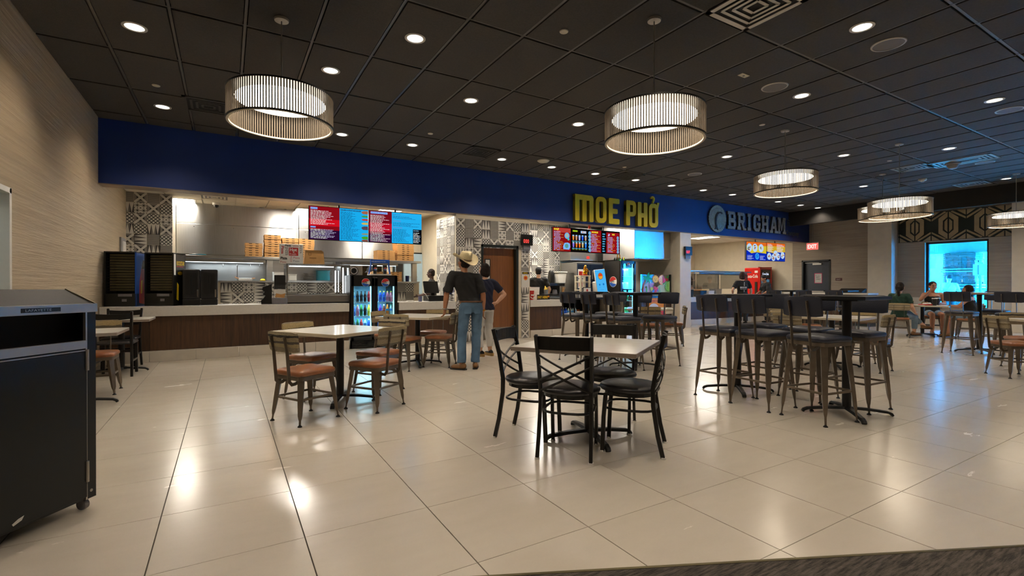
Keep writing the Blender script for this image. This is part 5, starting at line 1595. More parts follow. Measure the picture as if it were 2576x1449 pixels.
for nm_, c in dict(red='a8141c', cola='2a0c08', clear='a8c4c8', green='1f7a3a', blue='1248b8', orange='d86a1a', yellow='d8b824', pink='d87088', purple='4a2a98', aqua='2a9ad0', silver='a8b0b8', brown='6a2a18').items():
    M['bot_' + nm_] = pm('bottle_' + nm_, c, .12, var=.1, spec=.7, coat=.3)
_bm = {}


def bottle(h, r, kind, liq, capc, labc, loc, label, group):
    k = (h, r, kind, liq, capc, labc)
    if k not in _bm: _bm[k] = bottle_me(*k)
    return tag(inst('drink_can' if kind == 'can' else 'drink_bottle', _bm[k], None, loc), label, 'can' if kind == 'can' else 'bottle', group)


def roundel(x, z, r, y):
    """red, white and blue cola roundel"""
    mb = MB(); N = 20
    C_ = lambda f: [(x + r * math.cos(2 * PI * k / N), z + r * math.sin(2 * PI * k / N)) for k in range(N)]
    mb.prism([(x + 1.06 * (a - x), z + 1.06 * (b - z)) for a, b in C_(0)], y, y + .004, 'xz', M['paperw'])
    top = clip(C_(0), lambda p: p[1] - (z + r * .22 + .25 * (p[0] - x))); bot = clip(C_(0), lambda p: (z - r * .30 - .2 * (p[0] - x)) - p[1])
    mb.prism(top, y - .002, y, 'xz', M['redp']); mb.prism(bot, y - .002, y, 'xz', M['blue'])
    mb.text('PEPSI', r * .55, M['frameblk'], TR(x - r * .78, y - .001, z - r * .17), bold=r * .02, sx=.9)
    return mb


def cooler(label, x, y, w, d, h, doors, logo, shelves, z0=.16, case='plastic', lite=(.55, .85, 1.0), group=None):
    t = thing('drinks_cooler', label, 'fridge', (x, y, 0), 0, group)
    body = MB()
    body.box((0, d - .03, 0), (w, d, h), M[case]); body.box((0, .05, .0), (.04, d, h), M[case]).box((w - .04, .05, 0), (w, d, h), M[case]).box((0, .05, h - .07), (w, d, h), M[case]).box((0, .05, 0), (w, d, z0 + .1), M[case])
    body.build('cabinet', None, t, bevel=.004)
    MB().box((.045, d - .05, z0 + .1), (w - .045, d - .03, h - .08), M['bluewhite']).build('liner', None, t)
    dw = w / doors
    for k in range(doors):
        a, b = k * dw + .004, (k + 1) * dw - .004; f = MB(); fw = .055; zt = h - .012; head = .20 if doors == 2 else .07
        f.box((a, 0, z0), (a + fw, .05, zt), M['plastic']).box((b - fw, 0, z0), (b, .05, zt), M['plastic']).box((a, 0, z0), (b, .05, z0 + fw), M['plastic']).box((a, 0, zt - head), (b, .05, zt), M['plastic'])
        o = f.build('door', None, t, bevel=.003)
        MB().box((a + fw, .02, z0 + fw), (b - fw, .026, zt - head), M['pane']).build('pane', None, o)
        if doors == 2: MB().bar((b - .02 if k == 0 else a + .02, -.02, .7), (b - .02 if k == 0 else a + .02, -.02, 1.15), .018, .02, M['plastic']).build('handle', None, o)
        for xx in (a + fw + .004, b - fw - .010): MB().box((xx, .055, z0 + fw), (xx + .008, .066, zt - head), M['ledcool']).build('light_strip', None, o)
    for z in shelves: MB().box((.045, .07, z - .022), (w - .045, d - .06, z - .004), M['shelfw']).build('shelf', None, t)
    for k in range(5): MB().box((.03, .018, .02 + .026 * k), (w - .03, .045, .034 + .026 * k), M['plastic']).build('grille_bar', None, t)
    return t


M['bluewhite'] = pm('cooler_liner', 'b8dcec', .4, var=.03); M['shelfw'] = pm('cooler_shelf', 'bfe4f4', .4, var=.03); M['ledcool'] = em('cooler_led', (.35, .85, 1.0), 6.0)
cl_d = bpy.data.lights.new('cooler_light', 'AREA'); cl_d.shape = 'RECTANGLE'; cl_d.size = .6; cl_d.size_y = .1; cl_d.energy = 7; cl_d.color = (.35, .80, 1.0)
KX, KY = 2.03, WY + .0
ck = cooler('black two-door drinks cooler in the gap of the counter', KX, KY, .90, .70, 1.405, 2, 1, (.36, .62, .89), .16)
roundel(.28, 1.265, .075, -.006).build('brand_roundel', None, ck); roundel(.66, 1.265, .075, -.006).build('brand_roundel', None, ck)
MB().text('Drink', .04, M['greyp'], TR(.41, -.001, 1.35)).build('maker_script', None, ck)
for z in (1.16, .86, .58):
    l = bpy.data.objects.new('cooler_light', cl_d); COL.objects.link(l); l.location = (KX + .45, KY + .14, z)
rows = [(.89, 'upper', ['clear', 'cola', 'cola', 'cola', 'red'], ['red', 'blue', 'blue', 'pink', 'pink'], .21), (.62, 'middle', ['blue', 'pink', 'green', 'cola', 'yellow'], ['red', 'purple', 'brown', 'orange', 'clear'], .215), (.36, 'lower', ['green', 'green', 'red', 'clear', 'blue'], ['aqua', 'red', 'blue', 'clear', 'aqua'], .20)]
capm = dict(clear='2a9a50', cola='1a1a1a', red='c02020', blue='e8e040', pink='e8d840', green='3ab040', yellow='e0c020', purple='3020a0', brown='d0d0d0', orange='e07020', aqua='f0f0f0', silver='c0c0c0')
labm = dict(clear='3a8ad0', cola='20202a', red='d83040', blue='2a70e0', pink='e890b0', green='184a28', yellow='e0d060', purple='4038d0', brown='c04030', orange='2a80a0', aqua='1a60c0', silver='889098')
for z, rn, L_, R_, hh in rows:
    for side, lst, x0 in (('left', L_, KX + .085), ('right', R_, KX + .525)):
        for k, c in enumerate(lst):
            bottle(hh, .031, 'bottle', c, capm[c], labm[c], (x0 + .072 * k, KY + .14, z - .003), '%s drink bottle, %s from the left on the %s shelf behind the %s door' % (c, ORD[k], rn, side), 'bottles in the two-door cooler')
# on top of the cooler
t = thing('cup_stand', 'blue cup display stand on the two-door cooler', 'stand', (KX + .62, KY + .25, 1.406))
MB().box((-.22, -.12, 0), (.20, .12, .03), M['white']).build('base', None, t)
MB().bar((-.22, 0, .02), (-.17, 0, .27), .02, .05, M['blue']).bar((.20, 0, .02), (.17, 0, .27), .02, .05, M['blue']).box((-.19, -.02, .25), (.19, .02, .32), M['blue']).build('frame', None, t)
MB().text('WHICH SIZE WOULD YOU LIKE?', .024, M['white'], TR(-.18, -.021, .272), sx=.82).build('print', None, t)
for x, lb in ((-.10, 'left'), (.10, 'right')):
    c = thing('paper_cup', 'black paper cup with cola roundel, %s one on the cup stand' % lb, 'cup', (KX + .62 + x, KY + .25, 1.436), 0, 'cups on the display stand')
    MB().lathe([(0, 0), (.032, 0), (.045, .17), (.047, .175), (.04, .175), (0, .17)], n=18, m=M['plastic']).build('cup', None, c, smooth=40)
    roundel(0, .10, .030, -.046).build('print', None, c)
t = thing('round_lid_holder', 'round black dish standing on the left of the two-door cooler', 'holder', (KX + .10, KY + .22, 1.406))
MB().cyl((0, -.03, .085), (0, .03, .085), .085, n=24, m=M['plastic']).build('disc', None, t, smooth=40)
MB().lathe([(.05, 0), (.062, .008), (.075, 0)], n=22, m=M['alu'], ends=False).build('ring', None, t).location = (0, -.03, .085)
[c for c in kids(t) if c.name.startswith('ring')][0].rotation_euler = (PI / 2, 0, 0)

# till on the short counter
t = thing('cash_register', 'black till with two tilted screens on the short counter', 'till', (3.86, 9.72, .876))
MB().box((-.20, -.12, 0), (.25, .22, .12), M['plastic']).build('base', None, t, bevel=.01)
MB().bar((-.05, .06, .1), (-.05, .06, .26), .08, .05, M['plastic']).build('stem', None, t)
o = MB().box((-.20, -.02, 0), (.16, .02, .26), M['plastic']).build('monitor', None, t, bevel=.006); o.location = (-.06, .02, .17); o.rotation_euler = (-.25, 0, .25)
o = MB().box((-.10, -.02, 0), (.12, .02, .13), M['plastic']).box((-.085, -.0215, .02), (.105, -.02, .115), scr('1a58c8', .8)).build('customer_display', None, t, bevel=.0); o.location = (.26, -.06, .14); o.rotation_euler = (-.15, 0, -.1)
MB().tube([(-.2, -.1, .04), (-.26, -.12, .14), (-.30, -.06, .20)], .004, 6, M['white']).build('cable', None, t)
tag(MB().lathe([(0, 0), (.035, 0), (.042, .11), (.036, .11), (0, .1)], n=16, m=ink('5a5878')).build('lilac_cup', None, None, smooth=40), 'small lilac cup on the short counter left of the till', 'cup').location = (3.47, 9.60, .876)
tag(MB().prism([(-.10, 0), (.10, 0), (.06, .018), (-.04, .022)], -.04, .04, 'xz', M['paperw']).build('crumpled_napkin', None, None, bevel=.004), 'crumpled white napkin on the short counter', 'napkin').location = (3.25, 9.58, .876)
tag(MB().lathe([(0, 0), (.04, 0), (.045, .14), (.038, .14), (0, .13)], n=16, m=M['navy']).build('navy_cup', None, None, smooth=40), 'dark navy cup on the pass right of the pizza boxes', 'cup').location = (3.78, 11.36, 1.306)
# ---------------------------------------------------------------- people
def fuse(mb, name, mat, parent, voxel=.009, it=4, fac=.5):
    """weld overlapping volumes into one continuous skin"""
    me0 = mb.mesh(name)
    def mods(o):
        r = o.modifiers.new('Remesh', 'REMESH'); r.mode = 'VOXEL'; r.voxel_size = voxel; r.use_smooth_shade = True
        s = o.modifiers.new('Smooth', 'SMOOTH'); s.iterations = it; s.factor = fac
    me = evaluated(me0, mods); me.name = name; bpy.data.meshes.remove(me0)
    o = bpy.data.objects.new(name, me); COL.objects.link(o)
    me.materials.clear(); me.materials.append(M[mat] if isinstance(mat, str) else mat)
    me.polygons.foreach_set('use_smooth', [True] * len(me.polygons))
    if parent: adopt(o, parent)
    return o


def ripple(o, f):
    me = o.data; n = len(me.vertices)
    co = np.empty(n * 3, 'f'); no = np.empty(n * 3, 'f')
    me.vertices.foreach_get('co', co); me.vertices.foreach_get('normal', no)
    co = co.reshape(-1, 3); no = no.reshape(-1, 3)
    co = co + no * f(co[:, 0], co[:, 1], co[:, 2])[:, None]
    me.vertices.foreach_set('co', co.astype('f').ravel()); me.update()


def loftH(mb, secs, n=18):
    vs = []; fs = []
    for cx, cy, cz, rx, ry in secs:
        for i in range(n):
            a = 2 * PI * i / n
            vs.append((cx + rx * math.copysign(abs(math.cos(a)) ** .85, math.cos(a)), cy + ry * math.copysign(abs(math.sin(a)) ** .85, math.sin(a)), cz))
    for j in range(len(secs) - 1):
        for i in range(n):
            e = (i + 1) % n; fs.append((j * n + i, j * n + e, (j + 1) * n + e, (j + 1) * n + i))
    fs.append(tuple(range(n))[::-1]); fs.append(tuple((len(secs) - 1) * n + i for i in range(n)))
    return mb.add(vs, fs)


def hand(mb, wr, d, across, s, curl=.35, sc=1.0, spread=.1):
    """palm, four unequal bent fingers and a thumb from the palm's side; across points to the thumb"""
    d = Vector(d).normalized(); ac = Vector(across); ac = (ac - d * ac.dot(d)).normalized(); n = d.cross(ac) * s
    wr = Vector(wr)
    R = Matrix((ac, d, n)).transposed()
    mb.ell(wr + d * .045 * sc, (.040 * sc, .052 * sc, .017 * sc), R=R, n=12)
    for k, (off, ln) in enumerate(((.028, .070), (.0095, .078), (-.0095, .072), (-.027, .056))):
        p = wr + d * (.082 if k in (1, 2) else .076) * sc + ac * off * sc
        dirv = (d + ac * (off * spread * 10)).normalized(); r = .0092 * sc
        mb.cap(wr + d * .04 * sc + ac * off * .8 * sc, p, r * 1.05, r, 8)
        for seg in (.45, .32, .23):
            dirv = (dirv * math.cos(curl) - n * math.sin(curl)).normalized()
            q = p + dirv * ln * seg * sc * 1.0
            mb.cap(p, q, r, r * .92, 8); p = q; r *= .92
    p = wr + d * .022 * sc + ac * .024 * sc; dirv = (d * .65 + ac * .75 - n * .15).normalized(); r = .0115 * sc
    for seg in (.040, .030, .024):
        q = p + dirv * seg * sc; mb.cap(p, q, r, r * .9, 8); p = q; r *= .9
        dirv = (dirv + d * .35 - n * .15).normalized()


JD = dict(pel=(0, 0, .95), waist=(0, .0, 1.08), chest=(0, .005, 1.28), neck=(0, -.015, 1.46), head=(0, .015, 1.615),
          shR=(.185, -.01, 1.405), elR=(.235, -.03, 1.125), wrR=(.235, .06, .885), shL=(-.185, -.01, 1.405), elL=(-.235, -.03, 1.125), wrL=(-.235, .06, .885),
          hipR=(.092, 0, .915), knR=(.10, .025, .50), anR=(.105, -.02, .085), hipL=(-.092, 0, .915), knL=(-.10, .025, .50), anL=(-.105, -.02, .085),
          toeR=(.12, 1, 0), toeL=(-.12, 1, 0), hdR=None, hdL=None, acR=(0, 1, .1), acL=(0, 1, .1), cuR=.35, cuL=.35, hyaw=0., hpit=0.)


def person(label, loc, deg, H=1.7, pose=None, skin='skin', hair=('short', 'hairb'), top=('tee', 'blackc'), legs=('long', 'denim'), shoes='boot', hat=None, belt=None, girth=1.0, voxel=.009, female=False, extra=None):
    t = thing('person', label, 'person', loc, math.radians(deg) - PI / 2)
    s = H / 1.75; J = dict(JD); J.update(pose or {})
    V = {k: Vector(v) * s for k, v in J.items() if k[:2] in ('pe', 'wa', 'ch', 'ne', 'he', 'sh', 'el', 'wr', 'hi', 'kn', 'an')}
    g = girth; fw = .92 if female else 1.0
    pel, wai, che, nec, hed = V['pel'], V['waist'], V['chest'], V['neck'], V['head']
    RH = Matrix.Rotation(J['hyaw'], 3, 'Z') @ Matrix.Rotation(J['hpit'], 3, 'X')
    hp = lambda x, y, z: hed + RH @ (Vector((x, y, z)) * s)
    b = MB()
    tors = [(*(pel - Vector((0, 0, .07 * s))), .12 * g * s, .095 * g * s), (*pel, .155 * g * s, .115 * g * s), (*wai, (.125 if female else .14) * g * s, .10 * g * s), (*(wai.lerp(che, .5)), .145 * fw * g * s, .108 * g * s),
            (*che, .165 * fw * g * s, .112 * g * s), (*(che.lerp(nec, .55)), .165 * fw * s, .095 * s), (*(che.lerp(nec, .85)), .11 * s, .07 * s)]
    loftH(b, tors)
    b.cap(V['shL'], V['shR'], .056 * s, .056 * s); b.cap(nec - Vector((0, 0, .03 * s)), hp(0, -.02, -.06), .056 * s * fw, .050 * s * fw)
    b.ell(hp(0, -.005, .02), (.074 * s, .092 * s, .098 * s), R=RH); b.ell(hp(0, .022, -.05), (.055 * s, .066 * s, .062 * s), R=RH); b.ell(hp(0, .062, -.085), (.026 * s, .022 * s, .02 * s), R=RH)
    b.cap(hp(0, .086, .012), hp(0, .106, -.026), .009 * s, .014 * s, 8); b.cap(hp(-.035, .078, .03), hp(.035, .078, .03), .014 * s, n=8)
    for q in (-1, 1):
        b.ell(hp(q * .076, -.008, -.008), (.010 * s, .020 * s, .031 * s), R=RH, n=10)
        b.ell(hp(q * .04, .06, -.03), (.022 * s, .022 * s, .022 * s), n=10)
    for S_ in 'RL':
        sg = 1 if S_ == 'R' else -1
        sh, el, wr = V['sh' + S_], V['el' + S_], V['wr' + S_]; ug = (g - 1) * .5 + 1
        b.cap(sh, el, .052 * s * ug, .040 * s * ug); b.cap(el, el.lerp(wr, .35), .041 * s * ug, .041 * s * ug); b.cap(el.lerp(wr, .35), wr, .041 * s * ug, .027 * s)
        hd = Vector(J['hd' + S_]) if J['hd' + S_] else (wr - el)
        hand(b, wr, hd, J['ac' + S_], -sg if True else sg, J['cu' + S_], s * (.95 if not female else .88))
        hip, kn, an = V['hip' + S_], V['kn' + S_], V['an' + S_]
        b.cap(hip, kn, .078 * g * s, .054 * g * s); b.cap(kn, kn.lerp(an, .35), .054 * g * s, .055 * g * s); b.cap(kn.lerp(an, .35), an, .055 * g * s, .036 * s)
        td = Vector(J['toe' + S_]).normalized()
        b.cap(an - Vector((0, 0, .03 * s)) - td * .03 * s, an + td * .13 * s - Vector((0, 0, .052 * s)), .036 * s, .028 * s)
    fuse(b, 'body', skin, t, voxel)
    # face
    e = MB(); w_ = MB()
    for q in (-1, 1):
        w_.ell(hp(q * .032, .083, .004), (.011 * s, .006 * s, .005 * s), M['white'], RH, 10); e.ell(hp(q * .032, .0885, .004), (.006 * s, .0045 * s, .0055 * s), M['plastic'], RH, 8)
    for q in (-1, 1): pass
    w_.build('eye', None, t, smooth=60); e.build('pupil', None, t, smooth=60)
    MB().ell(hp(0, .089, -.055), (.022 * s, .008 * s, .006 * s), ink('8a4038'), RH, 10).build('mouth', None, t, smooth=60)
    bw = MB()
    for q in (-1, 1): bw.bar(hp(q * .018, .092, .026), hp(q * .05, .082, .03), .008 * s, .006 * s, M[hair[1]])
    bw.build('eyebrow', None, t)
    # hair
    hk_, hm = hair
    if hk_ != 'none':
        h = MB()
        h.ell(hp(0, -.016, .040), (.083 * s, .094 * s, .092 * s), R=RH)
        if hk_ in ('bob', 'long', 'pony'): h.ell(hp(0, -.035, .0), (.086 * s, .080 * s, .10 * s), R=RH)
        if hk_ == 'short': h.ell(hp(0, -.040, .0), (.078 * s, .066 * s, .08 * s), R=RH)
        if hk_ == 'bob':
            h.ell(hp(0, -.045, -.06), (.088 * s, .070 * s, .085 * s), R=RH)
            for q in (-1, 1): h.ell(hp(q * .072, -.01, -.03), (.026 * s, .05 * s, .085 * s), R=RH)
        if hk_ == 'long':
            h.ell(hp(0, -.05, -.10), (.085 * s, .06 * s, .13 * s), R=RH)
            for q in (-1, 1): h.ell(hp(q * .07, -.01, -.06), (.026 * s, .05 * s, .11 * s), R=RH)
        if hk_ == 'pony':
            h.ell(hp(0, -.10, .0), (.042 * s, .05 * s, .05 * s), R=RH)
            pts = [hp(0, -.11, -.02), hp(.0, -.135, -.10), hp(.005, -.12, -.19), hp(.01, -.11, -.27)]
            h.tube(pts, [.032 * s, .034 * s, .028 * s, .012 * s], 10)
        o = fuse(h, 'hair', hm, t, .008, 2)
        ripple(o, lambda x, y, z: .004 * np.sin(x * 190 + z * 60) * np.sin(y * 170 + 1.3) - .001)      # wavy locks
    # clothes
    tk, tm = top
    c = MB(); ins = .014 * s
    hemz = pel.z + (.055 * s if belt else (-.06 * s if tk != 'tank' else -.02 * s))
    if belt: g_h = .94
    else: g_h = 1.06
    loftH(c, [(pel.x, pel.y, hemz, .162 * g * g_h * s + ins * .6, .122 * g * g_h * s + ins * .6)] + [(x, y, z, rx + ins, ry + ins) for x, y, z, rx, ry in tors[2:5]] + ([(*(che.lerp(nec, .55)), .172 * fw * s, .105 * s), (*(che.lerp(nec, .92)), .085 * s, .07 * s)] if tk != 'tank' else [(*(che.lerp(nec, .42)), .155 * fw * s, .112 * s)]))
    if tk != 'tank':
        c.cap(V['shL'], V['shR'], .066 * s, .066 * s)
        for S_ in 'RL':
            sh, el = V['sh' + S_], V['el' + S_]; f = .72 if tk == 'tee' else (.90 if tk == 'shirt' else .5)
            c.tube([sh, sh.lerp(el, f * .5), sh.lerp(el, f)], [.068 * s * g, .066 * s * g, (.070 if tk == 'shirt' else .064) * s * g], 14)
            if tk == 'long':
                wr = V['wr' + S_]; c.tube([sh, el, el.lerp(wr, .9)], [.066 * s, .055 * s, .042 * s], 12)
    else:
        for q in (-1, 1): c.tube([che.lerp(nec, .1) + Vector((q * .085 * s, .10 * s, 0)), che.lerp(nec, .75) + Vector((q * .09 * s, .03 * s, .02 * s)), che.lerp(nec, .2) + Vector((q * .085 * s, -.10 * s, 0))], .014 * s, 8)
    o = fuse(c, 'shirt' if tk != 'tank' else 'vest_top', tm, t, max(.009, voxel), 4)
    ripple(o, lambda x, y, z: .005 * np.sin(z * 46 + x * 22 + 2 * np.sin(x * 17)) * np.sin(x * 25 + z * 9))
    lk, lm = legs
    c = MB()
    loftH(c, [(*(pel - Vector((0, 0, .09 * s))), .15 * g * s, .118 * g * s), (*pel, .166 * g * s, .126 * g * s), (pel.x, pel.y, pel.z + (.085 if belt else .055) * s, (.158 if belt else .136) * g * s, (.122 if belt else .104) * g * s)])
    for S_ in 'RL':
        hip, kn, an = V['hip' + S_], V['kn' + S_], V['an' + S_]
        if lk == 'shorts':
            c.tube([hip + (hip - kn) * .05, hip.lerp(kn, .62)], [.092 * g * s, .082 * g * s], 14); c.ell(hip, (.092 * g * s,) * 3)
        else:
            end = an + (kn - an) * (.04 if lk == 'long' else .22)
            c.ell(hip, (.092 * g * s,) * 3); c.cap(hip, kn, .090 * g * s, .069 * g * s); c.tube([kn, kn.lerp(end, .5), end], [.069 * g * s, .064 * g * s, (.066 if lk == 'long' else .056) * g * s], 14)
    o = fuse(c, 'trousers' if lk != 'shorts' else 'shorts', lm, t, max(.009, voxel), 4)
    ripple(o, lambda x, y, z: .003 * np.sin(z * 37 + 19 * x + 2.5 * np.sin(z * 11)) * np.where(z < pel.z - .3 * s, 1.0, .4))
    if belt:
        bm = MB(); zb = pel.z + .075 * s
        bm.tube([(pel.x + .168 * g * s * math.cos(a * PI / 14), pel.y + .130 * g * s * math.sin(a * PI / 14), zb) for a in range(28)], .012 * s, 8, M[belt], closed=True)
        bm.build('belt', None, t, smooth=50)
        pk = MB()
        for q in (-1, 1):
            pk.prism(rrect(.105 * s, .12 * s, .015 * s), -.004, .004, 'xz', M[lm])
            o = pk.build('back_pocket', None, t); o.location = (pel.x + q * .072 * s, pel.y - .116 * g * s, pel.z - .045 * s); o.rotation_euler = (0, 0, q * .32); pk = MB()
    for S_ in 'RL':
        an = V['an' + S_]; td = Vector(J['toe' + S_]); td.z = 0; td.normalize(); ax = Vector((td.y, -td.x, 0)); z0 = an.z - .085 * s
        c = MB(); R = Matrix((ax, td, Vector((0, 0, 1)))).transposed()
        c.ell(an + td * .075 * s + Vector((0, 0, -.045 * s)), (.046 * s, .105 * s, .038 * s), R=R, n=16); c.ell(an - td * .02 * s + Vector((0, 0, -.025 * s)), (.042 * s, .062 * s, .055 * s), R=R, n=14)
        o = fuse(c, 'shoe', shoes if shoes != 'wedge' else 'blackc', t, .008, 2)
        sm = MB().prism([((an + td * (a * .155 + .04 + (-.0)) * s + ax * b * .046 * s).x, (an + td * (a * .155 + .04) * s + ax * b * .046 * s).y) for a, b in ((-.72, -.8), (-.3, -.9), (.3, -1), (.75, -.8), (.95, -.3), (.95, .3), (.75, 1), (.3, 1), (-.3, .85), (-.72, .8), (-.85, 0))], z0, z0 + (.018 if shoes != 'wedge' else .055) * s, 'xy', M['rubber'] if shoes != 'wedge' else M['cork'])
        sm.build('sole', None, t)
    # head wear
    if hat in ('cap', 'capback'):
        h = MB(); h.ell(hp(0, -.012, .052), (.088 * s, .100 * s, .088 * s), R=RH)
        q = 1 if hat == 'cap' else -1
        for k in (-1, 0, 1): h.cap(hp(k * .038, q * .07, .052), hp(k * .030, q * .155, .036), .012 * s, .008 * s, 8)
        fuse(h, 'cap', 'charc', t, .007, 2)
    if hat == 'cowboy':
        h = MB(); n = 40; vs = []; fs = []
        Z0 = .058; prof = [(.085, .000), (.112, -.004), (.148, -.006), (.182, .0), (.197, .008)]
        for lay in (0, 1):
            for r, z in prof:
                for i in range(n):
                    a = 2 * PI * i / n; x, y = r * math.cos(a) * .92, r * math.sin(a) * 1.12
                    up = .050 * (abs(x) / .165) ** 2.2 * (r / .178) - .026 * (abs(y) / .2) ** 2
                    vs.append(hp(x, y - .005, Z0 + z + up + (.005 if lay else 0)))
        m_ = len(prof)
        for lay in (0, 1):
            for j in range(m_ - 1):
                for i in range(n):
                    e_ = (i + 1) % n; o_ = lay * m_ * n; fs.append((o_ + j * n + i, o_ + j * n + e_, o_ + (j + 1) * n + e_, o_ + (j + 1) * n + i))
        for i in range(n):
            e_ = (i + 1) % n; fs.append(((m_ - 1) * n + i, (m_ - 1) * n + e_, (2 * m_ - 1) * n + e_, (2 * m_ - 1) * n + i))
        h.add(vs, fs, M['straw'])
        h.build('hat_brim', None, t, smooth=60)
        vs = []; fs = []; rings = [(.093, .0), (.092, .04), (.088, .08), (.081, .112), (.065, .128), (.036, .128), (.0, .124)]
        for r, z in rings:
            for i in range(n):
                a = 2 * PI * i / n; x, y = r * math.cos(a), r * math.sin(a) * 1.16
                dent = 0
                if z > .06:
                    dent = -.030 * math.exp(-(x / .022) ** 2) * min(1, (z - .06) / .045) - .022 * math.exp(-((abs(x) - .06) / .02) ** 2 - ((y - .075) / .03) ** 2)
                tap = 1 - .12 * max(0, y / .1) * (z / .11)
                vs.append(hp(x * tap, y - .005, Z0 + z + dent + .02 * (y / .1) * (z / .11) * -.4))
        for j in range(len(rings) - 1):
            for i in range(n):
                e_ = (i + 1) % n; fs.append((j * n + i, j * n + e_, (j + 1) * n + e_, (j + 1) * n + i))
        MB().add(vs, fs, M['straw']).build('hat_crown', None, t, smooth=60)
        bd = MB(); bd.tube([hp(.0915 * math.cos(2 * PI * i / n), .0915 * 1.16 * math.sin(2 * PI * i / n) - .005, Z0 + .014) for i in range(n)], .0065 * s, 7, M['beltl'], closed=True); bd.build('hat_band', None, t, smooth=60)
    if extra: extra(t, V, s, hp)
    return t


def man_extra(t, V, s, hp):
    for S_, m in (('L', 'alu'), ('R', 'gold')):
        wr, el = V['wr' + S_], V['el' + S_]; d = (wr - el).normalized(); u = d.cross(Vector((0, 1, .2))).normalized(); v = d.cross(u)
        p = wr - d * .02
        MB().tube([p + u * .036 * math.cos(a * PI / 8) + v * .036 * math.sin(a * PI / 8) for a in range(16)], .008, 6, M[m], closed=True).build('watch' if S_ == 'L' else 'bracelet', None, t, smooth=60)


# the man in the straw hat leans on the chair back with his left hand
person('man in cream cowboy hat, black shirt and jeans, leaning on a chair', (3.01, 6.30, 0), 75, 1.66,
       dict(pel=(.035, 0, .95), waist=(.0, .01, 1.08), chest=(-.045, .03, 1.29), neck=(-.065, .02, 1.47), head=(-.065, .05, 1.615), shR=(.135, .01, 1.39), shL=(-.245, .02, 1.43), elR=(.215, -.03, 1.125), wrR=(.225, .02, .875), acR=(0, 1, 0), cuR=.45,
            elL=(-.335, .02, 1.135), wrL=(-.355, .075, .90), hdL=(-.1, .25, -1), acL=(.6, .8, .1), cuL=.55, hipR=(.125, 0, .915), hipL=(-.06, 0, .915), knR=(.12, .03, .50), knL=(-.10, .02, .50), anR=(.10, .0, .085), anL=(-.12, -.04, .085), toeL=(-.85, .6, 0), toeR=(.25, 1, 0), hyaw=.50, hpit=.38),
       skin='skin', hair=('short', 'hairb'), top=('shirt', 'blackc'), legs=('long', 'denim'), shoes='boot', hat='cowboy', belt='beltl', girth=1.06, voxel=.0068, extra=man_extra)
person('woman in navy tee and white cropped trousers, hand on hip', (3.66, 7.06, .0), 95, 1.58,
       dict(shR=(.165, -.01, 1.39), shL=(-.165, -.01, 1.39), elR=(.36, -.11, 1.17), wrR=(.20, -.10, 1.02), hdR=(-1, .2, -.2), acR=(0, .6, -1), elL=(-.19, .0, 1.12), wrL=(-.16, .17, .95), acL=(.2, .3, 1), anR=(.105, -.02, .135), anL=(-.105, -.02, .135), hyaw=.45, hpit=.1, toeL=(-.55, 1, 0), toeR=(.0, 1, 0)),
       skin='skinl', hair=('bob', 'hairb'), top=('tee', 'navyc'), legs=('capri', 'whitec'), shoes='wedge', female=True, girth=1.08, voxel=.0075)
person('kitchen worker in a dark cap bending behind the two-door cooler', (3.10, 12.1, 0), 205, 1.68, dict(hpit=-.35, wrR=(.16, .32, 1.05), wrL=(-.16, .32, 1.05), elR=(.25, .08, 1.12), elL=(-.25, .08, 1.12)), skin='skinl', hair=('short', 'hairm'), top=('tee', 'greyc'), legs=('long', 'charc'), shoes='rubber', hat='cap', voxel=.012)
person('worker in dark clothes half hidden by the tiled pillar', (4.26, 11.0, 0), 150, 1.62, dict(wrR=(.16, .30, 1.05), wrL=(-.16, .30, 1.05)), skin='skind', hair=('short', 'hairb'), top=('tee', 'charc'), legs=('long', 'charc'), shoes='rubber', girth=1.12, voxel=.013)
person('noodle kitchen worker in a black tee and black cap, seen from behind', (7.06, 10.55, 0), 62, 1.70, dict(elR=(.30, -.04, 1.14), wrR=(.30, .20, 1.02), elL=(-.25, -.02, 1.14), wrL=(-.22, .20, 1.0), hyaw=-.1), skin='skinl', hair=('short', 'hairb'), top=('tee', 'blackc'), legs=('long', 'charc'), shoes='rubber', hat='cap', voxel=.011)


def brig_extra(t, V, s, hp):
    mb = MB(); y = V['chest'].y - .145 * s
    mb.text('BRIGHAM', .062, M['paperw'], TR(-.135, y, 1.20 * s), bold=.002, sx=.78).text('FISH MARKET', .034, M['paperw'], TR(-.13, y, 1.155 * s), sx=1.0)
    for k in range(8): mb.box((-.011, y - .001 + .0006 * k, (1.385 - .018 * k) * s), (.011, y + .0005 + .0006 * k, (1.395 - .018 * k) * s), M['paperw'])
    for k in range(9): mb.box((-.010, y + .010 + .001 * k, (1.12 - .02 * k) * s), (.010, y + .012 + .001 * k, (1.131 - .02 * k) * s), M['paperw'])
    mb.build('shirt_print', None, t)


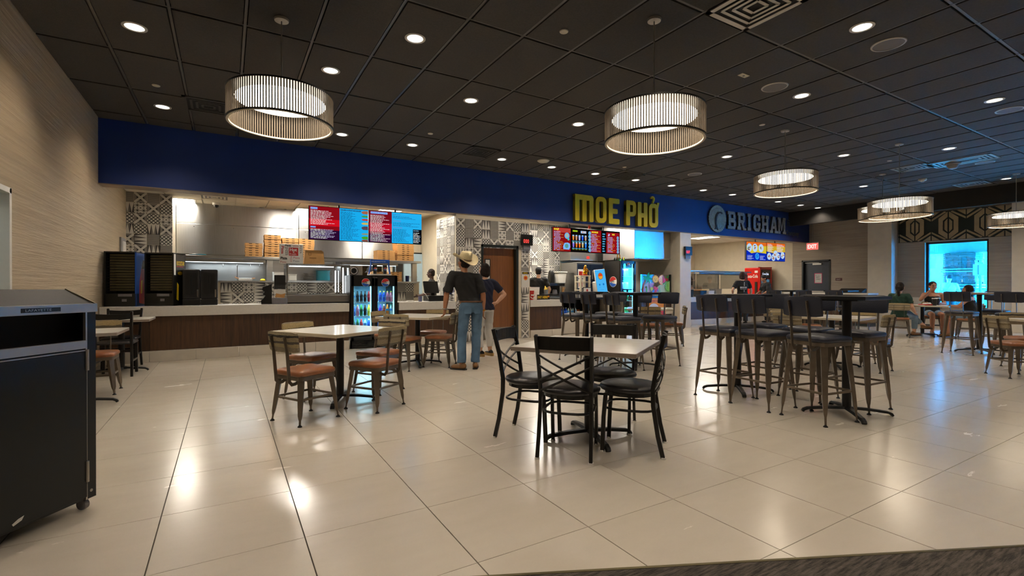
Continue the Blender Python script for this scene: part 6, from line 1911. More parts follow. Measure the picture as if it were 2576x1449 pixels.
person('woman in black tee printed BRIGHAM, seen from behind at the fish counter', (14.05, 9.42, 0), 60, 1.66, dict(elR=(.30, .02, 1.13), wrR=(.33, .10, .90), elL=(-.33, -.02, 1.14), wrL=(-.24, .18, 1.0), shR=(.18, -.01, 1.39), shL=(-.18, -.01, 1.39)), skin='skinl', hair=('bob', 'hairm'), top=('tee', 'blackc'), legs=('long', 'charc'), shoes='rubber', female=True, girth=1.12, voxel=.011, extra=brig_extra)
person('man in dark shirt and dark cap bending beside the red cooler', (15.15, 9.25, 0), 150, 1.62, dict(chest=(0, .06, 1.27), neck=(0, .09, 1.43), head=(0, .15, 1.56), shR=(.19, .07, 1.37), shL=(-.19, .07, 1.37), elR=(.24, .12, 1.12), wrR=(.2, .32, 1.0), elL=(-.24, .12, 1.12), wrL=(-.2, .32, 1.0), hpit=-.15), skin='skin', hair=('short', 'hairb'), top=('shirt', 'charc'), legs=('long', 'charc'), shoes='rubber', hat='capback', girth=1.1, voxel=.012)
SIT = dict(pel=(0, -.02, .54), waist=(0, -.02, .67), chest=(0, .0, .87), neck=(0, -.01, 1.05), head=(0, .03, 1.20), shR=(.17, -.005, .99), shL=(-.17, -.005, .99), elR=(.23, .02, .73), elL=(-.23, .02, .73), wrR=(.17, .26, .74), wrL=(-.17, .26, .74),
           hipR=(.085, .0, .52), hipL=(-.085, .0, .52), knR=(.10, .40, .50), knL=(-.10, .40, .50), anR=(.10, .38, .09), anL=(-.10, .38, .09))
person('seated woman with dark ponytail, dark green tee and ripped jeans', (13.74, 5.16, 0), 0, 1.70, dict(SIT, knR=(.16, .42, .47), anR=(.14, .42, .10), knL=(.02, .44, .56), anL=(.27, .62, .26), toeL=(.6, .8, 0), toeR=(.5, 1, 0), elR=(.25, -.02, .74), wrR=(.22, .24, .60), hyaw=.1),
       skin='skinl', hair=('pony', 'hairb'), top=('tee', 'greenc'), legs=('capri', 'denim2'), shoes='boot', female=True, voxel=.010)
person('seated woman in black vest top facing us, hand at her mouth', (15.32, 5.06, 0), 212, 1.74, dict(SIT, elR=(.26, .10, .86), wrR=(.10, .175, 1.085), hdR=(-.75, .1, .45), acR=(0, 0, 1), cuR=.5, elL=(-.22, .06, .74), wrL=(-.05, .30, .79), hyaw=.12),
       skin='skin', hair=('short', 'hairb'), top=('tank', 'blackc'), legs=('shorts', 'denim2'), shoes='boot', female=True, voxel=.0095)
person('seated dark haired girl in a black top, arm on the table', (14.68, 4.18, 0), 98, 1.62, dict(SIT, elR=(.24, .12, .78), wrR=(.04, .30, .80), elL=(-.28, .16, .78), wrL=(-.10, .34, .80), hyaw=.1), skin='skin', hair=('long', 'hairb'), top=('tank', 'blackc'), legs=('shorts', 'denim2'), shoes='boot', female=True, voxel=.010)
person('man in white apron and cap outside the patio window', (20.1, 6.22, 0), 215, 1.56, dict(elR=(.27, .06, 1.14), wrR=(.12, .26, 1.1), elL=(-.27, .06, 1.14), wrL=(-.1, .28, 1.05), hpit=-.3), skin='skinl', hair=('short', 'hairb'), top=('long', 'whitec'), legs=('long', 'charc'), shoes='rubber', hat='cap', girth=1.15, voxel=.014)
person('person in white hat outside at the right edge of the patio window', (20.6, 5.30, 0), 235, 1.36, dict(), skin='skinl', hair=('short', 'whitec'), top=('tee', 'denim2'), legs=('long', 'charc'), shoes='rubber', voxel=.015)
# ---------------------------------------------------------------- noodle kitchen
t = thing('tablet_till', 'white tablet till seen from behind on the pay counter', 'till', (6.35, 9.70, .876), -.2)
o = MB().prism([(-.15, 0), (.14, 0), (.17, .20), (-.11, .20)], -.012, .012, 'xz', M['white']).build('tablet', None, t, bevel=.004); o.location = (0, 0, .10); o.rotation_euler = (-.2, 0, 0)
MB().prism(rrc(-.05, 0, .07, .20, .02), -.045, -.015, 'xz', M['white']).build('stand', None, t, bevel=.004)
MB().box((-.02, -.047, .07), (.01, -.0455, .11), M['frameblk']).box((-.013, -.048, .078), (.003, -.0465, .102), M['white']).build('logo_mark', None, t)
t = thing('red_cup', 'red paper cup with a white smile on the pay counter', 'cup', (6.16, 9.52, .876))
MB().lathe([(0, 0), (.055, 0), (.075, .21), (.078, .215), (.066, .21), (0, .2)], n=22, m=M['red']).build('cup', None, t, smooth=40)
MB().sweep([(.055 * math.cos(a), -.072, .085 + .05 * math.sin(a)) for a in [PI + .2 + k * (PI - .4) / 8 for k in range(9)]], [(-.008, -.003), (.008, -.003), (.008, .003), (-.008, .003)], M['white'], up=(0, 1, 0)).box((-.045, -.074, .10), (.045, -.068, .125), M['white']).build('print', None, t)
t = thing('pay_sign', 'small black sign reading PAY HERE in yellow on the counter', 'sign', (6.29, 9.46, .876))
mb = MB().box((0, -.006, 0), (.36, .006, .12), M['plastic']); mb.text('PAY HERE', .082, M['yellow'], TR(.012, -.0075, .03), bold=.003, sx=.80)
mb.prism([(.325 + .022 * math.cos(a * PI / 6), .075 + .022 * math.sin(a * PI / 6)) for a in range(12)], -.008, -.006, 'xz', M['orange']); mb.build('board', None, t)
t = thing('glass_guard', 'low glass guard box beside the PAY HERE sign', 'sneeze guard', (6.80, 9.60, .876))
MB().box((-.14, -.1, .13), (.2, .2, .138), M['plastic']).build('top', None, t)
MB().box((-.14, -.1, 0), (.2, -.094, .13), M['pane']).build('front_pane', None, t)
# grab-and-go shelf and black counters
gg = thing('open_merchandiser', 'black topped grab and go counter behind the bar stools', 'counter', (8.1, 9.9, 0))
MB().box((-1.05, -.30, .86), (1.15, .35, .90), M['plastic']).build('top', None, gg, bevel=.004)
MB().box((-1.05, -.22, .0), (1.15, .35, .44), M['curb']).build('base_panel', None, gg)
for k in range(4): MB().box((-1.045 + .55 * k, -.245, .01), (-.505 + .55 * k, -.22, .435), M['curb']).build('panel', None, gg, bevel=.003)
MB().box((-1.05, -.24, .44), (1.15, .35, .46), M['plastic']).build('shelf', None, gg)
MB().box((-1.05, .10, .46), (1.15, .35, .86), M['plastic']).build('back_panel', None, gg)
for x in (-1.05, -.55, .0, .58, 1.12): MB().box((x, -.24, .46), (x + .03, .12, .86), M['plastic'] if x < .4 else M['curb']).build('divider', None, gg)
for k in range(7):
    c = ['blue', 'blue', 'blue', 'clear', 'clear', 'clear', 'clear'][k]
    bottle(.20, .032, 'bottle', c, 'e8e8e8' if k < 3 else '202020', labm[c], (7.18 + .075 * k, 9.72, .4605), '%s water bottle, %s from the left in the grab and go shelf' % (c, ORD[k]), 'bottles in the grab and go shelf')
for k in range(6):
    t = tag(MB().lathe([(0, 0), (.03, 0), (.036, .10), (0, .10)], n=14, m=M['white']).build('paper_cup', None, None, smooth=40), 'small white cup, %s from the left in the grab and go shelf' % ORD[k], 'cup', 'white cups in the grab and go shelf')
    t.location = (7.62 + .085 * k, 9.72, .4605)
for k, c in enumerate(('e07a20', '38a0c8', 'e06a20')):
    t = tag(MB().box((-.05, -.02, 0), (.05, .02, .13), ink(c)).box((-.03, -.021, .04), (.03, -.0195, .09), M['paperw']).build('snack_pack', None, None, bevel=.006), '%s snack pack at the back of the grab and go shelf' % ('left orange', 'blue', 'right orange')[k], 'snack', 'snack packs')
    t.location = ((7.17, 7.31, 7.85)[k], 9.90, .4605)
bc = thing('black_counter', 'black topped counter carrying the painted fruit panel', 'counter', (10.5, 9.95, 0))
MB().box((-.60, -.30, .87), (.64, .35, .92), M['plastic']).build('top', None, bc, bevel=.004)
MB().box((-.58, -.26, 0), (.62, .33, .87), M['wood']).build('body', None, bc)
MB().box((-.60, -.285, .40), (.64, -.255, .48), M['curb']).build('tray_rail', None, bc)
t = thing('order_poster', 'orange ORDER ONLINE poster with a plate on the counter front', 'poster', (10.12, 9.655, .28))
mb = MB().box((0, 0, 0), (.72, .008, .58), M['orange']); mb.text('ORDER ONLINE', .085, M['redp'], TR(.03, -.001, .47), bold=.002, sx=.95)
mb.prism([(.24 + .2 * math.cos(a * PI / 10), .28 + .15 * math.sin(a * PI / 10)) for a in range(20)], -.003, 0, 'xz', M['paperw']).prism([(.14, .24), (.24, .30), (.34, .26), (.30, .22), (.2, .2)], -.005, -.003, 'xz', M['brown'])
mb.prism([(.60 + .08 * math.cos(a * PI / 10), .20 + .08 * math.sin(a * PI / 10)) for a in range(20)], -.003, 0, 'xz', M['redp']).box((.55, -.004, .0), (.72, 0, .13), M['redp']); mb.build('sheet', None, t)

# painted glass panel with palm, sun and fruit
gp = thing('fruit_panel', 'glass panel painted with a palm, a smiling sun and fruit', 'sign', (9.92, 9.72, .925))
def PX(u, v): return ((u - 135) / 655 * 1.16, (745 - v) / 385 * .60)   # panel drawing units
MB().box((0, 0, 0), (1.16, .006, .60), M['pane']).build('pane', None, gp)
MB().box((1.16, -.02, 0), (1.20, .03, .61), M['pgreen']).build('end_post', None, gp)
LAY = [0]
def shape(pts, col, name):
    LAY[0] += 1; d = -.0006 * LAY[0]
    MB().prism([PX(*p) for p in pts], d - .001, d, 'xz', ink(col, .4)).build(name, None, gp)
def circ(cu, cv, r, n=22, a0=0, a1=2 * PI, sq=1.0): return [(cu + r * math.cos(a0 + (a1 - a0) * k / n), cv - r * sq * math.sin(a0 + (a1 - a0) * k / n)) for k in range(n + (0 if a1 - a0 > 6.2 else 1))]
shape([(300, 740), (790, 740), (790, 470), (640, 500), (540, 560), (420, 640)], 'b8cfa0', 'beach_wash')
shape([(140, 740), (200, 560), (330, 470), (420, 560), (420, 740)], 'b0b4c4', 'mist_wash')
shape([(165, 700), (185, 700), (205, 560), (275, 440), (255, 430), (185, 520), (165, 600)], '8a5030', 'palm_trunk')
for a, l, wd in ((200, 100, 40), (165, 90, 38), (60, 110, 40), (25, 125, 42), (-20, 125, 42), (-62, 135, 44), (-100, 120, 36), (225, 80, 30)):
    A = math.radians(a); c, s_ = math.cos(A), math.sin(A); q = (270, 410)
    f = lambda t_, o: (q[0] + l * t_ * c - o * s_, q[1] - l * t_ * s_ - o * c)
    shape([f(0, 0), f(.35, wd * .5), f(.7, wd * .45), f(1, 0), f(.8, -wd * .2), f(.35, -wd * .4)], '0f9a60' if a % 2 else '12a868', 'palm_frond')
st = [(458 + (80 if k % 2 else 62) * math.cos(PI * k / 12), 440 + (-1) * (80 if k % 2 else 62) * math.sin(PI * k / 12)) for k in range(24)]
shape(st, 'e8b010', 'sun_rays'); shape(circ(458, 440, 55), 'f4cc20', 'sun_face')
for x in (440, 478): shape(circ(x, 436, 8, 10), 'a05a10', 'sun_eye')
shape(circ(458, 455, 22, 10, PI, 2 * PI, .7), 'c06a10', 'sun_smile')
shape(circ(615, 455, 95, 18, PI / 2, 1.5 * PI), 'f0a050', 'citrus_rind'); shape(circ(612, 455, 80, 18, PI / 2, 1.5 * PI), 'f8d8a8', 'citrus_flesh')
for k in range(5):
    A = PI * (.58 + .21 * k); shape([(606, 455), (606 + 72 * math.cos(A - .07), 455 - 72 * math.sin(A - .07)), (606 + 72 * math.cos(A + .07), 455 - 72 * math.sin(A + .07))], 'e88838', 'citrus_segment')
shape([(620, 355), (695, 465), (680, 510), (640, 535), (620, 540)], '3aa050', 'melon_rind'); shape([(620, 360), (682, 465), (665, 500), (620, 520)], 'e03a70', 'melon_flesh')
shape(circ(705, 445, 34), 'a82a30', 'strawberry'); shape([(690, 420), (740, 370), (760, 380), (740, 430)], '2a8a40', 'strawberry_leaf')
lp = [p for p in circ(760, 575, 95, 40) if p[0] < 782]
shape(lp, '3fae50', 'lime_rind'); shape([p for p in circ(760, 575, 82, 40) if p[0] < 782], 'b8e4a0', 'lime_pith')
for k in range(7):
    A = math.radians(100 + 27 * k); shape([p for p in ((756, 575), (756 + 72 * math.cos(A - .17), 575 - 72 * math.sin(A - .17)), (756 + 76 * math.cos(A), 575 - 76 * math.sin(A)), (756 + 72 * math.cos(A + .17), 575 - 72 * math.sin(A + .17)))], '6cc860', 'lime_segment')
for p, r, c in (((230, 650), 40, 'd8a0b0'), ((240, 590), 22, '2a6a3a'), ((345, 560), 40, 'a890c0'), ((390, 530), 26, 'c8a0d0'), ((360, 620), 34, 'b8d050'), ((430, 600), 30, 'c82a38'), ((470, 620), 34, 'd83040'), ((440, 670), 36, 'c02838'), ((400, 660), 24, '2a70c0'), ((505, 650), 24, '7a60b0'), ((535, 640), 28, 'a8d8c0'), ((200, 640), 26, '9a80c0'), ((280, 690), 30, 'e0a0a8')):
    shape(circ(p[0], p[1], r, 14), c, 'fruit_blob')
shape([(232, 600), (262, 610), (262, 690), (240, 720), (225, 680)], '48a848', 'bottle_shape'); shape([(520, 590), (545, 575), (560, 700), (530, 720)], '7ac090', 'leaf_shape')

# upright glowing cooler with can rows
uc = cooler('tall black upright cooler glowing blue beside the fruit panel', 9.30, 9.85, .56, .66, 1.90, 1, 1, (.46, .80, 1.14, 1.48), .14)
rd = roundel(0, 0, .14, -.004).build('brand_roundel', None, uc); rd.location = (-.004, .30, 1.32); rd.rotation_euler = (0, 0, -PI / 2)
roundel(.28, 1.80, .05, -.006).build('brand_roundel', None, uc)
for z in (1.7, 1.3, .95, .6):
    l = bpy.data.objects.new('cooler_light', cl_d); COL.objects.link(l); l.location = (9.58, 9.98, z); l.scale = (.6, 1, 1)
for z, rn, cols in ((1.48, 'top', ['pink', 'purple', 'yellow', 'silver']), (1.14, 'second', ['silver', 'silver', 'clear', 'silver']), (.80, 'third', ['yellow', 'green', 'yellow', 'green']), (.46, 'bottom', ['green', 'aqua', 'green', 'green'])):
    for k, c in enumerate(cols):
        kind = 'can' if z > .5 else 'bottle'
        bottle(.20, .036, kind, c, capm[c], labm[c], (9.42 + .095 * k, 10.02, z - .003), '%s %s, %s from the left, %s shelf of the tall upright cooler' % (c, kind, ORD[k], rn), 'drinks in the upright cooler')
t = thing('lucky_ornament', 'dark leafy ornament with a gold knot on the upright cooler', 'ornament', (9.5, 10.1, 1.901))
rr_ = random.Random(4)
for k in range(14):
    a = rr_.uniform(0, 6.28); x = rr_.uniform(-.14, .30)
    MB().prism([(0, 0), (.03, .05), (0, .11), (-.03, .05)], -.004, .004, 'xz', M['pgreen'] if k % 3 else M['gold']).build('leaf', None, t).location = (x, rr_.uniform(-.12, .12), 0)
MB().tube([(-.05 + .05 * math.cos(q), 0, .12 + .09 * math.sin(q)) for q in [k * PI / 8 for k in range(16)]], .014, 7, M['gold'], closed=True).build('knot', None, t, smooth=50)
# hoods, fridge, shelf, figurine
t = thing('extraction_hood', 'stainless hood corner right behind the header of the noodle kitchen', 'hood', (10.45, 9.75, 1.96))
MB().box((-.74, 0, 0), (.70, 1.3, 1.0), M['steelv']).build('shell', None, t, bevel=.008)
MB().box((-.745, -.006, 0), (.70, .0, .03), M['chrome']).build('lip', None, t)
t = thing('extraction_hood', 'far stainless hood behind the noodle menu screens', 'hood', (9.6, 11.25, 1.96))
MB().box((-.95, 0, 0), (.05, .55, .95), M['steel']).box((.07, 0, 0), (1.5, .55, .95), M['steel']).build('shell', None, t, bevel=.008)
MB().box((.052, -.01, -.02), (.068, 0, .95), M['steelb']).build('seam', None, t)
MB().box((-.35, -.006, .05), (-.24, 0, .13), M['redp']).build('sticker', None, t); MB().box((1.28, -.006, .05), (1.40, 0, .13), M['redp']).build('sticker', None, t)
struct('wall_noodle_stainless', MB().box((8.7, 11.82, 0), (11.15, 11.9, KZ), M['kitw']))
t = thing('steel_fridge', 'dark steel two-door fridge behind the ordering kiosk', 'fridge', (9.05, 10.85, 0))
MB().box((-.48, 0, .1), (.48, .75, 1.88), M['steelb']).box((-.46, .03, 0), (.46, .72, .1), M['rubber']).build('cabinet', None, t, bevel=.006)
for a, b in ((-.47, -.005), (.005, .47)):
    for z0, z1 in ((.16, 1.28), (1.30, 1.83)):
        o = MB().box((a, -.025, z0), (b, 0, z1), pm('dark_blue_steel', '3a4a66', .3, .8) if 'dbs' not in SCR else SCR['dbs']).build('door', None, t, bevel=.004)  # blue reflected in the steel doors is put into their colour
        MB().bar((a + .05 if a > 0 else b - .05, -.05, z0 + .1), (a + .05 if a > 0 else b - .05, -.05, z0 + .35), .02, .03, M['alu']).build('handle', None, o)
t = thing('order_kiosk', 'white self-order kiosk with a glowing light blue screen', 'kiosk', (8.52, 9.72, .90), -.1)
MB().prism([(-.20, 0), (.24, 0), (.26, .10), (.17, .16), (-.02, .20), (-.2, .42), (-.24, .40)], -.05, .12, 'xz', M['white']).build('stand', None, t, bevel=.01)
o = MB().box((-.165, -.03, 0), (.165, .012, .62), M['white']).build('screen_housing', None, t, bevel=.01); o.location = (-.04, -.05, .12); o.rotation_euler = (-.10, -.10, 0)
dk = MB().quad((-.155, -.0315, .01), (.155, -.0315, .01), (.155, -.0315, .61), (-.155, -.0315, .61), scr('4ab4f4'))
cc = lambda x, z, r, m, y: dk.prism([(x + r * math.cos(a * PI / 10), z + r * 1.2 * math.sin(a * PI / 10)) for a in range(20)], y - .0005, y, 'xz', m)
cc(0, .44, .075, scr('2a2020'), -.032); cc(0, .44, .068, scr('e8a030'), -.033); dk.prism([(-.065, .44), (.065, .44), (.05, .49), (0, .52), (-.05, .49)], -.0345, -.034, 'xz', scr('e0401c'))
cc(-.06, .22, .022, scr('1a78c8'), -.033); cc(.06, .22, .025, scr('1a78c8'), -.033); dk.box((-.08, -.0335, .15), (-.04, -.033, .157), scr('2a88d0')).box((.04, -.0335, .15), (.08, -.033, .157), scr('2a88d0')).box((-.06, -.0335, .08), (.05, -.033, .086), scr('2a88d0'))
dd = dk.build('display', None, o)
MB().box((.16, -.10, .10), (.26, -.02, .13), M['plastic']).build('card_reader', None, t, bevel=.006)
t = thing('wooden_stand', 'light wooden frame stand carrying the golden figurine', 'stand', (8.12, 10.02, .90))
for x in (-.16, .13):
    for y in (-.1, .1): MB().bar((x, y, 0), (x, y, .56), .045, .045, M['beigeplate']).build('post', None, t)
for z in (.18, .40, .555): MB().box((-.19, -.125, z), (.16, .125, z + .025), M['beigeplate']).build('shelf', None, t)
t = thing('gold_figurine', 'seated golden good luck figurine on the wooden stand', 'figurine', (8.16, 9.98, 1.481))
b_ = MB(); b_.ell((0, 0, .07), (.075, .06, .07)); b_.ell((.0, 0, .16), (.05, .045, .055)); b_.ell((.0, -.01, .225), (.034, .034, .036)); b_.cap((-.05, -.01, .17), (-.07, -.05, .23), .017, .013); b_.cap((.05, -.01, .17), (.075, -.04, .11), .017, .014); b_.ell((.02, -.005, .255), (.012, .012, .03)); b_.ell((-.018, -.005, .255), (.012, .012, .02))
fuse(b_, 'figure', 'gold', t, .006, 2)
MB().prism([(.085 * math.cos(a * PI / 8), .06 * math.sin(a * PI / 8)) for a in range(16)], 0, .02, 'xy', M['redp']).build('base', None, t)
t = thing('open_sign', 'framed white sign reading OPEN below the golden figurine', 'sign', (7.98, 9.68, .90))
mb = MB().box((-.135, 0, 0), (.135, .012, .27), M['plastic']).box((-.118, -.002, .018), (.118, 0, .252), M['paperw']); mb.text('OPEN', .075, M['frameblk'], TR(-.105, -.003, .05), bold=.002, sx=.92)
mb.prism([(.03 * math.cos(a * PI / 8), .19 + .034 * math.sin(a * PI / 8)) for a in range(16)], -.004, -.002, 'xz', M['redp']); mb.build('frame', None, t)
# back counter of the noodle kitchen
t = thing('back_counter', 'steel back counter with machines in the noodle kitchen', 'counter', (7.9, 11.3, 0))
MB().box((-.75, -.28, .86), (.60, .40, .90), M['steel']).build('worktop', None, t, bevel=.003); MB().box((-.73, -.25, 0), (.58, .38, .86), M['steelb']).build('body', None, t)
t = thing('coffee_machine', 'black drink machine on the noodle kitchen counter', 'machine', (8.05, 11.2, .901))
MB().box((-.24, -.1, .30), (.28, .3, .38), M['plastic']).box((-.24, .15, 0), (.28, .3, .30), M['plastic']).box((-.24, -.1, 0), (.28, .3, .04), M['plastic']).build('body', None, t, bevel=.008)
MB().lathe([(0, .05), (.06, .05), (.075, .10), (.06, .19), (.03, .2), (0, .2)], n=16, m=M['greyp']).build('jug', None, t, smooth=40)
t = thing('black_urn', 'black insulated urn on the drink machine', 'urn', (8.0, 11.3, 1.282))
MB().lathe([(0, 0), (.10, 0), (.105, .15), (.085, .30), (.06, .36), (0, .37)], n=20, m=M['plastic']).build('body', None, t, smooth=40)
t = thing('white_bucket', 'ribbed white tub on the drink machine', 'tub', (8.24, 11.25, 1.282))
MB().prism([(-.10, 0), (.13, 0), (.17, .30), (-.14, .30)], -.13, .13, 'xz', M['white']).build('tub', None, t, bevel=.01)
MB().box((-.16, -.15, .30), (.19, .15, .33), M['white']).build('lid', None, t, bevel=.006)
t = thing('juice_jug', 'pale yellow jug left of the black urn', 'jug', (7.72, 11.2, 1.10))
MB().lathe([(0, 0), (.075, 0), (.08, .2), (.06, .24), (.05, .26), (0, .26)], n=18, m=ink('d8b850', .2)).build('jug', None, t, smooth=40)
MB().cyl((0, 0, -.199), (0, 0, 0), .09, n=18, m=M['steelb']).build('stand', None, t)
for k, (z, lb) in enumerate(((1.42, 'upper'), (1.14, 'lower'))):
    t = thing('menu_card', '%s white and red card beside the dark fridge' % lb, 'sign', (8.68, 10.822, z))
    MB().box((-.09, -.004, 0), (.09, 0, .26), M['paperw']).box((-.06, -.006, .05), (.06, -.004, .20), M['redp']).build('card', None, t)
for k, (x, c) in enumerate(((7.62, 'white'), (7.72, 'white'), (7.84, 'steel'), (7.94, 'white'))):
    t = tag(MB().lathe([(0, 0), (.035, 0), (.04, .12), (.045, .125), (0, .14)], n=16, m=M[c]).build('condiment_pot', None, None, smooth=40), '%s condiment pot, %s from the left on the grab and go counter' % ('steel' if c == 'steel' else 'white', ORD[k]), 'pot', 'condiment pots')
    t.location = (x - .1, 9.75, .901)
t = thing('utensil_holder', 'black holder of wooden chopsticks in front of the drink machine', 'holder', (7.42, 9.98, .901))
MB().cyl((0, 0, 0), (0, 0, .12), .05, n=16, m=M['plastic']).build('cup', None, t)
for k in range(6): MB().bar((rr_.uniform(-.02, .02), 0, .03), (rr_.uniform(-.07, .09), rr_.uniform(-.03, .03), .27), .01, .01, M['kraft']).build('chopstick', None, t)
t = thing('steel_bowl', 'polished steel bowl standing on edge beside the fruit panel', 'bowl', (11.0, 10.1, 1.03))
o = MB().lathe([(0, 0), (.07, .01), (.12, .05), (.14, .10), (.145, .10), (.12, .04), (0, -.006)], n=24, m=M['chrome']).build('bowl', None, t, smooth=50); o.rotation_euler = (PI / 2, 0, 0)
MB().box((-.08, -.03, -.11), (.08, .06, -.08), M['steelb']).build('rest', None, t)
t = thing('emergency_light', 'small orange beacon under the header over the noodle menu', 'beacon', (7.95, 9.56, 2.66))
MB().cyl((0, 0, 0), (0, 0, .08), .03, n=12, m=ink('f04018', .4)).build('lens', None, t)

# ---------------------------------------------------------------- fish kitchen
red = thing('red_cooler', 'tall red drinks cooler with white script in the fish kitchen', 'fridge', (17.04, 10.70, 0))
rw, rd_, rh = .72, .64, 1.90
MB().box((0, .06, .08), (rw, rd_, rh), M['red']).build('cabinet', None, red, bevel=.03)
MB().box((.03, .08, 0), (rw - .03, rd_ - .02, .085), M['plastic']).build('plinth', None, red)
f = MB(); f.box((0, 0, .1), (.07, .07, rh), M['red']).box((rw - .07, 0, .1), (rw, .07, rh), M['red']).box((0, 0, rh - .08), (rw, .07, rh), M['red']).box((0, 0, .1), (rw, .07, .25), M['red']); o = f.build('door_frame', None, red, bevel=.02)
MB().box((.09, -.004, 1.50), (rw - .09, .02, 1.80), M['plastic']).text('Coca-Cola', .11, scr('d8e8ff', 1.2), TR(.12, -.006, 1.62), bold=.003, sx=.82).build('header_sign', None, red)
MB().box((.07, .055, .25), (rw - .07, .062, 1.46), scr('28a8dc', .8)).build('lit_back', None, red)  # back panel glows by itself, in place of a lamp inside the cooler
MB().box((.07, .01, .25), (rw - .07, .015, 1.46), M['pane']).build('pane', None, o)
sp = MB().text('Coca-Cola', .165, M['white'], TR(0, 0, 0), bold=.004, sx=.66).build('side_script', None, red); sp.location = (-.003, .57, 1.52); sp.rotation_euler = (0, 0, -PI / 2)
MB().box((-.004, .10, 1.70), (0, .22, 1.78), M['paperw']).build('side_label', None, red)
MB().box((-.035, .12, .7), (-.001, .20, 1.36), M['gund']).build('side_handle', None, red)
for z in (.55, .85, 1.15): MB().box((.07, .02, z), (rw - .07, .05, z + .015), M['shelfw']).build('shelf', None, red)
for z, rn in ((.865, 'lower'), (1.165, 'upper')):
    for k in range(6):
        bottle(.19, .02, 'bottle', ('cola', 'silver')[(k + (z > 1)) % 2], '202020', 'd83040', (17.17 + .085 * k, 10.735, z + .0005), 'cola bottle, %s from the left on the %s shelf of the red cooler' % (ORD[k], rn), 'bottles in the red cooler')
sg = thing('sneeze_guard', 'steel framed glass guard over the fish counter', 'sneeze guard', (14.2, 10.35, .861))
MB().box((-2.5, -.1, .80), (1.6, .30, .84), M['steel']).build('top_shelf', None, sg, bevel=.004)
for x in (-2.45, -1.2, .0, 1.55): MB().bar((x, .05, 0), (x, .05, .80), .03, .03, M['alu']).build('post', None, sg)
for a, b in ((-2.43, -1.22), (-1.18, -.02), (.02, 1.53)): MB().box((a, -.02, .25), (b, -.014, .74), M['pane']).build('pane', None, sg)
MB().box((-1.0, .02, .72), (1.5, .12, .79), M['steelb']).build('heat_lamp', None, sg)
bk2 = thing('back_counter', 'steel back counter along the rear of the fish kitchen', 'counter', (14.6, 13.4, 0))
MB().box((-2.9, -.3, 1.18), (2.6, .4, 1.24), M['steel']).build('shelf', None, bk2); MB().box((-2.9, .0, 0), (2.6, .4, 1.18), M['steelb']).build('body', None, bk2)
wf = struct('wall_fish_tiles', MB().box((11.7, 13.38, .9), (17.2, 13.39, 1.18), M['kitw'])); tile_run(wf, (12.2, 13.37, .95), (1, 0), 22, 1)
rz_ = random.Random(9)
for k, (x, z, w_, h_, c, lb) in enumerate(((12.35, .861, .30, .22, 'pgreen', 'dark teal tub at the left end of the fish counter'), (12.95, .861, .34, .20, 'plastic', 'black food tray on the fish counter'), (13.35, .861, .28, .18, 'white', 'white bowl of food on the fish counter'), (13.72, .861, .30, .24, 'niche', 'grey food tub on the fish counter'))):
    t = thing('food_tub', lb, 'tub', (x, 10.15, z))
    MB().prism([(-w_ * .42, 0), (w_ * .42, 0), (w_ / 2, h_), (-w_ / 2, h_)], -.13, .13, 'xz', M[c]).build('tub', None, t, bevel=.008)
    MB().box((-w_ / 2, -.14, h_), (w_ / 2, .14, h_ + .012), M['orange'] if c == 'plastic' else M[c]).build('lid', None, t, bevel=.003)
t = thing('black_cup', 'black cup hanging on the guard post of the fish counter', 'cup', (12.62, 10.30, 1.10))
MB().lathe([(0, 0), (.05, 0), (.06, .14), (.05, .14), (0, .13)], n=16, m=M['plastic']).build('cup', None, t, smooth=40)
MB().box((-.01, .05, .05), (.01, .09, .10), M['alu']).build('clip', None, t)
t, mb = notice('paper_notice', 'white paper sheets on the fish kitchen wall behind the black cup', 14.1, 13.375, 1.26, .36, .45, 'paperw', 'notice')
mb.box((.05, -.008, .28), (.16, -.006, .36), M['greyp']).prism([(.27 + .05 * math.cos(a * PI / 8), .33 + .05 * math.sin(a * PI / 8)) for a in range(16)], -.008, -.006, 'xz', M['brown']).box((.05, -.008, .15), (.3, -.006, .17), M['greyp']); mb.build('sheet', None, t)
for k, (x, c, h_, lb) in enumerate(((15.55, 'plastic', .30, 'tall black blender jar on the fish kitchen shelf'), (15.85, 'steelb', .40, 'dark steel urn on the fish kitchen shelf'), (16.15, 'white', .22, 'white canister on the fish kitchen shelf'), (16.4, 'plastic', .34, 'black coffee flask on the fish kitchen shelf'))):
    t = thing('canister', lb, 'canister', (x, 13.3, 1.241))
    MB().lathe([(0, 0), (.08, 0), (.085, h_ * .7), (.05, h_ * .9), (.05, h_), (0, h_)], n=18, m=M[c]).build('body', None, t, smooth=40)
    MB().cyl((0, 0, h_), (0, 0, h_ + .03), .035, n=12, m=M['plastic']).build('cap', None, t)

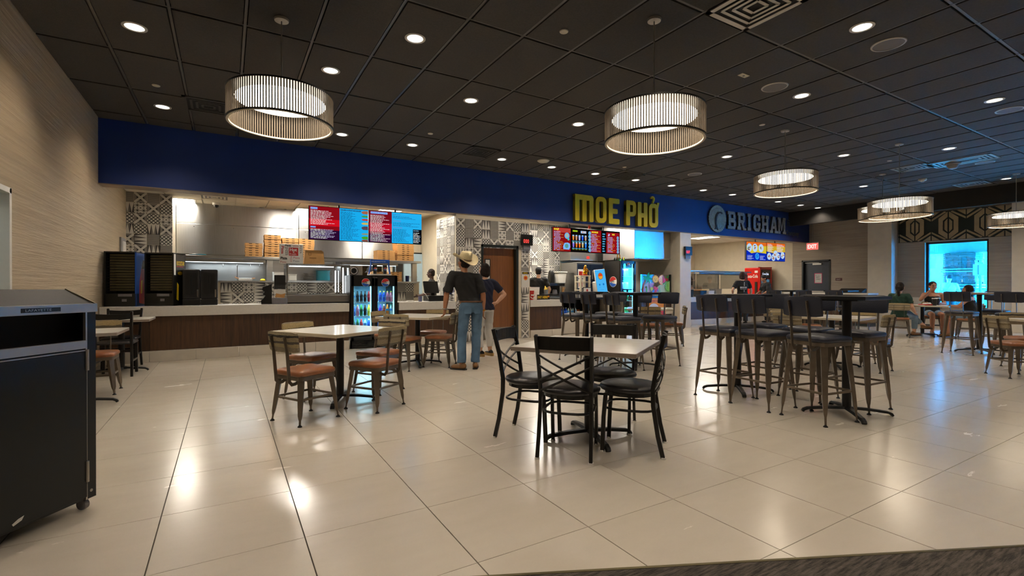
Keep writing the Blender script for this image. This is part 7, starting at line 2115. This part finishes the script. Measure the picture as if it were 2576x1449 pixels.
# ---------------------------------------------------------------- on the window table
t = thing('red_tray', 'red serving tray with food papers on the window table', 'tray', (14.38, 4.86, .746), .3)
MB().prism(rrect(.42, .30, .04), 0, .008, 'xy', M['red']).build('tray', None, t); MB().tube([(a, b, .014) for a, b in rrect(.42, .30, .04)], .009, 6, M['red'], closed=True).build('rim', None, t, smooth=40)
b_ = MB()
for k in range(9): b_.ell((rz_.uniform(-.12, .1), rz_.uniform(-.06, .06), .03), (.05, .04, .03), n=8)
fuse(b_, 'food_paper', 'paperw', t, .012, 2)
MB().ell((-.06, .0, .065), (.04, .03, .015), M['brown'], n=10).build('food', None, t, smooth=50)
for x, y, lb in ((14.22, 4.66, 'black paper cup with pale lid left of the red tray'), (14.66, 4.75, 'black paper cup with a white print right of the red tray')):
    t = thing('paper_cup', lb, 'cup', (x, y, .746))
    MB().lathe([(0, 0), (.036, 0), (.05, .155), (0, .155)], n=18, m=M['plastic']).build('cup', None, t, smooth=40)
    MB().lathe([(.052, .152), (.054, .165), (.045, .172), (0, .172)], n=18, m=M['white']).build('lid', None, t, smooth=40)
t = thing('clear_glass', 'small clear cup on the window table near the green tee', 'cup', (14.12, 5.06, .746))
MB().lathe([(0, 0), (.03, 0), (.036, .10), (.033, .10), (.027, .006), (0, .006)], n=16, m=M['pane']).build('cup', None, t, smooth=40)
tag(MB().prism([(-.13, -.09), (.12, -.1), (.14, .08), (-.1, .1)], 0, .006, 'xy', M['paperw']).build('food_wrapper', None, None), 'white paper wrapper on the window table', 'paper').location = (14.02, 4.92, .746)

# ---------------------------------------------------------------- outside the window
struct('ground_patio', MB().box((RX + .25, -8, -.12), (42, 24, -.02), M['patio']))
struct('canopy_roof', MB().box((RX + .25, -2, 2.62), (21.6, 14, 2.80), M['canopy']).box((20.9, -2, 2.30), (21.2, 14, 2.62), M['canopy']))
wo = struct('wall_outside', MB().box((26, -6, 0), (26.3, 9.0, 5.0), M['stucco']))
sc = thing('stone_column', 'stacked ledge stone column on the patio behind the glass', 'column', (21.05, 6.15, 0))
MB().box((-.36, -.36, 0), (.36, .36, 2.30), M['grout']).build('core', None, sc)
rs = random.Random(2)
low = MB()
for j in range(36):
    z = .02 + .063 * j
    for face in (0, 1):      # the faces towards the window
        a = -.40
        while a < .395:
            w_ = min(rs.uniform(.18, .42), .40 - a); pr = rs.uniform(.0, .03)
            mb = low if z < .5 else MB()
            if face == 0: mb.box((-.39 - pr, a + .003, z), (-.35, a + w_ - .003, z + .056), M['stone'])
            else: mb.box((a + .003, -.39 - pr, z), (a + w_ - .003, -.35, z + .056), M['stone'])
            if z >= .5: mb.build('stone', None, sc)
            a += w_
low.build('lower_stone', None, sc)['kind'] = 'stuff'
for z in (1.14, 1.22, 1.66, 1.74): MB().box((-.44, -.44, z), (.44, .44, z + .04), M['canopy']).build('course_band', None, sc)
sw = struct('wall_outside_stone', MB().box((23.5, 2.0, 0), (23.9, 6.2, 3.2), M['grout']))
for j in range(16):
    y = 2.0
    while y < 6.15:
        w_ = min(rs.uniform(.5, 1.1), 6.2 - y); MB().box((23.45 - rs.uniform(0, .03), y + .005, .2 * j), (23.5, y + w_ - .005, .2 * j + .19), M['stone']).build('stone', None, sw); y += w_
t = thing('sign_post', 'pale sign on a post outside the patio window', 'sign', (20.0, 5.44, -.02), PI)
MB().cyl((0, 0, 0), (0, 0, 1.9), .035, n=12, m=M['canopy']).build('post', None, t)
MB().box((.036, -.16, 1.55), (.05, .16, 1.90), M['white']).box((.05, -.05, 1.58), (.052, -.02, 1.87), M['greyp']).build('sign_plate', None, t)
tb_ = thing('patio_rail', 'white patio rail outside below the window view', 'railing', (21.3, 5.5, 0))
for z in (.55, .95): MB().bar((0, -1.6, z), (0, 1.6, z), .06, .06, M['canopy']).build('rail', None, tb_)
for y in (-1.5, 0, 1.5): MB().bar((0, y, -.02), (0, y, .95), .06, .06, M['canopy']).build('post', None, tb_)

bpy.data.scenes.remove(WORK)
